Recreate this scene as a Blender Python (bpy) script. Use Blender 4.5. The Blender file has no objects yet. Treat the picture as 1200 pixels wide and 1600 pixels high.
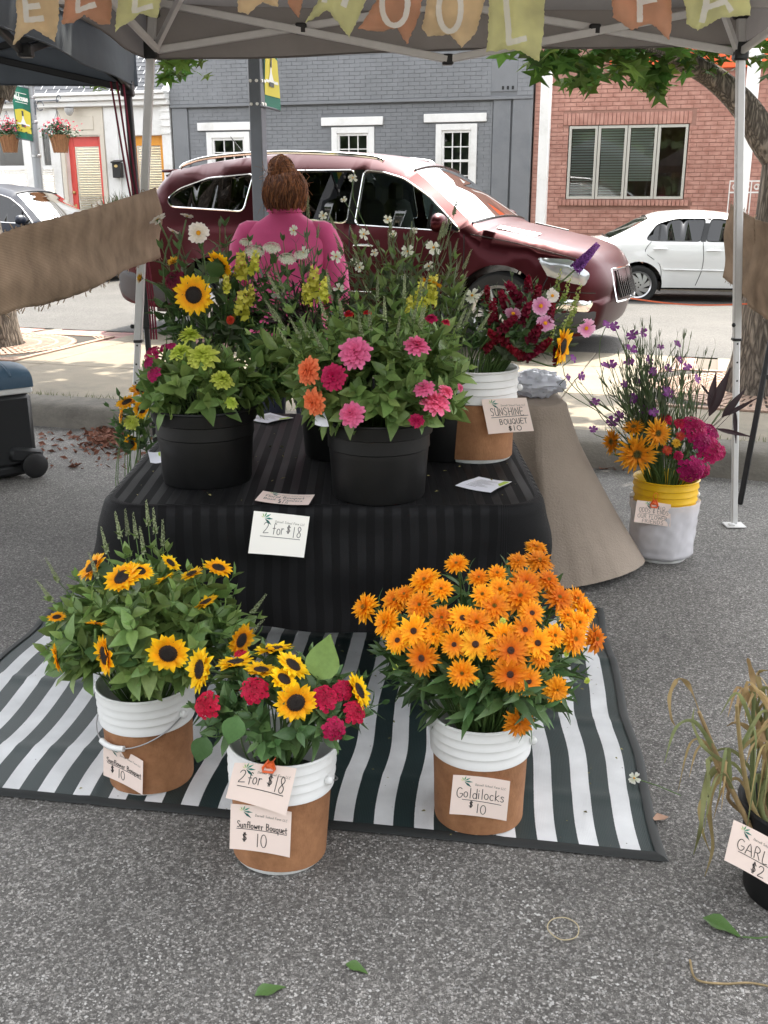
import bpy, bmesh, math, random
from mathutils import Vector, Matrix, geometry, noise
R = math.radians
V = Vector
rnd = random.Random(11)
PI = math.pi
scene = bpy.context.scene
col = scene.collection

# ------------------------------------------------------------------ camera, sky, sun, exposure
CAM_H, FPX = 1.63, 1600.0
PITCH = math.atan(500 / FPX)
SN, CS = math.sin(PITCH), math.cos(PITCH)
cam_data = bpy.data.cameras.new('camera')
cam_data.sensor_fit = 'VERTICAL'
cam_data.sensor_height = 24
cam_data.lens = 24 * FPX / 1600
cam_data.clip_start = 0.05
cam_data.clip_end = 600
cam = bpy.data.objects.new('camera', cam_data)
cam.location = (0, 0, CAM_H)
cam.rotation_euler = (PI / 2 - PITCH, 0, 0)
col.objects.link(cam)
scene.camera = cam

SUN_EL, SUN_AZ = R(60), R(-24)         # azimuth to the right of straight ahead
world = bpy.data.worlds.new('World')
scene.world = world
world.use_nodes = True
wn = world.node_tree
bg = wn.nodes['Background']
sky = wn.nodes.new('ShaderNodeTexSky')
sky.sky_type = 'NISHITA'
sky.sun_disc = False
sky.sun_elevation = SUN_EL
sky.sun_rotation = -SUN_AZ
sky.air_density = 1.0
sky.dust_density = 3.0
sky.ozone_density = 1.0
bw = wn.nodes.new('ShaderNodeHueSaturation')       # hazy, milky summer sky
bw.inputs['Saturation'].default_value = 0.14
wn.links.new(sky.outputs[0], bw.inputs['Color'])
wn.links.new(bw.outputs[0], bg.inputs[0])
bg.inputs[1].default_value = 0.15
sun_d = bpy.data.lights.new('sun', 'SUN')
sun_d.energy = 2.0
sun_d.angle = R(0.6)
sun_d.color = (1.0, 0.92, 0.78)
sun = bpy.data.objects.new('sun', sun_d)
sdir = V((-math.sin(SUN_AZ) * math.cos(SUN_EL), math.cos(SUN_AZ) * math.cos(SUN_EL), math.sin(SUN_EL)))
sun.rotation_euler = sdir.to_track_quat('Z', 'Y').to_euler()
col.objects.link(sun)
vs = scene.view_settings
vs.view_transform = 'Standard'
vs.look = 'None'
vs.gamma = 1
vs.use_curve_mapping = False
vs.exposure = 2.5
scene.cycles.max_bounces = 7
scene.cycles.transparent_max_bounces = 12
scene.cycles.use_denoising = True

# ------------------------------------------------------------------ measuring helpers
def ray(px, py):
    a, v = (px - 600) / FPX, (800 - py) / FPX
    return V((a, CS + v * SN, -SN + v * CS))
def P(px, py, z=0.0):
    d = ray(px, py)
    return V((0, 0, CAM_H)) + d * ((z - CAM_H) / d.z)
def Q(px, py, Y):
    d = ray(px, py)
    return V((0, 0, CAM_H)) + d * (Y / d.y)
def depth(p):
    return p.y * CS - (p.z - CAM_H) * SN
def mpp(p):                       # metres per photo pixel at a point
    return depth(p) / FPX

# ------------------------------------------------------------------ scene helpers
def tag(o, label=None, cat=None, group=None, kind=None):
    if label: o['label'] = label
    if cat: o['category'] = cat
    if group: o['group'] = group
    if kind: o['kind'] = kind
    return o
def empty(name, loc=(0, 0, 0), label=None, cat=None, group=None, rot=None, parent=None, kind=None):
    o = bpy.data.objects.new(name, None)
    o.empty_display_size = 0.05
    o.location = loc
    if rot is not None: o.rotation_euler = rot
    if parent: o.parent = parent
    col.objects.link(o)
    return tag(o, label, cat, group, kind)
def place(name, mesh, parent=None, mat4=None, **k):
    o = bpy.data.objects.new(name, mesh)
    if parent is not None: o.parent = parent
    if mat4 is not None: o.matrix_local = mat4
    col.objects.link(o)
    if k: tag(o, **k)
    return o
def frame(n, up=V((0, 0, 1)), loc=(0, 0, 0), s=1.0, roll=0.0):
    """matrix whose local Z points along n and local Y as near up as it can"""
    z = V(n).normalized()
    x = up.cross(z)
    if x.length < 1e-4: x = V((1, 0, 0))
    x.normalize()
    y = z.cross(x)
    m = Matrix((x, y, z)).transposed().to_4x4()
    if roll: m = m @ Matrix.Rotation(roll, 4, 'Z')
    sc = Matrix.Diagonal((s, s, s, 1)) if not hasattr(s, '__len__') else Matrix.Diagonal((*s, 1))
    return Matrix.Translation(V(loc)) @ m @ sc
def catmull(pts, k=6, closed=False):
    n = len(pts); out = []
    P_ = [V(p) for p in pts]
    rng = n if closed else n - 1
    for i in range(rng):
        p0 = P_[(i - 1) % n] if closed or i > 0 else P_[0]
        p1 = P_[i]; p2 = P_[(i + 1) % n]
        p3 = P_[(i + 2) % n] if closed or i + 2 < n else P_[-1]
        for j in range(k):
            t = j / k
            out.append(0.5 * ((2 * p1) + (p2 - p0) * t + (2 * p0 - 5 * p1 + 4 * p2 - p3) * t * t + (3 * p1 - p0 - 3 * p2 + p3) * t ** 3))
    if not closed: out.append(P_[-1])
    return out
def lerp(a, b, t): return a + (b - a) * t

class MB:
    """collects shapes; build() makes ONE mesh object"""
    def __init__(s): s.v = []; s.f = []; s.m = []; s.uv = None; s.cur = 0
    def add(s, vs, fs, m=None):
        b = len(s.v)
        s.v.extend([tuple(p) for p in vs])
        for f in fs:
            s.f.append(tuple(b + i for i in f)); s.m.append(s.cur if m is None else m)
        return s
    def box(s, c, d, rot=None, r=0.0, m=None):
        c = V(c); h = V(d) / 2
        if r <= 0:
            pts = [V((x, y, z)) for x in (-h.x, h.x) for y in (-h.y, h.y) for z in (-h.z, h.z)]
            fs = [(0, 1, 3, 2), (4, 6, 7, 5), (0, 4, 5, 1), (2, 3, 7, 6), (0, 2, 6, 4), (1, 5, 7, 3)]
        else:
            r = min(r, h.x * .9, h.y * .9, h.z * .9)
            pts = []; idx = {}
            for sx in (-1, 1):
                for sy in (-1, 1):
                    for sz in (-1, 1):
                        for a in range(3):
                            p = V((sx * (h.x - r), sy * (h.y - r), sz * (h.z - r)))
                            p[a] += (sx, sy, sz)[a] * r
                            idx[(sx, sy, sz, a)] = len(pts); pts.append(p)
            I = lambda x, y, z, a: idx[(x, y, z, a)]
            fs = []
            for a in range(3):
                o1, o2 = [(1, 2), (2, 0), (0, 1)][a]
                for sg in (-1, 1):
                    q = []
                    for (u, w) in ((-1, -1), (1, -1), (1, 1), (-1, 1)):
                        t = [0, 0, 0]; t[a] = sg; t[o1] = u; t[o2] = w
                        q.append(I(*t, a))
                    fs.append(tuple(q) if sg > 0 else tuple(reversed(q)))
            for a in range(3):          # edges along axis a
                o1, o2 = [(1, 2), (2, 0), (0, 1)][a]
                for u in (-1, 1):
                    for w in (-1, 1):
                        t0 = [0, 0, 0]; t0[a] = -1; t0[o1] = u; t0[o2] = w
                        t1 = list(t0); t1[a] = 1
                        q = [I(*t0, o1), I(*t1, o1), I(*t1, o2), I(*t0, o2)]
                        fs.append(tuple(q) if u * w < 0 else tuple(reversed(q)))
            for sx in (-1, 1):
                for sy in (-1, 1):
                    for sz in (-1, 1):
                        q = [I(sx, sy, sz, 0), I(sx, sy, sz, 1), I(sx, sy, sz, 2)]
                        fs.append(tuple(q) if sx * sy * sz > 0 else tuple(reversed(q)))
        if rot is not None:
            mr = rot if isinstance(rot, Matrix) else Matrix.Rotation(rot, 3, 'Z')
            pts = [mr @ p for p in pts]
        return s.add([p + c for p in pts], fs, m)
    def bar(s, a, b, w, h=None, up=V((0, 0, 1)), r=0.0, m=None):
        a, b = V(a), V(b); h = h or w
        z = (b - a); L = z.length; z.normalize()
        x = up.cross(z)
        if x.length < 1e-3: x = V((1, 0, 0)).cross(z)
        x.normalize(); y = z.cross(x)
        return s.box((a + b) / 2, (w, h, L), Matrix((x, y, z)).transposed(), r, m)
    def tube(s, pts, rad, n=6, cap=True, m=None, flat=1.0):
        pts = [V(p) for p in pts]
        if not hasattr(rad, '__len__'): rad = [rad] * len(pts)
        rings = []; prev = None
        for i, p in enumerate(pts):
            t = (pts[min(i + 1, len(pts) - 1)] - pts[max(i - 1, 0)])
            if t.length < 1e-9: t = V((0, 0, 1))
            t.normalize()
            if prev is None:
                x = t.orthogonal().normalized()
            else:
                x = prev - t * prev.dot(t)
                x = x.normalized() if x.length > 1e-6 else t.orthogonal().normalized()
            prev = x; y = t.cross(x)
            rings.append([p + (x * math.cos(2 * PI * k / n) + y * math.sin(2 * PI * k / n) * flat) * rad[i] for k in range(n)])
        vs = [q for r_ in rings for q in r_]; fs = []
        for i in range(len(rings) - 1):
            for k in range(n):
                fs.append((i * n + k, i * n + (k + 1) % n, (i + 1) * n + (k + 1) % n, (i + 1) * n + k))
        if cap:
            fs.append(tuple(reversed(range(n)))); b = (len(rings) - 1) * n
            fs.append(tuple(b + k for k in range(n)))
        return s.add(vs, fs, m)
    def lathe(s, prof, n=32, c=(0, 0, 0), axis='Z', m=None, wob=None, a0=0, a1=2 * PI):
        c = V(c); full = abs(a1 - a0 - 2 * PI) < 1e-6
        k_ = n if full else n + 1
        vs = []
        for (r, z) in prof:
            for k in range(k_):
                a = a0 + (a1 - a0) * k / n
                rr = r * (wob(a, z) if wob else 1)
                p = V((rr * math.cos(a), rr * math.sin(a), z))
                if axis == 'Y': p = V((p.x, p.z, p.y))
                elif axis == 'X': p = V((p.z, p.x, p.y))
                vs.append(c + p)
        fs = []
        for i in range(len(prof) - 1):
            for k in range(n):
                q = (k + 1) % k_
                f = (i * k_ + k, i * k_ + q, (i + 1) * k_ + q, (i + 1) * k_ + k)
                fs.append(f if axis != 'Y' else tuple(reversed(f)))
        return s.add(vs, fs, m)
    def grid(s, fn, nu, nv, m=None, flip=False):
        vs = [fn(i / nu, j / nv) for j in range(nv + 1) for i in range(nu + 1)]
        w = nu + 1
        fs = [(j * w + i, j * w + i + 1, (j + 1) * w + i + 1, (j + 1) * w + i) for j in range(nv) for i in range(nu)]
        if flip: fs = [tuple(reversed(f)) for f in fs]
        return s.add(vs, fs, m)
    def poly(s, pts, m=None): return s.add(pts, [tuple(range(len(pts)))], m)
    def prism(s, pts, d, m=None):
        pts = [V(p) for p in pts]; n = len(pts); d = V(d)
        fs = [tuple(range(n)), tuple(reversed(range(n, 2 * n)))]
        fs = [tuple(reversed(fs[0])), tuple(reversed(fs[1]))]
        for i in range(n):
            j = (i + 1) % n
            fs.append((i, j, n + j, n + i))
        return s.add(pts + [p + d for p in pts], fs, m)
    def ball(s, c, r, nu=12, nv=8, m=None):
        c = V(c); r = V((r, r, r)) if not hasattr(r, '__len__') else V(r)
        vs = [c + V((0, 0, -r.z))]
        for j in range(1, nv):
            t = -PI / 2 + PI * j / nv
            for i in range(nu):
                a = 2 * PI * i / nu
                vs.append(c + V((r.x * math.cos(t) * math.cos(a), r.y * math.cos(t) * math.sin(a), r.z * math.sin(t))))
        vs.append(c + V((0, 0, r.z)))
        fs = [(0, 1 + (i + 1) % nu, 1 + i) for i in range(nu)]
        for j in range(nv - 2):
            for i in range(nu):
                a = 1 + j * nu
                fs.append((a + i, a + (i + 1) % nu, a + nu + (i + 1) % nu, a + nu + i))
        b = 1 + (nv - 2) * nu
        fs += [(b + i, b + (i + 1) % nu, len(vs) - 1) for i in range(nu)]
        return s.add(vs, fs, m)
    def xf(s, m4, start=0):
        s.v[start:] = [tuple(m4 @ V(p)) for p in s.v[start:]]
        return s
    def mesh(s, name, mats, smooth=40):
        me = bpy.data.meshes.new(name)
        me.from_pydata(s.v, [], s.f)
        if not hasattr(mats, '__len__'): mats = [mats]
        for mt in mats: me.materials.append(mt)
        if len(mats) > 1: me.polygons.foreach_set('material_index', s.m)
        if smooth:
            me.polygons.foreach_set('use_smooth', [True] * len(me.polygons))
            if smooth < 180: me.set_sharp_from_angle(angle=R(smooth))
        me.update()
        return me
    def build(s, name, mats, parent=None, smooth=40, mat4=None, **k):
        return place(name, s.mesh(name, mats, smooth), parent, mat4, **k)

# ------------------------------------------------------------------ materials
def lin(r, g, b):
    f = lambda c: (c / 12.92 if c <= .04045 else ((c + .055) / 1.055) ** 2.4)
    return (f(r / 255), f(g / 255), f(b / 255))
_mats = {}
def node(nt, t, **k):
    n = nt.nodes.new(t)
    for a, b in k.items():
        if hasattr(n, a): setattr(n, a, b)
        else: n.inputs[a].default_value = b
    return n
def M(name, c=None, rough=.6, metal=0., spec=.5, var=.0, vs=8., bump=0., bs=60., rand=0., hue=0., coat=0., lucent=0., sheen=0., alpha=1., dirt=None, ds=3., uvs=False):
    if name in _mats: return _mats[name]
    mt = bpy.data.materials.new(name); mt.use_nodes = True
    nt = mt.node_tree; L = nt.links.new
    b = nt.nodes['Principled BSDF']
    b.inputs['Base Color'].default_value = (*c, 1)
    b.inputs['Roughness'].default_value = rough
    b.inputs['Metallic'].default_value = metal
    b.inputs['Specular IOR Level'].default_value = spec
    if coat: b.inputs['Coat Weight'].default_value = coat; b.inputs['Coat Roughness'].default_value = .03
    if sheen: b.inputs['Sheen Weight'].default_value = sheen
    tc = node(nt, 'ShaderNodeTexCoord'); src = tc.outputs['UV' if uvs else 'Object']
    cur = None
    if var or dirt:
        nz = node(nt, 'ShaderNodeTexNoise'); nz.inputs['Scale'].default_value = vs; nz.inputs['Detail'].default_value = 6; nz.inputs['Roughness'].default_value = .65
        L(src, nz.inputs['Vector'])
        mr = node(nt, 'ShaderNodeMapRange'); mr.inputs['From Min'].default_value = .3; mr.inputs['From Max'].default_value = .7
        mr.inputs['To Min'].default_value = 1 - var; mr.inputs['To Max'].default_value = 1 + var
        L(nz.outputs['Fac'], mr.inputs['Value'])
        mx = node(nt, 'ShaderNodeMix', data_type='RGBA', blend_type='MULTIPLY'); mx.inputs[0].default_value = 1
        mx.inputs[6].default_value = (*c, 1)
        L(mr.outputs[0], mx.inputs[7]); cur = mx.outputs[2]
        if dirt:
            n2 = node(nt, 'ShaderNodeTexNoise'); n2.inputs['Scale'].default_value = ds; n2.inputs['Detail'].default_value = 8; n2.inputs['Roughness'].default_value = .7
            L(src, n2.inputs['Vector'])
            m2 = node(nt, 'ShaderNodeMapRange'); m2.inputs['From Min'].default_value = .52; m2.inputs['From Max'].default_value = .72
            m2.inputs['To Max'].default_value = .8
            L(n2.outputs['Fac'], m2.inputs['Value'])
            m3 = node(nt, 'ShaderNodeMix', data_type='RGBA'); m3.inputs[7].default_value = (*dirt, 1)
            L(m2.outputs[0], m3.inputs[0]); L(cur, m3.inputs[6]); cur = m3.outputs[2]
    if rand or hue:
        oi = node(nt, 'ShaderNodeObjectInfo')
        hs = node(nt, 'ShaderNodeHueSaturation')
        if cur: L(cur, hs.inputs['Color'])
        else: hs.inputs['Color'].default_value = (*c, 1)
        m1 = node(nt, 'ShaderNodeMapRange'); m1.inputs['To Min'].default_value = 1 - rand; m1.inputs['To Max'].default_value = 1 + rand
        L(oi.outputs['Random'], m1.inputs['Value']); L(m1.outputs[0], hs.inputs['Value'])
        if hue:
            wn_ = node(nt, 'ShaderNodeTexWhiteNoise', noise_dimensions='1D'); L(oi.outputs['Random'], wn_.inputs['W'])
            m4 = node(nt, 'ShaderNodeMapRange'); m4.inputs['To Min'].default_value = .5 - hue; m4.inputs['To Max'].default_value = .5 + hue
            L(wn_.outputs['Value'], m4.inputs['Value']); L(m4.outputs[0], hs.inputs['Hue'])
        cur = hs.outputs['Color']
    if cur: L(cur, b.inputs['Base Color'])
    if bump:
        n3 = node(nt, 'ShaderNodeTexNoise'); n3.inputs['Scale'].default_value = bs; n3.inputs['Detail'].default_value = 5
        L(src, n3.inputs['Vector'])
        bp = node(nt, 'ShaderNodeBump'); bp.inputs['Strength'].default_value = bump; bp.inputs['Distance'].default_value = .01
        L(n3.outputs['Fac'], bp.inputs['Height']); L(bp.outputs[0], b.inputs['Normal'])
    if lucent:
        tr = node(nt, 'ShaderNodeBsdfTranslucent')
        if cur: L(cur, tr.inputs['Color'])
        else: tr.inputs['Color'].default_value = (*c, 1)
        ms = node(nt, 'ShaderNodeMixShader'); ms.inputs[0].default_value = lucent
        L(b.outputs[0], ms.inputs[1]); L(tr.outputs[0], ms.inputs[2])
        L(ms.outputs[0], nt.nodes['Material Output'].inputs[0])
    _mats[name] = mt
    return mt
def glass_mat(name, tint, see, rough=.02):
    """window glass: a tinted see-through sheet with a mirror-like surface"""
    if name in _mats: return _mats[name]
    mt = bpy.data.materials.new(name); mt.use_nodes = True
    nt = mt.node_tree; L = nt.links.new
    for n in list(nt.nodes):
        if n.type == 'BSDF_PRINCIPLED': nt.nodes.remove(n)
    tr = node(nt, 'ShaderNodeBsdfTransparent'); tr.inputs[0].default_value = (tint[0] * see, tint[1] * see, tint[2] * see, 1)
    gl = node(nt, 'ShaderNodeBsdfGlossy'); gl.inputs['Roughness'].default_value = rough; gl.inputs[0].default_value = (1, 1, 1, 1)
    fr = node(nt, 'ShaderNodeFresnel'); fr.inputs[0].default_value = 1.75
    ms = node(nt, 'ShaderNodeMixShader')
    L(fr.outputs[0], ms.inputs[0]); L(tr.outputs[0], ms.inputs[1]); L(gl.outputs[0], ms.inputs[2])
    L(ms.outputs[0], nt.nodes['Material Output'].inputs[0])
    _mats[name] = mt
    return mt

def asphalt_mat(name, lo, hi, cell, bright):
    mt = bpy.data.materials.new(name); mt.use_nodes = True
    nt = mt.node_tree; L = nt.links.new; b = nt.nodes['Principled BSDF']
    tc = node(nt, 'ShaderNodeTexCoord')
    nz = node(nt, 'ShaderNodeTexNoise'); nz.inputs['Scale'].default_value = cell * 1.3
    L(tc.outputs['Object'], nz.inputs['Vector'])
    ad = node(nt, 'ShaderNodeMix', data_type='RGBA', blend_type='LINEAR_LIGHT'); ad.inputs[0].default_value = .006
    L(tc.outputs['Object'], ad.inputs[6]); L(nz.outputs['Color'], ad.inputs[7])
    vo = node(nt, 'ShaderNodeTexVoronoi'); vo.inputs['Scale'].default_value = cell
    L(ad.outputs[2], vo.inputs['Vector'])
    sp = node(nt, 'ShaderNodeSeparateColor'); L(vo.outputs['Color'], sp.inputs[0])
    rp = node(nt, 'ShaderNodeValToRGB'); e = rp.color_ramp.elements
    e[0].position = .0; e[0].color = (*lo, 1)
    e[1].position = 1.; e[1].color = (*bright, 1)
    for pos, f in ((.45, .28), (.7, .6), (.9, 1.0)):
        q = e.new(pos); q.color = (*[lerp(lo[i], hi[i], f) for i in range(3)], 1)
    L(sp.outputs[0], rp.inputs[0])
    # darker binder between the stones
    ed = node(nt, 'ShaderNodeTexVoronoi', feature='DISTANCE_TO_EDGE'); ed.inputs['Scale'].default_value = cell
    L(ad.outputs[2], ed.inputs['Vector'])
    mr = node(nt, 'ShaderNodeMapRange'); mr.inputs['From Max'].default_value = .12; mr.inputs['To Min'].default_value = .3
    L(ed.outputs['Distance'], mr.inputs['Value'])
    mx = node(nt, 'ShaderNodeMix', data_type='RGBA', blend_type='MULTIPLY'); mx.inputs[0].default_value = 1
    L(rp.outputs[0], mx.inputs[6]); L(mr.outputs[0], mx.inputs[7])
    # broad stains and wear
    n2 = node(nt, 'ShaderNodeTexNoise'); n2.inputs['Scale'].default_value = 1.1; n2.inputs['Detail'].default_value = 7
    L(tc.outputs['Object'], n2.inputs['Vector'])
    m2 = node(nt, 'ShaderNodeMapRange'); m2.inputs['From Min'].default_value = .3; m2.inputs['From Max'].default_value = .7; m2.inputs['To Min'].default_value = .7; m2.inputs['To Max'].default_value = 1.25
    L(n2.outputs['Fac'], m2.inputs['Value'])
    mx2 = node(nt, 'ShaderNodeMix', data_type='RGBA', blend_type='MULTIPLY'); mx2.inputs[0].default_value = 1
    L(mx.outputs[2], mx2.inputs[6]); L(m2.outputs[0], mx2.inputs[7])
    n4 = node(nt, 'ShaderNodeTexNoise'); n4.inputs['Scale'].default_value = 2.6; n4.inputs['Detail'].default_value = 9; n4.inputs['Roughness'].default_value = .75; L(tc.outputs['Object'], n4.inputs['Vector'])
    m6 = node(nt, 'ShaderNodeMapRange'); m6.inputs['From Min'].default_value = .56; m6.inputs['From Max'].default_value = .7; m6.inputs['To Min'].default_value = 1; m6.inputs['To Max'].default_value = .6; L(n4.outputs['Fac'], m6.inputs['Value'])
    mx3 = node(nt, 'ShaderNodeMix', data_type='RGBA', blend_type='MULTIPLY'); mx3.inputs[0].default_value = 1; L(mx2.outputs[2], mx3.inputs[6]); L(m6.outputs[0], mx3.inputs[7]); mx2 = mx3
    L(mx2.outputs[2], b.inputs['Base Color'])
    b.inputs['Roughness'].default_value = .75
    ht = node(nt, 'ShaderNodeMath', operation='MULTIPLY'); L(mr.outputs[0], ht.inputs[0]); L(sp.outputs[1], ht.inputs[1])
    bp = node(nt, 'ShaderNodeBump'); bp.inputs['Strength'].default_value = .8; bp.inputs['Distance'].default_value = .004
    L(ht.outputs[0], bp.inputs['Height']); L(bp.outputs[0], b.inputs['Normal'])
    return mt

def weave_mat(name, c1, c2, scale, lucent=0.0, rough=.9, bump=.4, var=.15):
    """coarse woven cloth: crossing threads from two wave bands"""
    mt = bpy.data.materials.new(name); mt.use_nodes = True
    nt = mt.node_tree; L = nt.links.new; b = nt.nodes['Principled BSDF']
    tc = node(nt, 'ShaderNodeTexCoord')
    w = []
    for d in 'XY':
        q = node(nt, 'ShaderNodeTexWave', bands_direction=d); q.inputs['Scale'].default_value = scale; q.inputs['Distortion'].default_value = 1.2; q.inputs['Detail'].default_value = 1; q.inputs['Detail Scale'].default_value = 1.5
        L(tc.outputs['UV'], q.inputs['Vector']); w.append(q)
    mn = node(nt, 'ShaderNodeMath', operation='MULTIPLY'); L(w[0].outputs['Fac'], mn.inputs[0]); L(w[1].outputs['Fac'], mn.inputs[1])
    nz = node(nt, 'ShaderNodeTexNoise'); nz.inputs['Scale'].default_value = 9; nz.inputs['Detail'].default_value = 8
    L(tc.outputs['UV'], nz.inputs['Vector'])
    mx = node(nt, 'ShaderNodeMix', data_type='RGBA'); mx.inputs[6].default_value = (*c1, 1); mx.inputs[7].default_value = (*c2, 1)
    L(mn.outputs[0], mx.inputs[0])
    mr = node(nt, 'ShaderNodeMapRange'); mr.inputs['From Min'].default_value = .3; mr.inputs['From Max'].default_value = .7; mr.inputs['To Min'].default_value = 1 - var; mr.inputs['To Max'].default_value = 1 + var
    L(nz.outputs['Fac'], mr.inputs['Value'])
    m2 = node(nt, 'ShaderNodeMix', data_type='RGBA', blend_type='MULTIPLY'); m2.inputs[0].default_value = 1
    L(mx.outputs[2], m2.inputs[6]); L(mr.outputs[0], m2.inputs[7])
    L(m2.outputs[2], b.inputs['Base Color']); b.inputs['Roughness'].default_value = rough; b.inputs['Specular IOR Level'].default_value = .15
    bp = node(nt, 'ShaderNodeBump'); bp.inputs['Strength'].default_value = bump; bp.inputs['Distance'].default_value = .003
    L(mn.outputs[0], bp.inputs['Height']); L(bp.outputs[0], b.inputs['Normal'])
    if lucent:
        tr = node(nt, 'ShaderNodeBsdfTranslucent'); L(m2.outputs[2], tr.inputs['Color'])
        ms = node(nt, 'ShaderNodeMixShader'); ms.inputs[0].default_value = lucent
        L(b.outputs[0], ms.inputs[1]); L(tr.outputs[0], ms.inputs[2]); L(ms.outputs[0], nt.nodes['Material Output'].inputs[0])
    _mats[name] = mt
    return mt
def set_uv(o, fn):
    """UV from a function of the vertex index and position"""
    me = o.data if hasattr(o, 'data') else o
    lay = me.uv_layers.new(name='uv')
    co = me.vertices
    vi = [0] * len(me.loops); me.loops.foreach_get('vertex_index', vi)
    cache = [fn(i, co[i].co) for i in range(len(co))]
    flat = []
    for i in vi: flat.extend(cache[i])
    lay.data.foreach_set('uv', flat)

WHITE = M('white_paint', (.78, .77, .75), .5, var=.06, vs=3, dirt=(.5, .48, .44), ds=1.5)
BLACKP = M('black_plastic', (.012, .012, .013), .45, var=.2, vs=12)
CHROME = M('chrome', (.8, .8, .8), .12, metal=1)
STEEL = M('steel_wire', (.45, .45, .46), .35, metal=1)
# ------------------------------------------------------------------ the street frame: s along the kerb, w away from it
SA, SB = P(38, 616, .15), P(1200, 693, .15)
SU = (SB - SA); SU.z = 0; SU.normalize()
SW = V((-SU.y, SU.x, 0))
SROT = math.atan2(SU.y, SU.x)
S0 = V((SA.x, SA.y, 0))
def S(s, w, z=0): return S0 + SU * s + SW * w + V((0, 0, z))
def SMX(s=0, w=0, z=0): return Matrix.Translation(S(s, w, z)) @ Matrix.Rotation(SROT, 4, 'Z')
def fac(px, py, w=13.2):
    d = ray(px, py); t = (w + S0.dot(SW)) / d.dot(SW)
    p = V((0, 0, CAM_H)) + d * t
    return ((p - S0).dot(SU), p.z)

# ------------------------------------------------------------------ ground
ASPH = asphalt_mat('asphalt_coarse', (.085, .079, .072), (.3, .286, .266), 172, (.43, .41, .385))
ROADM = asphalt_mat('asphalt_road', (.045, .042, .038), (.068, .064, .058), 60, (.082, .077, .07))
CONC = M('concrete', (.205, .175, .13), .85, var=.14, vs=3, bump=.25, bs=90, dirt=(.12, .107, .085), ds=1.1)
KERBM = M('kerb_concrete', (.135, .122, .102), .9, var=.25, vs=5, bump=.5, bs=60, dirt=(.07, .063, .055), ds=2.2)
b = MB(); b.grid(lambda u, v: ((u - .5) * 500, (v - .5) * 500, 0), 4, 4)
ground = b.build('ground', ASPH, smooth=0, kind='structure', label='coarse grey asphalt of the market lot')
b = MB()
prof = [(-.36, -.02), (-.345, .03), (-.33, .09), (-.3, .135), (-.25, .155), (-.15, .16), (-.012, .162), (-.01, .0)]
for k in range(-6, 9):
    a, e = k * 2.9 + .004, (k + 1) * 2.9 - .004
    def fn(u, v):
        i = v * (len(prof) - 1); i0 = min(int(i), len(prof) - 2); q = i - i0
        s = lerp(a, e, u); n = noise.noise(V((s * 1.7, i, k))) * .008
        return (s, lerp(prof[i0][0], prof[i0 + 1][0], q) + n, lerp(prof[i0][1], prof[i0 + 1][1], q) + n * .6)
    b.grid(fn, 24, len(prof) - 1)
kerb = b.build('kerb', KERBM, mat4=SMX(), smooth=60, kind='structure')
b = MB(); b.box((4, 1.73, .05), (50, 3.46, .18))
sidewalk = b.build('sidewalk', M('joint_dirt', (.12, .1, .08), .95), mat4=SMX(), smooth=0, kind='structure')
holes = [(-1.9 - .85, -1.9 + .85, 1.3, 3.0), (5.38 - .85, 5.38 + .85, .95, 2.65)]
w_edges = [.0, 1.28, 2.62, 3.46]
slab_meshes = {}
def slab(s0, s1, w0, w1):
    g = .007
    key = (round(s1 - s0, 3), round(w1 - w0, 3))
    if key not in slab_meshes:
        m_ = MB(); m_.box((0, 0, 0), (s1 - s0 - g, w1 - w0 - g, .02), r=.006); slab_meshes[key] = m_.mesh('slab', CONC)
    place('slab', slab_meshes[key], sidewalk, Matrix.Translation(((s0 + s1) / 2, (w0 + w1) / 2, .143 + rnd.uniform(-.0015, .0015))) @ Matrix.Rotation(rnd.uniform(-.002, .002), 4, 'X'))
brick_panels = [(-4.6, -2.1, 2.62, 3.46), (4.69, 5.06, 2.62, 3.46), (-.2, 1.1, 2.62, 3.46), (-2.0, -1.0, 2.62, 3.46), (7.5, 8.5, 2.62, 3.46)]
for j in range(3):
    w0, w1 = w_edges[j], w_edges[j + 1]
    cuts = sorted({-10.0, 11.0} | {x for p in brick_panels if j == 2 for x in (p[0], p[1])} | set([-8.4, -6.9, -5.3, -3.9, -2.4 - .15 * j, -.75, .85, 2.45, 3.95, 6.4, 7.5, 9.2]))
    cuts = [c for i, c in enumerate(cuts) if i == 0 or c - cuts[i - 1] > .05]
    for a, e in zip(cuts, cuts[1:]):
        if j == 2 and any(a >= p[0] - .06 and e <= p[1] + .06 for p in brick_panels): continue
        slab(a, e, w0, w1)
PAVB = M('paver_brick', (.3, .17, .15), .85, var=.2, vs=20, rand=.25, hue=.02)
m_ = MB(); m_.box((0, 0, 0), (.196, .096, .02), r=.004); pav = m_.mesh('brick', PAVB)
for (a, e, w0, w1) in brick_panels[:4]:
    nx, ny = int((e - a) / .2), int((w1 - w0) / .1)
    for i in range(nx):
        for k in range(ny):
            if len([1]) and rnd.random() < 2:
                place('brick', pav, sidewalk, Matrix.Translation((a + .1 + i * .2 + (.0), w0 + .05 + k * .1, .141 + rnd.uniform(-.002, .002))) @ Matrix.Rotation(rnd.uniform(-.01, .01), 4, 'Z'))
b = MB(); b.grid(lambda u, v: (lerp(-60, 60, u), lerp(3.47, 11.3, v), .151 - .07 * v + .02 * math.sin(v * PI)), 4, 12)
road = b.build('road', ROADM, mat4=SMX(), kind='structure')
b = MB(); b.box((0, 12.4, .15), (80, 2.2, .3), r=.02)
far_pave = b.build('far_pavement', CONC, mat4=SMX(), smooth=0, kind='structure')

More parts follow.
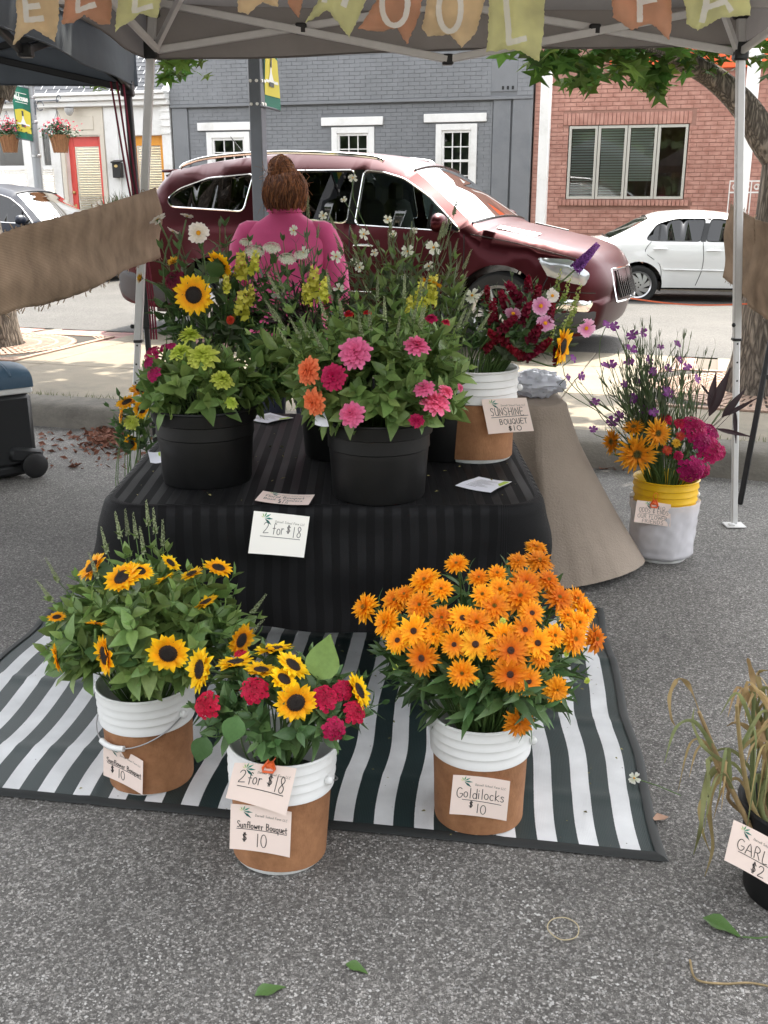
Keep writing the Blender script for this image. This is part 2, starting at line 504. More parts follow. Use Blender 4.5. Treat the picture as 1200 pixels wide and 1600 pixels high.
# grass and weeds in the joint behind the kerb
GRASS = M('grass_blade', (.09, .11, .035), .7, var=.3, vs=30, lucent=.3)
b = MB()
for i in range(2600):
    s = rnd.uniform(-3, 7); dens = noise.noise(V((s * 1.3, 3, 0)))
    if dens < rnd.uniform(-.5, .45): continue
    w = rnd.gauss(-.0, .035); h = rnd.uniform(.015, .05); a = rnd.uniform(0, 6.28); l = rnd.uniform(.0, .035)
    p = V((s, w, .15)); d = V((math.cos(a), math.sin(a), 0))
    e = d.cross(V((0, 0, 1))) * .0025
    b.add([p - e, p + e, p + d * l + V((0, 0, h))], [(0, 1, 2)])
b.build('grass', GRASS, mat4=SMX(), smooth=0, kind='stuff', label='thin grass growing in the joint behind the kerb')

# ------------------------------------------------------------------ tree grates
RUST = M('cast_iron_rust', (.3, .2, .15), .8, var=.3, vs=14)
PIT = M('dark_soil', (.03, .025, .02), .95)
def grate(s, w, label):
    t = empty('tree_grate', S(s, w, .153), label, 'tree grate', 'iron tree grates in the sidewalk', (0, 0, SROT))
    m_ = MB(); m_.box((0, 0, .003), (1.62, 1.62, .006)); m_.build('pit', PIT, t, 0)
    m_ = MB()
    for sx in (-1, 1):
        m_.box((sx * .82, 0, .008), (.06, 1.7, .016), r=.003); m_.box((0, sx * .82, .0082), (1.58, .06, .016), r=.003)
    m_.build('frame', RUST, t)
    m_ = MB()
    for ring, (r0, r1, n) in enumerate(((.29, .42, 44), (.45, .58, 60), (.61, .74, 76), (.77, .79, 76))):
        for k in range(n):
            a = 2 * PI * k / n; da = PI / n * .62
            m_.add([(r * math.cos(x), r * math.sin(x), z) for z in (.006, .014) for (r, x) in ((r0, a - da), (r1, a - da), (r1, a + da), (r0, a + da))],
                   [(4, 5, 6, 7), (0, 1, 5, 4), (1, 2, 6, 5), (2, 3, 7, 6), (3, 0, 4, 7)])
    for r in (.435, .595, .755):
        m_.lathe([(r - .016, .006), (r - .016, .0145), (r + .016, .0145), (r + .016, .006)], 64)
    for sx in (-1, 1):
        for sy in (-1, 1):
            for k in range(4):
                o = .79 - .055 * k
                m_.bar((sx * o, sy * .79, .011), (sx * .79, sy * o, .011), .018, .006)
    m_.build('bars', RUST, t, 30, kind='stuff')
    return t
grate(-1.9, 2.15, 'rusty slotted iron tree grate round the trunk by the blue cooler')
grate(5.38, 1.8, 'rusty slotted iron tree grate behind the bucket with the yellow rim')

# ------------------------------------------------------------------ buildings across the street
FW = 13.2
class Building:
    def __init__(s, name, s0, label, cat='building'):
        s.s0 = s0
        s.root = empty(name, S(s0, FW, .3), label, cat, None, (0, 0, SROT))
    def L(s, x, y, z): return V((x - s.s0, y, z - .3))
    def box(s, mb, x0, x1, z0, z1, y0=-.03, y1=.0, r=0.):
        return mb.box(s.L((x0 + x1) / 2, (y0 + y1) / 2, (z0 + z1) / 2), (x1 - x0, y1 - y0, z1 - z0), r=r)
def rect(pts, w=FW):
    q = [fac(x, y, w) for x, y in pts]
    return min(a for a, _ in q), max(a for a, _ in q), min(c for _, c in q), max(c for _, c in q)
def wall_sheet(B, mb, x0, x1, z0, z1, holes, y=0.0, deep=.12):
    xs = sorted({x0, x1} | {v for h in holes for v in h[:2] if x0 < v < x1}); zs = sorted({z0, z1} | {v for h in holes for v in h[2:] if z0 < v < z1})
    for a, e in zip(xs, xs[1:]):
        for c, d in zip(zs, zs[1:]):
            mx, mz = (a + e) / 2, (c + d) / 2
            if any(h[0] < mx < h[1] and h[2] < mz < h[3] for h in holes): continue
            mb.add([B.L(a, y, c), B.L(e, y, c), B.L(e, y, d), B.L(a, y, d)], [(0, 1, 2, 3)])
    for h in holes:
        a, e, c, d = h[:4]
        for q in (((a, c), (e, c)), ((e, c), (e, d)), ((e, d), (a, d)), ((a, d), (a, c))):
            (ax, az), (bx, bz) = q
            mb.add([B.L(ax, y, az), B.L(bx, y, bz), B.L(bx, y + deep, bz), B.L(ax, y + deep, az)], [(0, 1, 2, 3)])
def brick_mat(name, c1, c2, rough=.85):
    mt = bpy.data.materials.new(name); mt.use_nodes = True
    nt = mt.node_tree; L = nt.links.new; bb = nt.nodes['Principled BSDF']
    ge = node(nt, 'ShaderNodeNewGeometry')
    nz = node(nt, 'ShaderNodeTexNoise'); nz.inputs['Scale'].default_value = 7; nz.inputs['Detail'].default_value = 4; L(ge.outputs['Position'], nz.inputs['Vector'])
    mr = node(nt, 'ShaderNodeMapRange'); mr.inputs['From Min'].default_value = .33; mr.inputs['From Max'].default_value = .67; L(nz.outputs['Fac'], mr.inputs['Value'])
    mx = node(nt, 'ShaderNodeMix', data_type='RGBA'); mx.inputs[6].default_value = (*c1, 1); mx.inputs[7].default_value = (*c2, 1); L(mr.outputs[0], mx.inputs[0])
    n2 = node(nt, 'ShaderNodeTexNoise'); n2.inputs['Scale'].default_value = .8; n2.inputs['Detail'].default_value = 6; L(ge.outputs['Position'], n2.inputs['Vector'])
    m2 = node(nt, 'ShaderNodeMapRange'); m2.inputs['From Min'].default_value = .3; m2.inputs['From Max'].default_value = .7; m2.inputs['To Min'].default_value = .85; m2.inputs['To Max'].default_value = 1.12; L(n2.outputs['Fac'], m2.inputs['Value'])
    m3 = node(nt, 'ShaderNodeMix', data_type='RGBA', blend_type='MULTIPLY'); m3.inputs[0].default_value = 1; L(mx.outputs[2], m3.inputs[6]); L(m2.outputs[0], m3.inputs[7])
    L(m3.outputs[2], bb.inputs['Base Color']); bb.inputs['Roughness'].default_value = rough
    return mt
def brick_field(B, parent, x0, x1, z0, z1, holes, mat, focus, pitch=(.212, .0705), lim=300, depth_=.012, y=0.0, gap=.01):
    pw, ph = pitch
    m_ = MB(); m_.box((0, 0, 0), (pw - gap, depth_, ph - gap * 1.1), r=.0025); full = m_.mesh('brick', mat)
    spots = []
    row = 0; z = z0 + ph / 2
    while z < z1 - ph / 2:
        x = x0 - (pw / 2 if row % 2 else 0)
        while x < x1:
            a, e = max(x, x0), min(x + pw, x1)
            for h in holes:                    # trim against the openings
                if h[2] - ph / 2 < z < h[3] + ph / 2:
                    if a >= h[0] and e <= h[1]: e = a
                    elif a < h[0] < e: e = h[0]
                    elif a < h[1] < e: a = h[1]
            if e - a > .03: spots.append(((a + e) / 2, z, e - a))
            x += pw
        z += ph; row += 1
    spots.sort(key=lambda q: (q[0] - focus[0]) ** 2 + ((q[1] - focus[1]) * 1.6) ** 2)
    rest = MB(); n = 0
    for (cx, cz, wd) in spots:
        j = rnd.uniform(-.0025, .0025)
        if wd > pw - .015 and n < lim:
            place('brick', full, parent, Matrix.Translation(B.L(cx, y - depth_ * .3 + j, cz))); n += 1
        else:
            rest.box(B.L(cx, y - depth_ * .3 + j, cz), (wd - gap, depth_, ph - gap * 1.1))
    rest.build('brickwork', mat, parent, 0, kind='stuff')
def window_sash(B, parent, x0, x1, z0, z1, cols, rows, glass, frame_m, fw=.05, y=.02, split=None, mun=.018):
    """one window: frame with muntins, panes as sub-parts"""
    f = MB()
    B.box(f, x0, x0 + fw, z0, z1, y - .035, y + .03); B.box(f, x1 - fw, x1, z0, z1, y - .035, y + .03)
    B.box(f, x0 + fw, x1 - fw, z0, z0 + fw, y - .034, y + .03); B.box(f, x0 + fw, x1 - fw, z1 - fw, z1, y - .034, y + .03)
    zs = [z0 + fw, z1 - fw] if split is None else [z0 + fw, split, z1 - fw]
    if split is not None: B.box(f, x0 + fw, x1 - fw, split - .022, split + .022, y - .03, y + .025)
    for c, d in zip(zs, zs[1:]):
        for i in range(1, cols):
            xx = lerp(x0 + fw, x1 - fw, i / cols); B.box(f, xx - mun / 2, xx + mun / 2, c, d, y - .02, y + .012)
        for i in range(1, rows):
            zz = lerp(c, d, i / rows); B.box(f, x0 + fw, x1 - fw, zz - mun / 2, zz + mun / 2, y - .019, y + .011)
    fo = f.build('window', frame_m, parent, 0)
    for c, d in zip(zs, zs[1:]):
        for i in range(cols):
            for k in range(rows):
                a, e = lerp(x0 + fw, x1 - fw, i / cols), lerp(x0 + fw, x1 - fw, (i + 1) / cols)
                g0, g1 = lerp(c, d, k / rows), lerp(c, d, (k + 1) / rows)
                g = MB(); t = rnd.uniform(-.002, .002)
                g.add([B.L(a, y + t, g0), B.L(e, y - t, g0), B.L(e, y - t, g1), B.L(a, y + t, g1)], [(0, 1, 2, 3)])
                g.build('pane', glass, fo, 0)
    return fo
# the wood across the lot behind the camera, which the car paint and the windows mirror
TREEL = M('far_foliage', (.035, .06, .02), .8, var=.4, vs=.5)
b = MB()
for i in range(5200):
    x = rnd.uniform(-42, 42); top_ = 6.5 + 2.2 * noise.noise(V((x * .13, 7, 0))) + noise.noise(V((x * .5, 2, 0))); z = rnd.random() ** .8 * top_
    f = frame(V((rnd.gauss(0, .6), 1, rnd.gauss(0, .6))), V((rnd.gauss(0, 1), 0, rnd.gauss(0, 1))), V((x, -17 + rnd.gauss(0, 1.6), z + .3)), rnd.uniform(.35, .7)); b.add([f @ V(p) for p in ((0, 1, 0), (-.9, .2, .1), (-.4, -.9, 0), (.6, -.8, .1), (.9, .3, 0))], [(0, 1, 2, 3, 4)])
b.build('far_woods', TREEL, None, 0, kind='stuff', label='dark belt of trees mirrored in the windows across the street')
WGLASS = glass_mat('window_glass', (.8, .85, .83), .8)
DARKIN = M('dark_interior', (.03, .03, .032), .9)
GREYB = brick_mat('grey_painted_brick', lin(118, 120, 123), lin(125, 127, 130), .7)
GREYP = M('grey_paint', lin(119, 121, 124), .7, var=.06, vs=3, dirt=lin(100, 104, 110), ds=1.2)
MORT = M('mortar_grey', lin(113, 115, 118), .9)
# grey building
gx0, gx1 = -5.74, 1.57
GB = Building('grey_brick_building', -2, 'long grey painted brick building with white lintels behind the maroon car')
lints, wins = [], []
for (lp, fp) in ((((310, 205), (396, 190)), ((328, 310), (390, 207))), (((503, 197), (599, 182)), ((520, 310), (585, 200))), (((663, 192), (761, 176)), ((680, 312), (746, 195)))):
    q = rect(lp); zc = (q[2] + q[3]) / 2
    l_ = (q[0], q[1], zc - .075, zc + .075)
    r_ = rect(fp); w_ = (r_[0], r_[1], 1.5, l_[2] - .03)
    lints.append(l_); wins.append(w_)
led = 3.27
b = MB(); wall_sheet(GB, b, gx0, gx1, .3, led, wins)
b.add([GB.L(x, y, z) for x, y, z in ((gx0, 0, .3), (gx1, 0, .3), (gx1, 8, .3), (gx0, 8, .3), (gx0, 0, 4.9), (gx1, 0, 4.9), (gx1, 8, 4.9), (gx0, 8, 4.9))], [(1, 2, 6, 5), (2, 3, 7, 6), (3, 0, 4, 7), (4, 5, 6, 7)])
b.build('wall', MORT, GB.root, 0)
b = MB(); GB.box(b, gx0, gx1, led, 4.9, -.05, .0); GB.box(b, gx0, gx1, .3, 3.2, .6, .62); up = b.build('upper_wall', [MORT], GB.root, 0)
b = MB()
GB.box(b, gx0, gx1, led - .035, led + .02, -.075, -.051, r=.006)
GB.box(b, gx0 + .02, gx0 + .36, .3, led - .04, -.045, -.001, r=.008); GB.box(b, gx1 - .72, gx1 - .4, .3, led - .04, -.04, -.001, r=.008); GB.box(b, gx1 - .36, gx1 - .0, .3, led - .04, -.055, -.001, r=.008)
GB.box(b, .8, 1.28, led + .1, led + .62, -.066, -.051, r=.004)
b.build('ledge', GREYP, GB.root)
brick_field(GB, GB.root, gx0 + .38, gx1 - .74, 1.3, led - .05, wins + lints, GREYB, (-1.6, 2.6), gap=.004)
brick_field(GB, up, gx0, gx1, led + .03, 4.2, [(.8, 1.28, led + .1, led + .62)], GREYB, (-1.6, 3.5), y=-.05, gap=.004)
for l_, w_ in zip(lints, wins):
    m_ = MB(); GB.box(m_, l_[0], l_[1], l_[2], l_[3], -.05, .0, r=.006); m_.build('lintel', WHITE, GB.root)
    m_ = MB(); t = .11
    GB.box(m_, w_[0], w_[0] + t, w_[2], w_[3], -.035, .06, r=.004); GB.box(m_, w_[1] - t, w_[1], w_[2], w_[3], -.035, .06, r=.004)
    GB.box(m_, w_[0] + t, w_[1] - t, w_[3] - t, w_[3], -.034, .06, r=.004); GB.box(m_, w_[0] + t, w_[1] - t, w_[2], w_[2] + t, -.034, .06, r=.004)
    m_.build('window_trim', WHITE, GB.root)
    window_sash(GB, GB.root, w_[0] + t, w_[1] - t, w_[2] + t, w_[3] - t, 3, 2, WGLASS, WHITE, .045, .03, split=(w_[2] + w_[3]) / 2 + .02)
m_ = MB(); [GB.box(m_, 1.0 + .09 * k, 1.04 + .09 * k, 3.4, 3.46, -.07, -.05) for k in range(3)]; m_.build('vent', BLACKP, GB.root, 0)
# red brick building
rx0, rx1 = 1.6, 9.2
RB = Building('red_brick_building', 4.6, 'red brick storefront with a four pane window behind the white sedan')
bw = rect(((883, 312), (1078, 192))); bw = (bw[0], bw[1], 1.5, 2.77)
orange_z = 3.62
REDB = brick_mat('red_brick', lin(158, 112, 99), lin(182, 138, 124))
b = MB(); wall_sheet(RB, b, rx0, rx1, .3, 5.0, [bw]); b.add([RB.L(x, y, z) for x, y, z in ((rx0, 0, .3), (rx1, 0, .3), (rx1, 8, .3), (rx0, 8, .3), (rx0, 0, 5), (rx1, 0, 5), (rx1, 8, 5), (rx0, 8, 5))], [(1, 2, 6, 5), (2, 3, 7, 6), (3, 0, 4, 7), (4, 5, 6, 7)])
RB.box(b, rx0 + .05, rx1 - .05, .35, 3.3, 1.4, 1.42)
b.build('wall', M('mortar_red', lin(148, 112, 100), .95, var=.15, vs=6), RB.root, 0)
sold = (bw[0] - .1, bw[1] + .1, bw[3], bw[3] + .215); sill = (bw[0] - .12, bw[1] + .12, bw[2] - .11, bw[2])
brick_field(RB, RB.root, rx0 + .01, 6.6, .9, orange_z, [bw, sold, sill], REDB, (3.3, 2.1))
m_ = MB(); m_.box((0, 0, 0), (.062, .016, .2), r=.003); sm_ = m_.mesh('brick', REDB)
n_ = int((sold[1] - sold[0]) / .072)
for k in range(n_): place('brick', sm_, RB.root, Matrix.Translation(RB.L(sold[0] + .036 + k * .072, -.006 + rnd.uniform(-.002, .002), bw[3] + .105)))
m_ = MB(); m_.box((0, 0, 0), (.062, .06, .1), r=.003); sl_ = m_.mesh('brick', REDB)
n_ = int((sill[1] - sill[0]) / .072)
for k in range(n_): place('brick', sl_, RB.root, Matrix.Translation(RB.L(sill[0] + .036 + k * .072, -.025 + rnd.uniform(-.002, .002), bw[2] - .055)))
GREYF = M('window_frame_grey', lin(176, 174, 165), .5)
BLIND = M('blind_slat', lin(225, 228, 222), .6)
for k in range(4):
    a, e = lerp(bw[0] + .01, bw[1] - .01, k / 4), lerp(bw[0] + .01, bw[1] - .01, (k + 1) / 4)
    fo = window_sash(RB, RB.root, a + .006, e - .006, bw[2] + .01, bw[3] - .01, 1, 1, WGLASS, GREYF, .045, .03)
    if k in (0, 1, 2):
        m_ = MB(); m_.box((0, 0, 0), (e - a - .12, .035, .003), Matrix.Rotation(R(70 if k else 58), 3, 'X')); st = m_.mesh('slat', BLIND)
        z = bw[3] - .08
        while z > bw[2] + .06 + (.25 if k == 2 else 0):
            place('slat', st, RB.root, Matrix.Translation(RB.L((a + e) / 2, .062, z))); z -= .045
m_ = MB(); RB.box(m_, 2.9, rx1, orange_z + .02, orange_z + .75, -.12, -.02, r=.01)
m_.build('fascia', M('orange_fascia', lin(222, 96, 50), .55, var=.06, vs=4), RB.root)
# white building with two doors
wx0, wx1 = -13.0, -5.77
WBL = Building('white_shop_building', -9, 'white shop building with red and orange doors at the left')
rd = rect(((104, 205), (164, 330))); rd = (rd[0] - .06, rd[1] + .03, .45, 2.74)
od = (rd[1] + .62, rd[1] + 1.45, .45, 2.74)
w1 = (-10.05, -9.3, 1.5, 2.95); w2 = (-8.9, -8.62, 1.5, 2.95)
CREAM = M('cream_paint', lin(214, 205, 190), .6, var=.05, vs=4)
b = MB(); wall_sheet(WBL, b, wx0, wx1, .3, 3.5, [rd, od, w1, w2], deep=.3)
b.add([WBL.L(x, y, z) for x, y, z in ((wx0, 0, .3), (wx1, 0, .3), (wx1, 8, .3), (wx0, 8, .3), (wx0, 0, 3.5), (wx1, 0, 3.5), (wx1, 8, 3.5), (wx0, 8, 3.5))], [(1, 2, 6, 5), (2, 3, 7, 6), (3, 0, 4, 7)])
WBL.box(b, wx0 + .05, wx1 - .05, .35, 3.3, 1.2, 1.22)
b.build('wall', WHITE, WBL.root, 0)
m_ = MB(); WBL.box(m_, rd[0] - .1, rd[1] + .1, rd[3] + .02, 3.3, -.03, .0); WBL.box(m_, rd[0] - .1, rd[0] - .005, .45, rd[3] + .015, -.04, .1); WBL.box(m_, rd[1] + .005, rd[1] + .1, .45, rd[3] + .015, -.04, .1)
WBL.box(m_, rd[0] + .12, rd[1] - .12, rd[3] + .12, 3.12, -.045, -.031, r=.008)
m_.build('door_surround', CREAM, WBL.root)
m_ = MB()
for k, (z0, z1, y) in enumerate(((3.3, 3.4, -.16), (3.4, 3.5, -.24), (3.5, 3.56, -.3))): WBL.box(m_, wx0, wx1 + .02, z0, z1 - .003, y, .0, r=.01)
m_.build('cornice', WHITE, WBL.root)
SHG = M('grey_shingle', lin(76, 79, 85), .85, var=.15, vs=12)
m_ = MB()
for k in range(14):
    z = 3.56 + k * .085; y = -.24 + k * .09
    x = wx0 - (k % 2) * .15
    while x < wx1:
        a, e = max(x, wx0), min(x + .3, wx1)
        m_.add([WBL.L(a + .004, y - .012, z), WBL.L(e - .004, y - .012, z), WBL.L(e - .004, y + .1, z + .095), WBL.L(a + .004, y + .1, z + .095)], [(0, 1, 2, 3)]); x += .3
m_.build('roof', SHG, WBL.root, 0, kind='stuff')
m_ = MB(); WBL.box(m_, wx1 - .2, wx1, .3, 3.29, -.05, -.001, r=.01); [WBL.box(m_, wx1 - .22, wx1 + .01, 2.75 + k * .14, 2.8 + k * .14, -.07, -.051, r=.005) for k in range(4)]
WBL.box(m_, -7.28, -7.0, .3, 3.29, -.05, -.001, r=.01)
for (a, e) in ((-9.25, -8.95), (-8.58, rd[0] - .12)): WBL.box(m_, a, e, .3, 3.29, -.045, -.001, r=.008)
m_.build('pilaster', WHITE, WBL.root)
def shop_door(rr, mat, label, name='door'):
    d = MB(); x0, x1, z0, z1 = rr; f = .13
    WBL.box(d, x0 + .01, x0 + f, z0, z1 - .01, .1, .15, r=.006); WBL.box(d, x1 - f, x1 - .01, z0, z1 - .01, .1, .15, r=.006)
    WBL.box(d, x0 + f, x1 - f, z1 - .2, z1 - .01, .101, .15, r=.006); WBL.box(d, x0 + f, x1 - f, z0, z0 + .75, .101, .15, r=.006)
    do = d.build(name, mat, WBL.root, label=label)
    g = MB(); g.add([WBL.L(x0 + f, .125, z0 + .75), WBL.L(x1 - f, .125, z0 + .75), WBL.L(x1 - f, .125, z1 - .2), WBL.L(x0 + f, .125, z1 - .2)], [(0, 1, 2, 3)]); g.build('pane', WGLASS, do, 0)
    h = MB(); h.ball(WBL.L(x0 + .07, .07, 1.62), .035); h.box(WBL.L(x0 + .07, .095, 1.3), (.05, .02, .16), r=.006); h.build('handle', M('brass', (.6, .45, .2), .3, metal=1), do)
    m_ = MB(); m_.box((0, 0, 0), (x1 - x0 - 2 * f - .02, .034, .003), Matrix.Rotation(R(22), 3, 'X')); st = m_.mesh('slat', M('door_blind', lin(200, 190, 160), .6))
    z = z1 - .24
    while z > z0 + .8: place('slat', st, do, Matrix.Translation(WBL.L((x0 + x1) / 2, .19, z))); z -= .05
    return do
RDOOR = M('red_door_paint', lin(222, 84, 76), .45, var=.05)
ODOOR = M('orange_door_paint', lin(224, 150, 40), .45, var=.05)
red_door = shop_door(rd, RDOOR, 'red door with a blind')
shop_door(od, ODOOR, 'orange door')
for h in (w1, w2):
    wo = window_sash(WBL, WBL.root, h[0], h[1], h[2] + .62, h[3], 1, 1, glass_mat('dark_window_glass', (.4, .42, .45), .2), WHITE, .05, .05)
    m_ = MB(); m_.box((0, 0, 0), (h[1] - h[0] - .04, .05, .008), Matrix.Rotation(R(35), 3, 'X')); st = m_.mesh('louver', WHITE)
    z = h[2] + .6
    while z > h[2] - .1: place('slat', st, WBL.root, Matrix.Translation(WBL.L((h[0] + h[1]) / 2, .0, z))); z -= .048
mb_x = -7.0
t = empty('mailbox', S(mb_x, FW - .055, 1.92), 'small black wall mailbox between the red and orange doors', 'mailbox', None, (0, 0, SROT))
m_ = MB(); m_.box((0, -.06, .14), (.2, .12, .3), r=.012); m_.build('body', BLACKP, t)
m_ = MB(); m_.box((0, -.075, .31), (.22, .16, .03), Matrix.Rotation(R(14), 3, 'X'), r=.008); m_.build('lid', BLACKP, t)
m_ = MB(); m_.lathe([(0, .0), (.04, .0), (.04, .006), (0, .006)], 16, axis='Y'); m_.xf(Matrix.Translation((0, -.128, .22)) @ Matrix.Diagonal((1, 1, .7, 1))); m_.build('badge', M('brass', (1, 1, 1)), t)
t = empty('porch_lamp', S((rd[0] + rd[1]) / 2 - .1, FW - .25, 3.29), 'glass ceiling lamp above the red door', 'lamp', None)
m_ = MB(); m_.lathe([(.0, -.02), (.09, -.02), (.1, 0), (0, 0)], 16); m_.build('base', STEEL, t)
m_ = MB(); m_.lathe([(.0, -.17), (.05, -.15), (.09, -.08), (.1, -.022)], 16); m_.build('lamp_shade', M('frosted_glass', (.5, .5, .5), .2), t)
# white posts and railing in front of the brick wall
for (px, label, wd) in ((850, 'white square porch post between the grey and red buildings', .17), (1166, 'white square porch post beside the iron railing', .2)):
    s_, _ = fac(px, 230, 12.0)
    t = empty('porch_post', S(s_, 12.0, .3), label, 'post', None, (0, 0, SROT))
    m_ = MB(); m_.box((0, 0, 1.75), (wd, wd, 3.5), r=.012); m_.build('shaft', WHITE, t)
    m_ = MB(); m_.box((0, 0, .1), (wd + .06, wd + .06, .2), r=.01); m_.box((0, 0, 3.42), (wd + .06, wd + .06, .12), r=.01); m_.build('base', WHITE, t)
s_, z_ = fac(1141, 283, 12.3); s2, _ = fac(1176, 283, 12.3)
t = empty('iron_railing', S(s_, 12.3, .3), 'white scrolled iron railing beside the porch post', 'railing', None, (0, 0, SROT))
m_ = MB(); L_ = s2 - s_ + .5
for zz in (z_ - .3, z_ - .3 - .18, z_ - 1.25): m_ = MB(); m_.bar((0, 0, zz), (L_, 0, zz), .025); m_.build('rail', WHITE, t, 0)
for k in range(6):
    m_ = MB(); x = L_ * k / 5; m_.bar((x, 0, 0), (x, 0, z_ - .29), .018)
    if k < 5:
        for q in (0, 1):
            m_.tube([(x + L_ / 10 + .05 * math.cos(a) * (1 - a / 12), 0, z_ - .39 + (.05 * math.sin(a) * (1 - a / 12)) * (1 if q else -1)) for a in [j * .5 for j in range(14)]], .008, 5)
    m_.build('baluster', WHITE, t, 0)
# ------------------------------------------------------------------ cars
def in_poly(p, poly):
    x, y = p; c = False; n = len(poly); j = n - 1
    for i in range(n):
        xi, yi = poly[i]; xj, yj = poly[j]
        if (yi > y) != (yj > y) and x < (xj - xi) * (y - yi) / (yj - yi) + xi: c = not c
        j = i
    return c
def seg_d(p, poly):
    best = 9
    for i in range(len(poly)):
        ax, ay = poly[i]; bx, by = poly[(i + 1) % len(poly)]
        dx, dy = bx - ax, by - ay; l = dx * dx + dy * dy
        t = 0 if l == 0 else max(0, min(1, ((p[0] - ax) * dx + (p[1] - ay) * dy) / l))
        d = math.hypot(p[0] - ax - dx * t, p[1] - ay - dy * t)
        if d < best: best = d
    return best
def dense(pts, step, closed=True):
    out = []
    n = len(pts)
    for i in range(n if closed else n - 1):
        a, b_ = pts[i], pts[(i + 1) % n]
        k = max(1, int(math.hypot(b_[0] - a[0], b_[1] - a[1]) / step))
        for j in range(k): out.append((lerp(a[0], b_[0], j / k), lerp(a[1], b_[1], j / k)))
    if not closed: out.append(tuple(pts[-1]))
    return out
def smooth2(pts, k=5, closed=False):
    return [(p.x, p.y) for p in catmull([(x, y, 0) for x, y in pts], k, closed)]
def rounded(pts, r=.05, k=4):
    out = []; n = len(pts)
    for i in range(n):
        p, a, b_ = V((*pts[i], 0)), V((*pts[i - 1], 0)), V((*pts[(i + 1) % n], 0))
        da, db = (a - p), (b_ - p); ra = min(r, da.length * .45); rb = min(r, db.length * .45)
        q0, q1 = p + da.normalized() * ra, p + db.normalized() * rb
        for j in range(k + 1):
            t = j / k; q = q0 * (1 - t) ** 2 + p * 2 * t * (1 - t) + q1 * t * t
            out.append((q.x, q.y))
    return out
def fill(poly, holes, step, extra=()):
    """triangles of a polygon with holes: list of 2-D points and triangles"""
    pts, edges = [], []
    for lp in [poly] + holes:
        b0 = len(pts); n = len(lp)
        pts += [V(p) for p in lp]; edges += [(b0 + i, b0 + (i + 1) % n) for i in range(n)]
    xs = [p[0] for p in poly]; ys = [p[1] for p in poly]
    x = min(xs) + step / 2
    while x < max(xs):
        y = min(ys) + step / 2
        while y < max(ys):
            q = (x, y)
            if in_poly(q, poly) and not any(in_poly(q, h) for h in holes) and seg_d(q, poly) > step * .8 and all(seg_d(q, h) > step * .5 for h in holes): pts.append(V(q))
            y += step
        x += step
    for q in extra:
        if in_poly(q, poly) and not any(in_poly(q, h) or seg_d(q, h) < .012 for h in holes): pts.append(V(q))
    r = geometry.delaunay_2d_cdt(pts, edges, [], 0, 1e-5)
    vs, fs = r[0], r[2]
    out = []
    for f in fs:
        c = (sum(vs[i].x for i in f) / len(f), sum(vs[i].y for i in f) / len(f))
        if in_poly(c, poly) and not any(in_poly(c, h) for h in holes): out.append(tuple(f))
    return [(v.x, v.y) for v in vs], out

TYRE = M('tyre_rubber', (.018, .018, .018), .8, bump=.2, bs=40)
ALLOY = M('wheel_alloy', (.55, .55, .56), .3, metal=.8)
SEATM = M('car_seat', (.12, .11, .1), .8)
LENS = M('lamp_lens', (.36, .38, .4), .15, metal=.5, coat=.5)
AMBER = M('amber_lens', (.85, .25, .03), .15, coat=1.)
REDL = M('red_lens', (.4, .01, .01), .15, coat=1.)
CLAD = M('dark_cladding', (.035, .035, .038), .6, bump=.1)
TRIMB = M('black_trim', (.01, .01, .01), .25)

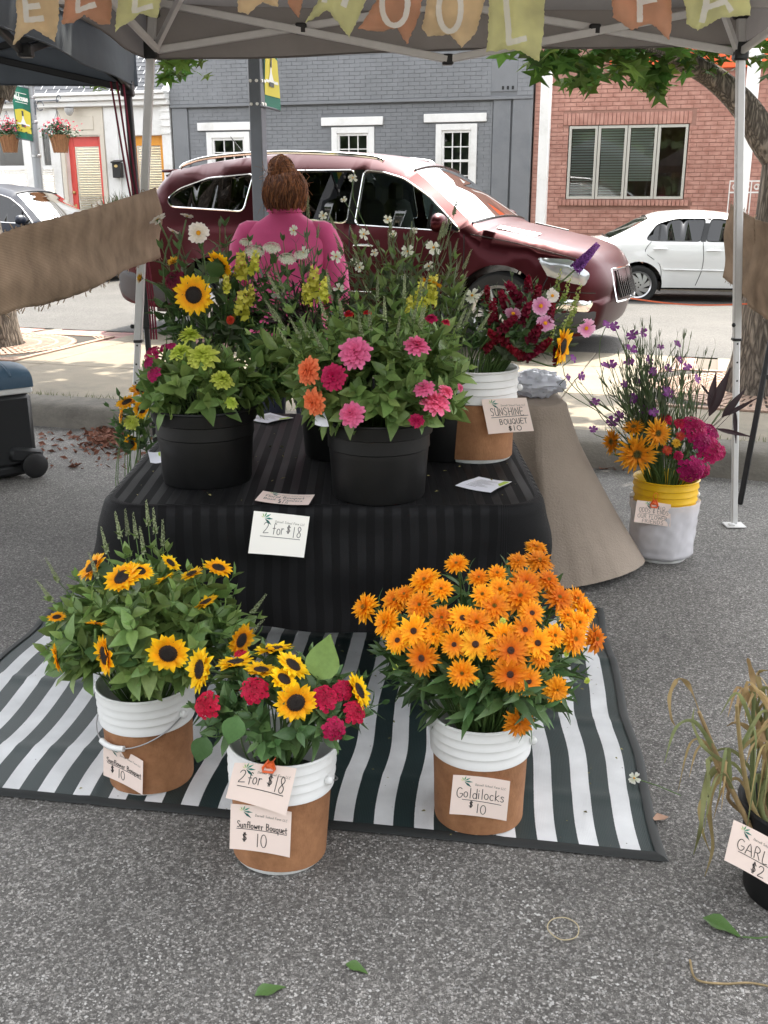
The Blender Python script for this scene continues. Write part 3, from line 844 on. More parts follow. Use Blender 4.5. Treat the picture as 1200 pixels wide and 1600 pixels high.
class Car:
    def __init__(c, name, label, paint, spec, s, w, z, clad=None, group=None):
        c.sp = spec; c.W = spec['W']; sp = spec
        c.root = empty(name, S(s, w, z), label, 'car', group, (0, 0, SROT))
        top = smooth2(sp['top'], 6)
        c.top = top
        low = []
        for (xc, r) in sp['arches']:
            a0 = math.asin(max(-1, min(1, (sp['sill'] - sp['wz']) / r)))
            low.append([(xc + r * math.cos(a), sp['wz'] + r * math.sin(a)) for a in [lerp(PI - a0, a0, k / 20) for k in range(21)]])
        # rear bottom -> front bottom
        lower = [(top[-1][0], top[-1][1])]
        for arc in reversed(low) if sp['arches'][0][0] > sp['arches'][1][0] else low: lower += [(arc[0][0] , sp['sill'])] + arc[1:-1] + [(arc[-1][0], sp['sill'])]
        lower.append((top[0][0], top[0][1]))
        poly = dense(top, .05, False)[:-1] + dense(lower, .05, False)[:-1]
        c.poly = poly
        c.edge = [p for p in top]
        wins = [dense(smooth2(w_, 4, True) if False else rounded(w_, .06), .06) for w_ in sp['windows']]
        c.wins = wins
        ext = []
        n = len(top)
        for i in range(1, n - 1):
            tx, tz = top[i + 1][0] - top[i - 1][0], top[i + 1][1] - top[i - 1][1]; l = math.hypot(tx, tz) or 1
            for d in (.012, .03, .055, .09): ext.append((top[i][0] + tz / l * d * sp.get('flip', 1), top[i][1] - tx / l * d * sp.get('flip', 1)))
        pts, tris = fill(poly, wins, .09, ext)
        b = MB()
        for sg in (-1, 1):
            fs = [t if sg < 0 else tuple(reversed(t)) for t in tris]
            # keep outward facing whatever the order of the triangulation
            t0 = tris[0]; ar = (pts[t0[1]][0] - pts[t0[0]][0]) * (pts[t0[2]][1] - pts[t0[0]][1]) - (pts[t0[2]][0] - pts[t0[0]][0]) * (pts[t0[1]][1] - pts[t0[0]][1])
            if ar < 0: fs = [tuple(reversed(f)) for f in fs]
            b.add([(x, sg * c.y(x, z_), z_) for x, z_ in pts], fs)
        NY = 12
        def strip(mb, i0, i1, inset=0.0):
            def fn(u, v):
                i = lerp(i0, i1, v); k = min(int(i), n - 2); q = i - k
                x, z_ = lerp(top[k][0], top[k + 1][0], q), lerp(top[k][1], top[k + 1][1], q)
                y = c.y(x, z_) * (2 * u - 1); cr = c.crown(x, z_)
                return (x + cr[0] * (1 - (2 * u - 1) ** 2), y, z_ + cr[1] * (1 - (2 * u - 1) ** 2))
            mb.grid(fn, NY, int(i1 - i0), flip=True)
        gi = []
        for (ga, ge) in sp['glass_strip']:
            k0 = min(range(n), key=lambda i: math.hypot(top[i][0] - ga[0], top[i][1] - ga[1])); k1 = min(range(n), key=lambda i: math.hypot(top[i][0] - ge[0], top[i][1] - ge[1]))
            gi.append((min(k0, k1), max(k0, k1)))
        gi.sort(); prev = 0
        for (k0, k1) in gi: strip(b, prev, k0); prev = k1
        strip(b, prev, n - 1)
        me = b.mesh('body', paint, 0)
        bm = bmesh.new(); bm.from_mesh(me); bmesh.ops.remove_doubles(bm, verts=bm.verts, dist=.004); bmesh.ops.recalc_face_normals(bm, faces=bm.faces); bm.to_mesh(me); bm.free()
        me.polygons.foreach_set('use_smooth', [True] * len(me.polygons)); me.set_sharp_from_angle(angle=R(50))
        c.body = place('body', me, c.root)
        for (k0, k1) in gi:
            g = MB(); strip(g, k0, k1); nm = 'windscreen' if top[k0][0] > 0 else 'rear_window'
            g.build(nm, sp['wglass'], c.root, 180)
            e = MB()
            rim = []
            for i, (x, z_) in ((k0, top[k0]), (k1, top[k1])):
                e.tube([(x + c.crown(x, z_)[0] * (1 - u * u), u * c.y(x, z_), z_ + .004 + c.crown(x, z_)[1] * (1 - u * u)) for u in [j / 8 - 1 for j in range(17)]], .012, 5)
            e.build('window_seal', TRIMB, c.root, 60)
        # side windows
        for sg in (-1, 1):
            for k, w_ in enumerate(wins):
                p2, t2 = fill(w_, [], .15)
                g = MB(); g.add([(x, sg * (c.y(x, z_) - .012), z_) for x, z_ in p2], t2)
                g.build('side_window', sp['sglass'][k], c.root, 180)
                r_ = MB(); lp = [(x, sg * (c.y(x, z_) + .003), z_) for x, z_ in w_]
                r_.tube(lp + [lp[0]], .0075, 5, False); r_.build('window_trim', sp['trim'], c.root, 60)
            for pl in sp['pillars']:
                p2, t2 = fill(dense(pl, .08), [], .12)
                g = MB(); g.add([(x, sg * (c.y(x, z_) + .001), z_) for x, z_ in p2], t2 if sg < 0 else [tuple(reversed(t)) for t in t2]); g.build('pillar', TRIMB, c.root, 60)
            for sm in sp['seams']:
                g = MB(); g.tube([(x, sg * (c.y(x, z_) - .001), z_) for x, z_ in dense(smooth2(sm, 4), .05, False)], .0055, 4); g.build('door_seam', TRIMB, c.root, 60)
            for sm in sp.get('strips', []):
                g = MB(); g.tube([(x, sg * (c.y(x, z_) + .002), z_) for x, z_ in dense(smooth2(sm[0], 4), .06, False)], sm[1], 6); g.build('side_moulding', sm[2], c.root, 60)
            for (x, z_) in sp['handles']:
                g = MB(); y = sg * (c.y(x, z_) + .02)
                g.tube([(x - .1, y - sg * .015, z_), (x - .07, y + sg * .005, z_ + .004), (x, y + sg * .01, z_ + .006), (x + .07, y + sg * .005, z_ + .004), (x + .1, y - sg * .015, z_)], [.01, .014, .016, .014, .01], 8)
                g.build('door_handle', sp['handle_m'], c.root, 60)
            for (nm, pg, mt, off) in sp['patches']:
                p2, t2 = fill(dense(rounded(pg, .04), .04), [], .028)
                t0 = t2[0]; ar = (p2[t0[1]][0] - p2[t0[0]][0]) * (p2[t0[2]][1] - p2[t0[0]][1]) - (p2[t0[2]][0] - p2[t0[0]][0]) * (p2[t0[1]][1] - p2[t0[0]][1])
                fl = (sg < 0) == (ar > 0)
                cx = sum(p[0] for p in p2) / len(p2); cz = sum(p[1] for p in p2) / len(p2)
                def bul(x, z_):
                    d = seg_d((x, z_), pg); return off * min(1, d / .05) + .0005 - (.004 if d < .004 else 0)
                g = MB(); g.add([(x + .3 * bul(x, z_) * (1 if cx > 0 else -1), sg * (c.y(x, z_) + bul(x, z_)), z_) for x, z_ in p2], t2 if fl else [tuple(reversed(t)) for t in t2])
                g.build(nm, mt, c.root, 60)
            # mirror
            x, z_ = sp['mirror']; y = c.y(x, z_)
            g = MB(); g.ball((0, 0, 0), (.085, .13, .085), 14, 10)
            g.v = [(p[0] if p[0] > -.035 else -.035, p[1], p[2] * (1 - .12 * p[1] / .13 * 0)) for p in g.v]
            mo = g.build('mirror', paint, c.root, 60, Matrix.Translation((x, sg * (y + .15), z_ + .07)))
            g = MB(); g.tube([(0, -sg * .17, -.09), (0, -sg * .08, -.07), (0, -sg * .02, -.04)], [.03, .025, .03], 8); g.box((-.038, 0, -.0), (.004, .19, .11)); g.build('mirror_arm', TRIMB, mo)
        # wheels
        for (xc, r) in sp['arches']:
            for sg in (-1, 1):
                c.wheel(xc, sg * (c.W - sp['tuck']), sp['wz'], sp['tyre'], sg, sp['rim'])
            g = MB()
            g.lathe([(r + .0, -c.W + .05), (r + .0, c.W - .05)], 24, axis='Y', a0=-.3, a1=PI + .3); g.xf(Matrix.Translation((xc, 0, sp['wz'])))
            g.build('wheel_well', TRIMB, c.root, 60)
        g = MB(); x0, x1 = sp['top'][-1][0] + .25, sp['top'][0][0] - .3
        g.box(((x0 + x1) / 2, 0, sp['sill'] + .02), (x1 - x0, c.W * 1.6, .12)); g.build('underbody', TRIMB, c.root, 0)
        # seats, dash, steering wheel
        zf = sp['belt']
        for (x, yy) in sp['seats']:
            for sg in (-1, 1):
                g = MB(); g.box((x - .22, sg * yy, zf - .12), (.14, .5, .72), Matrix.Rotation(R(-14), 3, 'Y'), r=.05); g.box((x, sg * yy, zf - .48), (.5, .5, .16), r=.05); g.box((x - .31, sg * yy, zf + .3), (.09, .26, .19), r=.035)
                g.build('seat', SEATM, c.root)
        x = sp['dash']
        g = MB(); g.box((x, 0, zf - .16), (.5, c.W * 1.6, .3), r=.08); g.build('dashboard', TRIMB, c.root)
        g = MB(); g.tube([(.19 * math.cos(a) , .19 * math.sin(a), 0) for a in [2 * PI * k / 20 for k in range(21)]], .016, 6, False); g.bar((-.18, 0, 0), (.18, 0, 0), .03); g.build('steering_wheel', TRIMB, c.root, 60, Matrix.Translation((x - .38, .38, zf + .02)) @ Matrix.Rotation(R(-62), 4, 'Y'))
    def y(c, x, z):
        sp = c.sp; W = c.W
        zb = sp['belt']; w = W
        # tumblehome above the belt, tuck under below
        if z > zb - .06: d = z - zb + .06; w -= sp['tumble'] * d * min(1, d / .12)
        if z < .62: w -= .22 * max(0, (.62 - z)) ** 1.6
        w += sp.get('crease', .012) * math.exp(-((z - (sp['crease_z'] + .03 * x / 2)) / .05) ** 2) if abs(x) < sp['nose'] - .7 else 0
        # plan rounding at the ends
        for e, sgn in ((sp['nose'], 1), (-sp['tail'], -1)):
            L_ = sp['round_f'] if sgn > 0 else sp['round_r']
            t = (sgn * x - (abs(e) - L_)) / L_
            if t > 0: w -= W * (sp['cut_f'] if sgn > 0 else sp['cut_r']) * min(t, 1.05) ** 2.4
        # wheel arch flare
        for (xc, r) in sp['arches']:
            d = math.hypot(x - xc, z - sp['wz']) - r
            if d < .12 and z < .95: w += .02 * (1 - max(d, 0) / .12)
        # fillet along the top silhouette
        r = sp.get('fillet', .1)
        d = min(seg_open((x, z), c.top), r) if abs(z) > .5 else r
        w -= r * .75 * (1 - math.sqrt(max(0, 1 - (1 - d / r) ** 2)))
        return max(w, .25)
    def crown(c, x, z):
        zb = c.sp['belt']
        if z > zb + .32: return (0, .045)
        t = c.sp['top']
        if x > c.sp['nose'] - .45: return (.085, .03)
        if x < -c.sp['tail'] + .6: return (-.07, .015)
        return (.05 if x > 0 else -.04, .045)
    def wheel(c, x, y, z, r, sg, kind):
        wo = MB(); w = .22
        wo.lathe([(r * .66, -w / 2 + .02), (r * .78, -w / 2), (r * .93, -w / 2 + .005), (r * .99, -w / 2 + .03), (r, -w / 4), (r, w / 4), (r * .99, w / 2 - .03), (r * .93, w / 2 - .005), (r * .78, w / 2), (r * .66, w / 2 - .02)], 40, axis='Y')
        for k in range(3): wo.lathe([(r * 1.001, -.05 + .05 * k - .004), (r * 1.004, -.05 + .05 * k), (r * 1.001, -.05 + .05 * k + .004)], 40, axis='Y')
        root = wo.build('wheel', TYRE, c.root, 40, Matrix.Translation((x, y, z)))
        f = sg * (w / 2 - .012)
        ri = MB(); rr = r * .68
        ri.lathe([(rr * .2, 0), (rr * .97, 0)], 32, axis='Y', c=(0, f - sg * .06, 0), m=1)
        ri.lathe([(rr * .9, 0), (rr, sg * .015), (rr * 1.02, 0), (rr, -sg * .02)], 36, axis='Y', c=(0, f, 0))
        n = 7 if kind == 'hub' else 6
        if kind == 'hub':
            ri.lathe([(0, sg * .012), (rr * .3, sg * .01), (rr * .95, -sg * .005)], 36, axis='Y', c=(0, f - sg * .005, 0))
            for k in range(9):
                a = 2 * PI * k / 9
                q = [(math.cos(a + b_) * rr * t, f + sg * (.006 - .004 * (t > .6)), math.sin(a + b_) * rr * t) for (t, b_) in ((.42, .02), (.88, .42), (.9, .68), (.5, .22))]
                ri.poly(q, 1)
            for k in range(5):
                a = 2 * PI * k / 5; ri.ball((math.cos(a) * rr * .2, f + sg * .008, math.sin(a) * rr * .2), .012, 8, 6, 1)
        else:
            for k in range(n):
                a = 2 * PI * k / n
                for o in (-.13, .13):
                    ri.bar((math.cos(a) * rr * .15, f, math.sin(a) * rr * .15), (math.cos(a + o) * rr * .95, f - sg * .01, math.sin(a + o) * rr * .95), rr * .11, .03, up=V((0, 1, 0)))
            ri.lathe([(0, sg * .012), (rr * .2, sg * .008), (rr * .24, -sg * .02)], 20, axis='Y', c=(0, f + sg * .01, 0))
        ri.build('rim', [ALLOY, TRIMB], root, 40)
def seg_open(p, pl):
    best = 9
    px, py = p
    for i in range(len(pl) - 1):
        ax, ay = pl[i]
        if abs(ax - px) > .25 or abs(ay - py) > .25: continue
        bx, by = pl[i + 1]; dx, dy = bx - ax, by - ay; l = dx * dx + dy * dy
        t = 0 if l == 0 else max(0, min(1, ((px - ax) * dx + (py - ay) * dy) / l))
        d = math.hypot(px - ax - dx * t, py - ay - dy * t)
        if d < best: best = d
    return best

MAROON = M('maroon_car_paint', (.042, .0014, .004), .34, metal=.7, coat=.05, spec=.4)
WHITEC = M('white_car_paint', (.76, .76, .75), .3, coat=1.)
BLACKC = M('charcoal_car_paint', (.014, .018, .03), .42, metal=.0, spec=.3, coat=.1)
TINT = glass_mat('tinted_glass', (.5, .52, .55), .12)
CLEAR = glass_mat('clear_car_glass', (.75, .9, .86), .42)
MIDG = glass_mat('grey_car_glass', (.4, .46, .52), .12)
SUV = dict(W=.985, sill=.25, wz=.375, nose=2.46, tail=2.82, belt=1.13, tumble=.46, tuck=.12, tyre=.37, rim='alloy', fillet=.12,
    top=[(2.2, .18), (2.36, .21), (2.43, .35), (2.46, .54), (2.44, .68), (2.38, .8), (2.28, .89), (2.12, .955), (1.85, 1.015), (1.6, 1.065), (1.42, 1.1), (1.3, 1.135), (.98, 1.365), (.64, 1.605), (.46, 1.68), (.15, 1.74), (-.4, 1.785), (-1.0, 1.78), (-1.6, 1.725), (-2.0, 1.66), (-2.14, 1.62), (-2.3, 1.38), (-2.46, 1.13), (-2.52, .98), (-2.62, .84), (-2.78, .72), (-2.82, .55), (-2.74, .36), (-2.55, .3)],
    arches=[(1.56, .435), (-1.46, .435)], round_f=.5, round_r=.6, cut_f=.27, cut_r=.24, crease_z=.84,
    glass_strip=[((1.28, 1.15), (.62, 1.615)), ((-2.16, 1.59), (-2.44, 1.17))], wglass=MIDG,
    windows=[[(1.2, 1.09), (.82, 1.4), (.55, 1.555), (.3, 1.62), (.12, 1.635), (.12, 1.14)], [(.03, 1.635), (-.75, 1.635), (-.92, 1.58), (-.96, 1.23), (.03, 1.15)], [(-1.08, 1.61), (-1.6, 1.57), (-1.92, 1.47), (-2.05, 1.37), (-1.98, 1.29), (-1.12, 1.25)]],
    sglass=[CLEAR, TINT, TINT], trim=CHROME, pillars=[[(.125, 1.145), (.125, 1.64), (.025, 1.64), (.025, 1.15)], [(.88, 1.12), (.88, 1.32), (.85, 1.34), (.85, 1.12)]],
    seams=[[(1.22, 1.07), (1.22, .6), (1.12, .36)], [(.075, 1.14), (.075, .5), (.1, .33)], [(-.94, 1.22), (-.97, .95), (-.98, .86), (-.95, .6), (-.94, .36)], [(1.28, 1.07), (1.7, 1.0), (2.05, .92), (2.24, .87)], [(2.01, .71), (1.97, .6), (2.0, .46)], [(2.0, .6), (2.2, .585), (2.4, .57)]],
    strips=[([(1.06, .34), (0, .34), (-.95, .34)], .03, CLAD), ([(.95, .52), (0, .525), (-.95, .535)], .008, CHROME)],
    handles=[(.22, .95), (-.82, .98)], handle_m=CHROME, mirror=(1.02, 1.1), dash=1.05, seats=[(.3, .38), (-.65, .38), (-1.5, .38)],
    patches=[('headlight', [(1.9, .88), (2.0, .72), (2.32, .63), (2.36, .74), (2.2, .87)], LENS, .02), ('headlight_bulb', [(2.06, .8), (2.08, .72), (2.2, .7), (2.2, .8)], CHROME, .026), ('fog_lamp', [(2.08, .42), (2.36, .4), (2.4, .5), (2.12, .53)], CHROME, .014), ('indicator', [(2.12, .43), (2.19, .425), (2.21, .515), (2.14, .52)], AMBER, .024),
             ('bumper_cladding', [(1.97, .24), (2.18, .19), (2.35, .22), (2.42, .35), (2.42, .41), (2.06, .415), (1.98, .4)], CLAD, .01), ('tail_lamp', [(-2.38, 1.2), (-2.22, 1.2), (-2.3, 1.0), (-2.46, .98)], REDL, .016), ('rear_cladding', [(-1.97, .31), (-2.5, .31), (-2.76, .4), (-2.8, .7), (-2.3, .6), (-1.95, .42)], CLAD, .012)])
suv = Car('maroon_suv', 'large maroon SUV parked along the sidewalk behind the woman in pink', MAROON, SUV, 1.55, 3.2 + .985 * 1.03, .152)
r_ = suv.root
r_.scale = (1.03, 1.03, 1.03)
r_.rotation_euler.z -= R(5.5)
m_ = MB()
for sg in (-1, 1):
    m2 = MB(); pts = [(x, sg * (.985 - .46 * .52 - .06), z) for x, z in ((.3, 1.715), (.2, 1.75), (-.2, 1.785), (-.9, 1.808), (-1.6, 1.77), (-1.9, 1.71), (-1.97, 1.67))]
    m2.tube(catmull(pts, 5), .019, 8); m2.build('roof_rail', CHROME, r_)
m2 = MB(); m2.box((-2.17, 0, 1.645), (.2, 1.2, .03), r=.012); m2.build('spoiler', MAROON, r_)
m2 = MB(); m2.tube([(-1.75, .35, 1.75), (-1.98, .35, 2.02)], [.012, .004], 6); m2.build('antenna', TRIMB, r_)
for k in range(3):
    for sg in (-1, 1):
        m2 = MB(); m2.tube([(1.82 - .02 * k, sg * (.56 + .05 * k), 1.062 - .006 * k), (1.45, sg * (.62 + .05 * k), 1.132 - .006 * k)], .008, 5); m2.build('hood_vent', CHROME if k == 1 else TRIMB, r_)
m2 = MB()
for k in range(11): m2.bar((2.58 - .004 * abs(k - 5), -.36 + .072 * k, .5), (2.5 - .004 * abs(k - 5), -.36 + .072 * k, .74), .02, .03)
m2.build('grille', TRIMB, r_)
m2 = MB(); m2.tube([(2.585 - .05 * u * u, u * .46, .47) for u in [j / 6 - 1 for j in range(13)]] + [(2.51 - .05 * u * u, u * .44, .76) for u in [1 - j / 6 for j in range(13)]] + [(2.535, -.46, .47)], .011, 6); m2.build('grille_surround', CHROME, r_)
m2 = MB(); m2.tube([(1.17, -.7, 1.235), (1.24, -.2, 1.225), (1.2, .3, 1.25)], .01, 5); m2.build('wiper', TRIMB, r_)
SEDAN = dict(W=.85, sill=.26, wz=.30, nose=2.2, tail=2.2, belt=.93, tumble=.5, tuck=.1, tyre=.3, rim='hub', fillet=.11,
    top=[(2.05, .24), (2.18, .32), (2.21, .48), (2.17, .62), (2.0, .72), (1.6, .81), (1.2, .88), (1.02, .92), (.7, 1.1), (.3, 1.3), (.1, 1.355), (-.3, 1.385), (-.75, 1.37), (-1.02, 1.31), (-1.3, 1.16), (-1.62, 1.01), (-1.8, .985), (-2.08, .96), (-2.17, .9), (-2.2, .7), (-2.2, .5), (-2.12, .32), (-2.0, .26)],
    arches=[(1.32, .36), (-1.16, .36)], round_f=.6, round_r=.5, cut_f=.34, cut_r=.22, crease_z=.74,
    glass_strip=[((.98, .94), (.28, 1.31)), ((-1.05, 1.3), (-1.6, 1.02))], wglass=MIDG,
    windows=[[(.78, .96), (.3, 1.24), (.05, 1.3), (-.12, 1.31), (-.2, .97)], [(-.27, .97), (-.2, 1.31), (-.65, 1.3), (-.92, 1.22), (-1.08, .99), (-.95, .975)]],
    sglass=[glass_mat('sedan_glass', (.3, .36, .42), .07)] * 2, trim=TRIMB, pillars=[[(-.9, .97), (-.88, 1.23), (-.85, 1.24), (-.87, .97)], [(-.2, .965), (-.12, 1.315), (-.2, 1.315), (-.275, .965)]],
    seams=[[(.85, .93), (.88, .6), (.8, .34)], [(-.24, .96), (-.22, .6), (-.3, .3)], [(-1.0, .96), (-1.08, .8), (-.86, .62), (-.82, .4)]],
    strips=[([(.95, .52), (0, .53), (-.8, .54)], .014, WHITEC)], handles=[(-.08, .83), (-.86, .85)], handle_m=WHITEC, mirror=(.66, .95), dash=.75, seats=[(.05, .34), (-.75, .34)],
    patches=[('headlight', [(1.85, .58), (2.14, .52), (2.16, .64), (1.95, .72)], LENS, .015), ('tail_lamp', [(-1.95, .72), (-2.17, .7), (-2.15, .88), (-2.0, .9)], REDL, .015), ('bumper_strip', [(-1.6, .5), (-2.18, .48), (-2.18, .54), (-1.62, .555)], TRIMB, .01)])
sx, _ = (0, 0)
sed = Car('white_sedan', 'white four door sedan parked in front of the brick storefront', WHITEC, SEDAN, 4.88, 9.0 + .85, .08)
sed.root.scale = (.94, .94, .91)
sed.root.rotation_euler.z += R(9)
CROSS = {k: v for k, v in SUV.items()}
sc = .9
def sc2(l): return [(x * sc, z * (.93 if True else 1)) for x, z in l]
CROSS.update(W=.93, nose=2.21, tail=2.54, belt=1.05, wz=.36, tyre=.355, top=sc2(SUV['top']), arches=[(1.4, .42), (-1.3, .42)], windows=[sc2(l) for l in SUV['windows']], pillars=[sc2(l) for l in SUV['pillars']],
    seams=[sc2(l) for l in SUV['seams']], strips=[], handles=sc2(SUV['handles']), mirror=(.92, 1.02), dash=.94, patches=[(a, sc2(p), m, o) for a, p, m, o in SUV['patches']], sglass=[MIDG, MIDG, TINT], crease_z=.78, sill=.27)
ms, mz = fac(70, 325, 9.15)
cross = Car('charcoal_crossover', 'charcoal crossover car parked before the white shop at the left edge', BLACKC, CROSS, ms - 1.4, 9.25 + .93, .08)
# ------------------------------------------------------------------ a hand-drawn stroke alphabet (x, y in cap heights)
def arc(cx, cy, rx, ry, a0, a1, n=10): return [(cx + rx * math.cos(R(lerp(a0, a1, i / n))), cy + ry * math.sin(R(lerp(a0, a1, i / n)))) for i in range(n + 1)]
GL = {
 'A': (.62, [[(.0, 0), (.3, 1), (.6, 0)], [(.1, .36), (.5, .36)]]), 'B': (.6, [[(.05, 0), (.05, 1)], [(.05, 1), (.4, .95), (.45, .75), (.36, .56), (.05, .53), (.45, .46), (.52, .24), (.4, .04), (.05, 0)]]),
 'C': (.58, [arc(.32, .5, .3, .5, 55, 305)]), 'D': (.62, [[(.06, 0), (.06, 1)], [(.06, 1), (.36, .93), (.56, .6), (.5, .22), (.3, .03), (.06, 0)]]),
 'E': (.52, [[(.5, 1), (.06, 1), (.06, 0), (.5, .02)], [(.06, .52), (.42, .54)]]), 'F': (.5, [[(.5, 1), (.06, .98), (.06, 0)], [(.06, .5), (.4, .52)]]),
 'G': (.66, [arc(.34, .5, .32, .5, 50, 330), [(.62, .24), (.62, .42), (.36, .42)]]), 'H': (.6, [[(.06, 0), (.06, 1)], [(.54, 0), (.54, 1)], [(.06, .5), (.54, .52)]]),
 'I': (.22, [[(.1, 0), (.1, 1)]]), 'L': (.5, [[(.06, 1), (.06, 0), (.48, .02)]]), 'N': (.6, [[(.06, 0), (.06, .98), (.52, .02), (.52, 1)]]), 'M': (.74, [[(.05, 0), (.1, 1), (.36, .3), (.62, 1), (.68, 0)]]),
 'O': (.66, [arc(.33, .5, .3, .5, 90, 450, 16)]), 'Q': (.68, [arc(.33, .5, .3, .5, 90, 450, 16), [(.4, .25), (.62, -.05)]]), 'R': (.6, [[(.06, 0), (.06, 1), (.4, .95), (.46, .74), (.34, .55), (.06, .5)], [(.26, .52), (.54, 0)]]),
 'S': (.54, [[(.5, .86), (.34, 1), (.14, .94), (.08, .74), (.24, .56), (.42, .42), (.46, .18), (.3, .01), (.06, .1)]]), 'T': (.56, [[(.0, .98), (.56, 1)], [(.28, 1), (.28, 0)]]),
 'U': (.6, [[(.06, 1), (.06, .3), (.16, .04), (.38, .02), (.52, .25), (.52, 1)], [(.52, .4), (.54, 0)]]), 'W': (.8, [[(0, 1), (.2, 0), (.4, .75), (.6, 0), (.8, 1)]]),
 'a': (.46, [arc(.22, .27, .2, .27, 30, 390, 12), [(.42, .54), (.42, .0)]]), 'b': (.46, [[(.05, 1), (.05, 0)], arc(.24, .27, .2, .27, 150, -200, 12)]), 'c': (.42, [arc(.23, .27, .2, .27, 50, 310)]),
 'd': (.48, [arc(.22, .27, .2, .27, 30, 390, 12), [(.43, 1), (.43, 0)]]), 'e': (.44, [[(.04, .3), (.4, .32), (.32, .52), (.14, .52), (.03, .28), (.14, .02), (.38, .08)]]), 'f': (.36, [[(.4, .92), (.28, 1), (.18, .85), (.16, 0)], [(0, .52), (.34, .54)]]),
 'h': (.46, [[(.05, 1), (.05, 0)], [(.05, .35), (.2, .54), (.36, .46), (.4, 0)]]), 'i': (.18, [[(.08, .54), (.08, 0)], [(.08, .76), (.09, .8)]]), 'k': (.44, [[(.05, 1), (.05, 0)], [(.4, .58), (.07, .26), (.42, 0)]]),
 'l': (.18, [[(.08, 1), (.08, 0)]]), 'm': (.7, [[(.05, .54), (.05, 0)], [(.05, .36), (.18, .54), (.31, .44), (.33, 0)], [(.33, .36), (.46, .54), (.6, .44), (.62, 0)]]), 'n': (.46, [[(.05, .54), (.05, 0)], [(.05, .36), (.2, .54), (.36, .46), (.4, 0)]]),
 'o': (.46, [arc(.22, .27, .2, .27, 90, 450, 12)]), 'q': (.48, [arc(.22, .27, .2, .27, 30, 390, 12), [(.42, .54), (.42, -.4)]]), 'r': (.36, [[(.06, .54), (.06, 0)], [(.06, .34), (.18, .52), (.34, .5)]]),
 's': (.4, [[(.36, .46), (.2, .54), (.07, .42), (.3, .24), (.34, .1), (.18, .0), (.03, .06)]]), 't': (.36, [[(.16, .85), (.16, .08), (.32, .02)], [(.02, .54), (.34, .54)]]), 'u': (.46, [[(.05, .54), (.06, .14), (.2, 0), (.38, .16), (.39, .54)], [(.39, .3), (.42, 0)]]),
 'w': (.62, [[(.02, .54), (.16, 0), (.3, .4), (.44, 0), (.58, .54)]]), 'x': (.4, [[(.02, .54), (.38, 0)], [(.36, .54), (.04, 0)]]), 'y': (.44, [[(.03, .54), (.2, .1)], [(.4, .54), (.1, -.4)]]),
 '0': (.58, [arc(.28, .46, .25, .47, 100, 460, 16)]), '1': (.26, [[(.12, .95), (.1, 0)]]), '2': (.56, [[(.06, .78), (.18, .96), (.4, .94), (.46, .72), (.3, .38), (.05, .04), (.2, .02), (.54, .06)]]), '3': (.5, [[(.06, .9), (.3, 1), (.44, .8), (.22, .56), (.46, .36), (.36, .06), (.04, .06)]]),
 '5': (.5, [[(.46, .98), (.12, .96), (.1, .56), (.36, .58), (.46, .3), (.3, .02), (.04, .08)]]), '8': (.5, [[(.42, .82), (.26, 1), (.1, .84), (.2, .58), (.42, .34), (.36, .06), (.16, .02), (.06, .22), (.22, .48), (.4, .7), (.42, .82)]]),
 '$': (.46, [[(.4, .74), (.26, .86), (.1, .74), (.16, .56), (.36, .44), (.36, .24), (.2, .14), (.04, .26)], [(.18, 1), (.16, .0)], [(.28, 1), (.26, .0)]]), '&': (.5, [[(.42, .95), (.2, .9), (.16, .66), (.38, .56), (.14, .5), (.06, .22), (.24, .04), (.46, .18)], [(.28, 1.1), (.24, -.1)]]), '-': (.4, [[(.05, .4), (.35, .4)]]), ' ': (.34, []),
}
def ribbon(mb, pts, w, z=0.0, m=None):
    pts = [V((p[0], p[1], 0)) for p in pts]
    L_, R_ = [], []
    for i, p in enumerate(pts):
        t = pts[min(i + 1, len(pts) - 1)] - pts[max(i - 1, 0)]
        if t.length < 1e-9: t = V((1, 0, 0))
        t.normalize(); n = V((-t.y, t.x, 0)) * w / 2
        e = t * w * .4 if i in (0, len(pts) - 1) else V((0, 0, 0))
        if i == 0: e = -e
        L_.append(p + n + e + V((0, 0, z))); R_.append(p - n + e + V((0, 0, z)))
    k = len(pts)
    mb.add(L_ + R_, [(k + i, k + i + 1, i + 1, i) for i in range(k - 1)], m)
def text_w(s, h, sp=.14): return sum(GL[c][0] + sp for c in s) * h
def write(mb, s, x, y, h, w, z=.0004, wob=.03, sp=.14, slant=.0, rise=0.0, m=None, fit=None):
    k = 1.0
    if fit: k = fit / text_w(s, h, sp)
    for c in s:
        adv, st = GL[c]
        ox, oy = rnd.uniform(-wob, wob) * h * .5, rnd.uniform(-wob, wob) * h
        for q in st:
            q2 = [(x + ox + (px + slant * py) * h * k, y + oy + py * h) for px, py in q]
            if len(q2) > 2: q2 = [(p.x, p.y) for p in catmull([(a, b_, 0) for a, b_ in q2], 3)]
            ribbon(mb, q2, w, z, m)
        x += (adv + sp) * h * k; y += rise * (adv + sp) * h * k
    return x
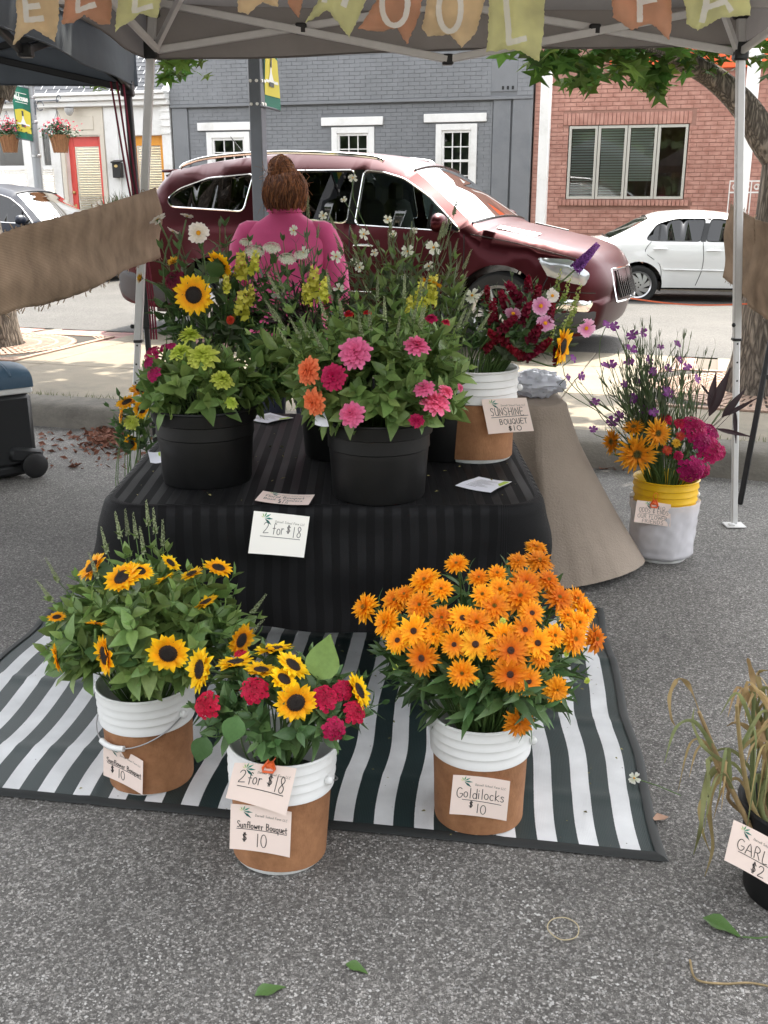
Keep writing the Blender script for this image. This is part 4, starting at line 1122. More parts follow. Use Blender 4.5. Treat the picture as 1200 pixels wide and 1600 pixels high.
# ------------------------------------------------------------------ our canopy tent
POLE = M('pale_tent_steel', (.62, .61, .6), .4, var=.05, vs=20)
FAB = M('grey_canopy_fabric', (.22, .2, .19), .8, var=.08, vs=5, lucent=.38, bump=.2, bs=12)
NAVY = M('slate_canopy_fabric', (.09, .105, .125), .75, var=.1, vs=5, lucent=.25, bump=.2, bs=12)
TY = 4.92
zs, zu, zm = Q(250, 78, TY).z, Q(280, 3, TY).z, Q(675, 92, TY).z
def tent(name, label, back, front, legs_m, fab, clips, zs, zu, zm, vb, lean=0.0, show_front=True):
    """back, front: pairs (left, right) of (foot, top) points"""
    (BL, BR), (FL, FR) = back, front
    t = empty(name, ((BL[0] + BR[0] + FL[0] + FR[0]) / 4) * 1.0, label, 'canopy tent')
    o = V(t.location)
    for (ft, tp) in (BL, BR, FL, FR):
        d = (tp - ft).normalized()
        zc = lambda z: ft + d * ((z - ft.z) / d.z)
        m_ = MB(); m_.bar(zc(.95) - o, zc(tp.z + .02) - o, .036, r=.005, up=V((0, 1, 0))); lg = m_.build('leg', legs_m, t)
        m_ = MB(); m_.bar(zc(.012) - o, zc(1.0) - o, .028, r=.004, up=V((0, 1, 0)))
        m_.build('lower_leg', legs_m, lg)
        m_ = MB(); m_.box(ft - o + V((.0, 0, .006)), (.1, .085, .008), r=.003); m_.box(ft - o + V((-.02, -.02, .012)), (.03, .03, .02), r=.004); m_.build('foot', legs_m, lg)
        m_ = MB(); c_ = zc(.97) - o; m_.box(c_ + V((0, 0, -.02)), (.041, .041, .014), r=.003); m_.ball(c_ + V((-.022, -.01, .05)), .011, 8, 6); m_.build('clip', clips, lg)
        m_ = MB(); m_.box(zc(zs) - o, (.062, .062, .075), r=.008); m_.box(tp - o + V((0, 0, .015)), (.06, .06, .06), r=.008); m_.build('bracket', clips, lg)
        for k in range(3):
            m_ = MB(); c_ = zc(.75 + .09 * k) - o + V((0, -.0146, 0)); m_.lathe([(0, 0), (.005, 0)], 8, axis='Y'); m_.xf(Matrix.Translation(c_)); m_.build('pin_hole', clips, lg, 0)
    def truss(a, b, off):
        a, b = V(a), V(b); d = (b - a)
        def pt(u, z): return V((a.x + d.x * u, a.y + d.y * u, z)) - o
        for u0, u1 in ((0, .5), (1, .5)):
            e = .012
            m_ = MB(); m_.bar(pt(u0, zs) + off, pt(u1, zu) + off, .022, .032, r=.004); m_.build('truss_bar', legs_m, t)
            m_ = MB(); m_.bar(pt(u0, zu) - off, pt(u1, zm) - off, .022, .032, r=.004); m_.build('truss_bar', legs_m, t)
            m_ = MB(); m_.box(pt((u0 + u1) / 2, (zs + zu + zu + zm) / 4), (.05, .05, .045), r=.006); m_.build('joint', clips, t)
        for z in (zm, zu):
            m_ = MB(); m_.box(pt(.5, z), (.05, .05, .045), r=.006); m_.build('joint', clips, t)
    n1, n2 = V((0, .014, 0)), V((.014, 0, 0))
    truss(BL[1], BR[1], n1); truss(FL[1], FR[1], n1); truss(BL[1], FL[1], n2); truss(BR[1], FR[1], n2)
    ctr = (BL[1] + BR[1] + FL[1] + FR[1]) / 4; pk = V((ctr.x, ctr.y, zu + .95))
    m_ = MB(); m_.bar(V((ctr.x, ctr.y, zu + .1)) - o, pk - o, .04, r=.004); m_.build('peak_pole', legs_m, t)
    mids = [(BL[1] + BR[1]) / 2, (FL[1] + FR[1]) / 2, (BL[1] + FL[1]) / 2, (BR[1] + FR[1]) / 2]
    for q in mids:
        m_ = MB(); m_.bar(V((q.x, q.y, zu)) - o, V((ctr.x, ctr.y, zu + .12)) - o, .02, .03); m_.build('rafter', legs_m, t)
    for (ft, tp) in (BL, BR, FL, FR):
        q = lerp(V((tp.x, tp.y, zs)), V((ctr.x, ctr.y, zu + .5)), .9)
        m_ = MB(); m_.bar(V((tp.x, tp.y, zs)) - o, lerp(V((tp.x, tp.y, tp.z)), pk, .32) - o, .02, .026); m_.build('brace', legs_m, t)
        m_ = MB(); m_.bar(V((tp.x, tp.y, tp.z)) - o, pk - o + V((0, 0, -.02)), .024); m_.build('rafter', legs_m, t)
    out = lambda p, e=.045: V((p.x + (e if p.x > ctr.x else -e), p.y + (e if p.y > ctr.y else -e), p.z + .05))
    C4 = [out(BL[1]), out(BR[1]), out(FR[1]), out(FL[1])]
    m_ = MB()
    for i in range(4):
        a, b = C4[i], C4[(i + 1) % 4]
        def fn(u, v):
            p = lerp(lerp(a, b, u), pk + V((0, 0, .03)), v)
            p.z -= .06 * math.sin(PI * u) * (1 - v) * math.sin(PI * min(1, v * 1.5 + .2)) 
            return p - o + V((0, 0, noise.noise(p * 2.1) * .012))
        m_.grid(fn, 16, 10)
    m_.build('canopy', fab, t, 60)
    for i in range(4):
        a, b = C4[i], C4[(i + 1) % 4]; h0, h1 = vb[i]
        nrm = (b - a).cross(V((0, 0, 1))).normalized()
        m_ = MB()
        def fn(u, v):
            p = lerp(a, b, u); zb_ = lerp(h0, h1, u)
            w_ = .012 * math.sin(u * 23 + i) * v + .006 * noise.noise(V((u * 9, v * 3, i)))
            return V((p.x, p.y, lerp(p.z, zb_ - .006 * math.sin(u * 9), v))) + nrm * (w_ + .004) - o
        m_.grid(fn, 40, 5); m_.build('valance', fab, t, 60)
        m_ = MB(); m_.tube([fn(u / 30, 1.0) for u in range(31)], .004, 5); m_.build('hem', fab, t, 60)
    return t
BLf, BRf = Q(213, 606, TY), P(1147, 822)
k_ = (Q(237, 90, TY) - BLf); BLfoot = BLf - k_ * ((BLf.z) / k_.z)
TLp, TRp = Q(238, 20, TY), Q(1158, 25, BRf.y)
TLp.z = TRp.z = (TLp.z + TRp.z) / 2
FLt, FRt = V((TLp.x - .12, TLp.y - 3.0, TLp.z)), V((TRp.x + .1, TRp.y - 3.0, TRp.z))
FLf, FRf = V((BLfoot.x - .1, BLfoot.y - 3.05, 0)), V((BRf.x + .1, BRf.y - 3.05, 0))
vz = lambda px, py: Q(px, py, TY + .06).z
tent('canopy_tent', 'grey canopy tent with pale metal legs over the flower stall', ((BLfoot, TLp), (V((BRf.x, BRf.y, 0)), TRp)), ((FLf, FLt), (FRf, FRt)), POLE, FAB, BLACKP,
     zs, zu, zm, [(vz(240, 93), vz(1150, 66)), (vz(1150, 66), 2.3), (2.3, 2.3), (2.3, vz(240, 93))])
# neighbour's tent at the left
NY_ = 5.5
c0 = Q(214, 133, NY_); foot = Q(231, 560, NY_); foot.z = 0
nb = lambda dx, dy: (V((c0.x - .04 + dx + .03, NY_ - .05 + dy, 0)), V((c0.x - .04 + dx, NY_ - .05 + dy, c0.z + .13)))
zc_ = c0.z
tent('canopy_tent', 'slate blue canopy tent with black legs at the left edge', (nb(-3.0, 0), nb(0, 0)), (nb(-3.0, -3.0), nb(0, -3.0)), BLACKP, NAVY, BLACKP, zc_ - .02, zc_ + .3, zc_ - .03,
     [(zc_ + .03, zc_)] + [(zc_, zc_)] * 3)
t = empty('guy_rope', (c0.x - .0, NY_ - .16, 0), 'dark red ropes hanging from the corner of the slate blue tent', 'rope')
ROPE = M('red_rope', (.16, .012, .03), .8)
for k in range(3):
    m_ = MB(); m_.tube(catmull([(-.03 - .03 * k, 0, c0.z), (.0 - .02 * k, -.02, 1.7), (.045 - .012 * k, -.015, 1.2), (.05 - .014 * k, 0, .9)], 5), .0055, 6); m_.build('strand', ROPE, t)

# ------------------------------------------------------------------ burlap swags and bunting
BURL = weave_mat('burlap', lin(146, 124, 104), lin(196, 174, 150), 75, .2, var=.25)
def swag(name, label, x0, pts, side):
    """pts: (Y, z_top, z_bottom, x) along the run"""
    n = 46
    c = [catmull([(q[0], q[1], q[2]) for q in pts], 12), catmull([(q[3], 0, 0) for q in pts], 12)]
    N = len(c[0]) - 1
    m_ = MB()
    def fn(u, v):
        i = u * N; k = min(int(i), N - 1); q = i - k
        a = lerp(c[0][k], c[0][k + 1], q); x = lerp(c[1][k].x, c[1][k + 1].x, q)
        z = lerp(a.y, a.z, v); fr = noise.noise(V((u * 60, v * 2, 5))) * .005 * (1 if v in (0, 1) else .2)
        fold = .018 * math.sin(v * 5 + u * 7) * math.sin(PI * v) + .02 * noise.noise(V((a.x * 2.2, z * 3, 1)))
        return V((x + side * fold, a.x, z + fr))
    m_.grid(fn, 90, 18)
    # loose yarn ends
    for i in range(80):
        u = rnd.random(); v = rnd.choice((0, 1)); p = fn(u, v); d = V((rnd.uniform(-.01, .01), rnd.uniform(-.02, .02), rnd.uniform(.003, .02) * (1 if v == 0 else -1)))
        m_.tube([p, p + d * .6, p + d], .0009, 3)
    me = m_.mesh(name, BURL, 80); o = place(name, me, None)
    set_uv(o, lambda i, p: (p.y + p.x, p.z))
    sm = o.modifiers.new('thick', 'SOLIDIFY'); sm.thickness = .003
    tag(o, label, 'burlap banner')
    return o
def sw_pts(pairs, Xf):
    out = []
    for (px, yt, yb) in pairs:
        # the plane through the tent side
        X0 = Xf(px); t = X0 * FPX / (px - 600)
        d0, d1 = ray(px, yt), ray(px, yb)
        out.append((d0.y * t, CAM_H + d0.z * t, CAM_H + d1.z * t, X0))
    return out
lp = sw_pts([(243, 293, 404), (185, 313, 428), (120, 331, 460), (60, 347, 480), (0, 365, 491)], lambda x: TLp.x - .03 - (243 - x) / 243 * .06)
lp += [(2.5, lp[-1][1] - .07, lp[-1][2] - .03, lp[-1][3] - .03), (1.95, lp[-1][1] - .04, lp[-1][2] + .02, lp[-1][3] - .06)]
swag('burlap_banner', 'brown burlap strip sagging from the pole at the left edge', 0, lp, 1)
rp = sw_pts([(1141, 318, 436), (1160, 330, 452), (1180, 341, 473), (1200, 347, 494)], lambda x: BRf.x - .04 + (x - 1141) * .0004)
rp += [(3.4, rp[-1][1] - .1, rp[-1][2] - .12, rp[-1][3] + .06), (2.0, rp[-1][1] - .02, rp[-1][2] + .05, rp[-1][3] + .1)]
swag('burlap_banner', 'brown burlap strip sagging from the pole at the right edge', 0, rp, -1)

BUNT = {'p': weave_mat('bunting_peach', lin(246, 226, 192), lin(250, 238, 212), 170, .5), 't': weave_mat('bunting_terracotta', lin(230, 184, 156), lin(242, 210, 186), 170, .5), 'g': weave_mat('bunting_green', lin(240, 240, 192), lin(248, 248, 214), 170, .5)}
BPAINT = M('bunting_white_paint', (.92, .92, .9), .8, lucent=.2)
YB = 3.15
flags = [('p', [(26, -70), (98, -70), (92, 0), (87, 66), (52, 44), (22, 71)], [[(40, -12), (41, 32), (63, 28)], [(41, 12), (58, 9)]]),
 ('t', [(102, -70), (176, -70), (172, 38), (153, 37), (130, 22), (112, 34), (95, 37)], [[(122, -30), (119, 16), (146, 8)]]),
 ('g', [(186, -70), (258, -70), (247, 30), (218, 21), (182, 51)], [[(210, -30), (209, 17), (236, 11)]]),
 ('p', [(366, -70), (436, -70), (435, 12), (410, 3), (388, 24), (372, 18)], [[(415, -40), (390, -35), (392, -24), (412, -18), (392, -8)]]),
 ('t', [(440, -70), (486, -70), (477, -10), (467, 29), (451, 8)], [[(475, -40), (455, -30), (458, -14), (473, -12)]]),
 ('g', [(512, -70), (584, -66), (573, 0), (545, 57), (512, 16), (477, 35), (498, 0)], [[(520, -40), (508, 2)], [(556, -38), (538, 8)], [(514, -20), (548, -18)]]),
 ('t', [(598, -68), (668, -66), (656, 20), (636, 70), (620, 43), (590, 49), (560, 44), (588, 0)], [arc(617, 6, 20, 34, 0, 360, 16)]),
 ('p', [(678, -70), (770, -70), (756, 8), (744, 52), (721, 76), (702, 54), (668, 57), (659, 44), (668, 0)], [arc(703, 14, 17, 36, 20, 380, 16)]),
 ('g', [(768, -70), (858, -70), (850, 40), (844, 94), (812, 80), (790, 77), (760, 82)], [[(790, -30), (794, 68), (818, 62)]]),
 ('t', [(955, -70), (1055, -70), (1048, 62), (1015, 38), (985, 47), (955, 30)], [[(1030, -38), (1002, -34), (998, 32)], [(1000, 4), (1022, 0)]]),
 ('g', [(1056, -70), (1166, -70), (1170, 25), (1125, 28), (1092, 47), (1072, 38)], [[(1096, 32), (1108, -30), (1140, 16)], [(1100, 14), (1130, 4)]]),
 ('p', [(1194, -70), (1290, -70), (1275, 30), (1240, 15), (1212, 28), (1198, 10)], [[(1225, -40), (1220, 8)]])]
t = empty('bunting', Q(640, -70, YB), 'burlap pennant bunting with painted white letters hung under the canopy', 'bunting')
o = V(t.location)
st = [Q(x, y, YB) - o for x, y in ((-330, -120), (-60, -80), (60, -70), (220, -70), (310, -60), (400, -70), (550, -68), (720, -70), (815, -70), (905, -55), (1005, -70), (1110, -70), (1240, -70), (1500, -120))]
m_ = MB(); m_.tube(catmull(st, 5), .003, 5); m_.build('string', M('jute_twine', (.4, .3, .18), .9), t)
for k, (cl, pg, let) in enumerate(flags):
    # frayed outline: many small steps along the cut edges
    yb = YB + rnd.uniform(-.025, .025); tilt = rnd.uniform(-.12, .12); x0 = sum(p[0] for p in pg) / len(pg)
    dn = []
    for i in range(len(pg)):
        a, b_ = pg[i], pg[(i + 1) % len(pg)]; n = max(2, int(math.hypot(b_[0] - a[0], b_[1] - a[1]) / 3.2))
        for j in range(n):
            w = 1.1 if i else 0
            dn.append((lerp(a[0], b_[0], j / n) + rnd.uniform(-w, w), lerp(a[1], b_[1], j / n) + rnd.uniform(-w, w)))
    p2, t2 = fill([(x, -y) for x, y in dn], [], 9)
    def pt(x, y): 
        q = Q(x, y, yb); d = (x - x0) / 60
        q.y += tilt * d * .12 + .012 * math.sin(y * .06 + k) + .008 * math.sin(x * .11 + k * 2); return q - o
    m_ = MB(); m_.add([pt(x, -y) for x, y in p2], t2)
    me = m_.mesh('flag', BUNT[cl], 80)
    fo = place('flag', me, t); set_uv(fo, lambda i, p: (p.x, p.z)); sm = fo.modifiers.new('thick', 'SOLIDIFY'); sm.thickness = .0025; sm.offset = 0
    m_ = MB()
    for s_ in let:
        s2 = [(p.x, p.y) for p in catmull([(a, b_, 0) for a, b_ in s_], 4)] if len(s_) > 4 else s_
        s2 = dense(s2, 3, False)
        mm = MB(); ribbon(mm, [(a, -b_) for a, b_ in s2], 9)
        mm.v = [tuple(pt(x + rnd.uniform(-.5, .5), -y + rnd.uniform(-.5, .5)) + V((0, -.005, 0))) for x, y, _ in mm.v]
        m_.add(mm.v, mm.f)
    m_.build('lettering', BPAINT, fo, 0)

# ------------------------------------------------------------------ lamp posts, banners, hanging baskets
POSTM = M('post_grey_steel', lin(86, 90, 98), .5, var=.1, vs=6)
s_, _ = fac(405, 250, 2.85)
t = empty('lamp_post', S(s_, 2.85, .15), 'square dark grey lamp post behind the woman in pink', 'lamp post', None, (0, 0, SROT))
m_ = MB(); m_.box((0, 0, 2.4), (.122, .122, 4.8), r=.012); m_.build('shaft', POSTM, t)
m_ = MB(); m_.box((0, 0, .04), (.3, .3, .08), r=.02); m_.build('base', POSTM, t)
for z in (2.26, 2.46, 3.3, 4.2):
    for dx in (-.03, .03):
        m_ = MB(); m_.tube([(dx, -.061, z), (dx, -.075, z)], .014, 8); m_.tube([(.062, dx, z), (.075, dx, z)], .014, 8); m_.build('bolt', WHITE, t)
m_ = MB(); m_.tube([(0, 0, 4.8), (.1, 0, 5.1), (.7, 0, 5.25)], [.05, .045, .04], 8); m_.build('arm', POSTM, t)
m_ = MB(); m_.box((.95, 0, 5.24), (.6, .24, .1), r=.04); m_.build('lamp_head', POSTM, t)
BG, BY = M('banner_green', lin(20, 98, 78), .6, lucent=.2), M('banner_yellow', lin(226, 206, 70), .6, lucent=.2)
BWH, BDK = M('banner_white', (.75, .75, .7), .6), M('banner_dark', (.06, .06, .05), .6)
def street_banner(label, org, ax, h, w, dz, text=None):
    """org: top inner corner; ax: direction outwards; flat print sits 1 mm proud"""
    t = empty('street_banner', org, label, 'banner'); ax = V(ax).normalized(); nn = V((0, 0, 1)).cross(ax) * -1
    if nn.y > 0: nn = -nn
    mt = Matrix((ax if nn.dot(ax.cross(V((0, 0, 1)))) > 0 else ax, V((0, 0, 1)), nn)).transposed().to_4x4()
    m_ = MB(); m_.grid(lambda u, v: (u * w, -v * h + dz * u, .012 * math.sin(u * 3 + v * 5)), 6, 20, 0); cl = m_.build('cloth', BG, t, 80, mt)
    m_ = MB(); sh = lambda u, v, z=.004: (u * w, -v * h + dz * u, z + .012 * math.sin(u * 3 + v * 5))
    m_.grid(lambda u, v: sh(lerp(.06, .97, u), lerp(.42 + .1 * abs(u - .5) ** 1.2, .87, v)), 10, 14)
    m_.build('print_yellow', BY, t, 80, mt)
    m_ = MB()
    m_.grid(lambda u, v: sh(.5 + (u - .5) * (.1 + .5 * max(0, v - .55)), lerp(.5, .7, v), .007), 4, 10); m_.grid(lambda u, v: sh(lerp(.12, .9, u), lerp(.7, .73, v), .007), 4, 2)
    if text:
        for q in (.12, .3): m_.grid(lambda u, v: sh(lerp(.15, .85, u), q + .012 * v, .006), 6, 1)
        mm = MB(); write(mm, text, .12 * w, -.265 * h, .115 * h, .018, fit=.8 * w); m_.add([(x, y + dz * x / w, .008 + .012 * math.sin(3 * x / w - 5 * y / h)) for x, y, _ in mm.v], mm.f)
    m_.build('print_white', BWH, t, 0, mt)
    for q_ in ((.45, .55, .46, .56), (.36, .64, .72, .77)): m_ = MB(); m_.grid(lambda u, v: sh(lerp(q_[0], q_[1], u), lerp(q_[2], q_[3], v), .01), 3, 4); m_.build('print_dark', BDK, t, 0, mt)
    for v in (0, 1):
        m_ = MB(); m_.tube([(-.1, -v * h, 0), (w, -v * h + dz, 0)], .012, 6); m_.build('rod', POSTM, t, 60, mt)
    return t
q = S(s_, 2.85, 0) + SU * .07 + SW * .02
zt = Q(425, 82, q.y).z
street_banner('yellow and green street banner on the square lamp post', V((q.x, q.y, zt + .35)), SU * .12 + SW * .99, zt + .35 - Q(436, 166, q.y).z, .27, -.02)
s_, _ = fac(53, 210, 11.6)
t = empty('lamp_post', S(s_, 11.6, .3), 'round grey lamp post with hanging baskets before the white shop', 'lamp post', None, (0, 0, SROT))
zt = fac(46, 130, 11.6)[1]
m_ = MB(); m_.tube([(0, 0, 0), (0, 0, zt - .3)], .085, 14); m_.lathe([(.13, zt - .34), (.13, zt - .31), (.07, zt - .29)], 14); m_.build('shaft', M('galvanised', lin(150, 152, 154), .45, metal=.3), t)
m_ = MB(); m_.lathe([(.2, 0), (.2, .1), (.14, .22), (.09, .4)], 14); m_.build('base', POSTM, t)
for z in (zt - .55, zt - 1.0, zt - 1.62):
    m_ = MB(); m_.lathe([(.088, z - .025), (.096, z - .02), (.096, z + .02), (.088, z + .025)], 14); m_.build('clamp', STEEL, t)
for sg in (-1, 1):
    m_ = MB(); zz = zt - .62
    m_.tube([(sg * .08, 0, zz - .25), (sg * .1, 0, zz), (sg * .45, 0, zz), (sg * .62, 0, zz)], .014, 6)
    m_.tube([(sg * (.2 + .08 * math.cos(a)), 0, zz - .09 + .08 * math.sin(a)) for a in [k * .5 for k in range(12)]], .01, 5); m_.tube([(sg * (.62 + .05 * math.cos(a)), 0, zz + .03 + .06 * math.sin(a * 1.2)) for a in [k * .5 for k in range(10)]], .01, 5)
    m_.build('bracket', POSTM, t)
street_banner('green and yellow welcome banner on the round lamp post', S(s_, 11.55, 0) + SU * -.1 + V((0, 0, zt - .35)), -SU, 1.0, .36, 0, 'Welcome') if False else None
tl, bl = fac(18, 132, 11.5), fac(27, 210, 11.5); tr = fac(44, 138, 11.5)
street_banner('green and yellow welcome banner on the round lamp post', S(tl[0], 11.5, tl[1]), SU, tl[1] - bl[1] + .05, tr[0] - tl[0], tr[1] - tl[1] + .0, 'Welcome')
LEAFM = M('leaf_green', (.05, .11, .025), .5, var=.12, vs=30, rand=.35, hue=.025, lucent=.3)
LEAFD = M('leaf_dark', (.028, .065, .02), .5, rand=.35, hue=.02, lucent=.25)
COIR = M('coir_basket', (.28, .13, .06), .95, var=.3, vs=20)
for px, lb in ((93, 'hanging flower basket to the right of the round lamp post'), (14, 'hanging flower basket to the left of the round lamp post')):
    bx, bz = fac(px, 216, 11.5)
    t = empty('hanging_basket', S(bx, 11.5, bz), lb, 'hanging basket', None, (0, 0, SROT))
    m_ = MB(); m_.lathe([(0, -.26), (.12, -.26), (.145, -.1), (.19, .06)], 14); m_.build('liner', COIR, t)
    for k in range(12):
        a = 2 * PI * k / 12; m_ = MB(); m_.tube([(.125 * math.cos(a), .125 * math.sin(a), -.265), (.152 * math.cos(a), .152 * math.sin(a), -.1), (.2 * math.cos(a), .2 * math.sin(a), .07)], .008, 4); m_.build('rib', M('basket_wood', (.32, .16, .07), .8), t)
    m_ = MB(); f_ = MB()
    for k in range(420):
        a, r, z = rnd.uniform(0, 6.28), abs(rnd.gauss(0, .15)), rnd.uniform(-.02, .28)
        p = V((r * math.cos(a) * 1.2, r * math.sin(a), z * (1 - r) + .02)); d = V((rnd.gauss(0, 1), rnd.gauss(0, 1), rnd.gauss(0, .7))).normalized() * .035; e = d.orthogonal().normalized() * .018
        m_.add([p - d, p + e, p + d, p - e], [(0, 1, 2, 3)])
        if k < 130:
            p = p + V((0, 0, .07)); p.z += .06 * rnd.random()
            f_.add([p - d * .7, p + e, p + d * .7, p - e], [(0, 1, 2, 3)])
    m_.build('foliage', LEAFD, t, 0, kind='stuff'); f_.build('flowers', M('geranium_red', (.5, .06, .1), .6, lucent=.3), t, 0, kind='stuff')
    for k in range(3):
        a = 2 * PI * k / 3; m_ = MB(); m_.tube([(.19 * math.cos(a), .19 * math.sin(a), .06), (0, 0, .5)], .004, 4); m_.build('chain', POSTM, t, 0)
# planter grass in front of the red door
px_, pz_ = fac(185, 318, 12.6)
t = empty('grass_planter', S(px_, 12.6, .3), 'grassy plant in a planter beside the red door', 'plant')
m_ = MB(); m_.lathe([(0, .0), (.24, .0), (.3, .5), (.27, .5), (.25, .45), (0, .45)], 16); m_.build('pot', M('planter_grey', (.2, .2, .2), .8), t)
m_ = MB()
for k in range(240):
    a = rnd.uniform(0, 6.28); l = rnd.uniform(.5, 1.15); o_ = rnd.uniform(.1, .6)
    p0 = V((rnd.gauss(0, .1), rnd.gauss(0, .1), .45)); d = V((math.cos(a), math.sin(a), 0)); e = d.cross(V((0, 0, 1))) * .008
    p1, p2 = p0 + d * o_ * .4 + V((0, 0, l * .7)), p0 + d * o_ + V((0, 0, l * (.9 - o_ * .4)))
    m_.add([p0 - e, p0 + e, p1 + e, p1 - e, p2], [(0, 1, 2, 3), (3, 2, 4)])
m_.build('foliage', GRASS, t, 0, kind='stuff')
# ------------------------------------------------------------------ street trees
def bark_mat():
    mt = bpy.data.materials.new('bark'); mt.use_nodes = True
    nt = mt.node_tree; L = nt.links.new; bb = nt.nodes['Principled BSDF']
    tc = node(nt, 'ShaderNodeTexCoord'); mp = node(nt, 'ShaderNodeMapping'); mp.inputs['Scale'].default_value = (1, 1, .16); L(tc.outputs['Object'], mp.inputs[0])
    vo = node(nt, 'ShaderNodeTexVoronoi', feature='DISTANCE_TO_EDGE'); vo.inputs['Scale'].default_value = 26; 
    nz = node(nt, 'ShaderNodeTexNoise'); nz.inputs['Scale'].default_value = 8; nz.inputs['Detail'].default_value = 6; L(mp.outputs[0], nz.inputs['Vector'])
    ad = node(nt, 'ShaderNodeMix', data_type='RGBA', blend_type='LINEAR_LIGHT'); ad.inputs[0].default_value = .12; L(mp.outputs[0], ad.inputs[6]); L(nz.outputs['Color'], ad.inputs[7]); L(ad.outputs[2], vo.inputs['Vector'])
    rp = node(nt, 'ShaderNodeValToRGB'); e = rp.color_ramp.elements; e[0].color = (.06, .048, .038, 1); e[1].color = (.3, .25, .2, 1); e[1].position = .35; L(vo.outputs['Distance'], rp.inputs[0])
    m2 = node(nt, 'ShaderNodeMapRange'); m2.inputs['From Min'].default_value = .3; m2.inputs['From Max'].default_value = .7; m2.inputs['To Min'].default_value = .75; m2.inputs['To Max'].default_value = 1.2; L(nz.outputs['Fac'], m2.inputs['Value'])
    mx = node(nt, 'ShaderNodeMix', data_type='RGBA', blend_type='MULTIPLY'); mx.inputs[0].default_value = 1; L(rp.outputs[0], mx.inputs[6]); L(m2.outputs[0], mx.inputs[7])
    L(mx.outputs[2], bb.inputs['Base Color']); bb.inputs['Roughness'].default_value = .9
    bp = node(nt, 'ShaderNodeBump'); bp.inputs['Strength'].default_value = 1; bp.inputs['Distance'].default_value = .03; L(vo.outputs['Distance'], bp.inputs['Height']); L(bp.outputs[0], bb.inputs['Normal'])
    return mt
BARK = bark_mat()
MAPLE = M('maple_leaf', (.085, .16, .03), .5, rand=.5, hue=.03, lucent=.6)
mp_pts = []
for k in range(10):
    a = PI / 2 + 2 * PI * k / 10; r = (1.0 if k % 2 == 0 else .48) * (1 if k != 5 else .3)
    mp_pts.append((r * math.cos(a), r * math.sin(a), .12 * (k % 2)))
m_ = MB(); m_.add([(0, 0, .1)] + mp_pts, [(0, 1 + k, 1 + (k + 1) % 10) for k in range(10)]); maple = m_.mesh('leaf', MAPLE, 0)
def tree(label, s, w, trunk, limbs, clusters, lo, n_crown, crown_c, crown_r):
    org = S(s, w, .15); t = empty('street_tree', org, label, 'tree')
    def wob(p, k): return p
    m_ = MB()
    def ring(u, v):
        i = v * (len(trunk) - 1); k = min(int(i), len(trunk) - 2); q = i - k
        c = lerp(V(trunk[k][0]), V(trunk[k + 1][0]), q) - org; r = lerp(trunk[k][1], trunk[k + 1][1], q); a = 2 * PI * u
        r *= 1 + .08 * noise.noise(V((math.cos(a) * 1.5, math.sin(a) * 1.5, c.z * .8))) + (.25 * max(0, .25 - c.z) * (1 + math.sin(a * 5)))
        return c + V((r * math.cos(a), r * math.sin(a), 0))
    m_.grid(ring, 28, 40); m_.build('trunk', BARK, t, 80)
    for (pts, r0, r1) in limbs:
        m_ = MB(); c = catmull(pts, 6); m_.tube([p - org for p in c], [lerp(r0, r1, i / (len(c) - 1)) for i in range(len(c))], 9); m_.build('limb', BARK, t, 80)
    n = 0
    for (p, k, sp) in clusters:
        for i in range(k):
            q = p + V((rnd.gauss(0, sp), rnd.gauss(0, sp * 1.2), rnd.gauss(0, sp * .6)))
            nn = V((rnd.gauss(0, .6), rnd.gauss(0, .6) - .35, 1)).normalized()
            place('leaf', maple, t, frame(nn, V((rnd.gauss(0, .7), rnd.gauss(0, .7), -1)), q - org, rnd.uniform(.07, .125), rnd.uniform(0, 6.28))); n += 1
    m_ = MB()
    for i in range(n_crown):
        for _ in range(20):
            q = V((rnd.uniform(-1, 1), rnd.uniform(-1, 1), rnd.uniform(-1, 1)))
            if q.length < 1 and (noise.noise(q * 2.3 + V((s, 0, 0))) > -.3): break
        q = V(crown_c) + V((q.x * crown_r[0], q.y * crown_r[1], q.z * crown_r[2]))
        if q.z < lo: q.z = lo + rnd.random() * .8
        f = frame(V((rnd.gauss(0, .7), rnd.gauss(0, .7), 1)), V((rnd.gauss(0, 1), rnd.gauss(0, 1), 0)), q - org, rnd.uniform(.09, .15))
        m_.add([f @ V(p) for p in ((0, 1, 0), (-.8, .3, .1), (-.5, -.8, .12), (.5, -.8, .12), (.8, .3, .1))], [(0, 1, 2, 3, 4)])
    m_.build('crown', MAPLE, t, 0, kind='stuff')
    return t
rt = S(5.38, 1.8, .15)
tq = lambda px, py, Y=None: Q(px, py, Y or rt.y)
tk = [(rt, .26), (rt + V((.02, 0, .35)), .235), (tq(1213, 440), .215), (tq(1222, 335), .185), (tq(1232, 240), .175), (tq(1245, 120), .15), (tq(1250, -80), .12), (tq(1240, -300), .08)]
limbs = [([tq(1230, 262), tq(1196, 218), tq(1162, 165), tq(1110, 118), tq(1040, 84, 7.6), tq(940, 40, 7.4), tq(820, -30, 7.2)], .13, .03), ([tq(1100, 112), tq(1000, 70, 7.2), tq(900, 55, 6.9), tq(830, 60, 6.8)], .04, .012),
         ([tq(1240, 130), tq(1280, 20), tq(1330, -150)], .1, .04), ([tq(1245, 0), tq(1150, -120, 7.4), tq(1000, -280, 7.0)], .09, .03)]
cl = []
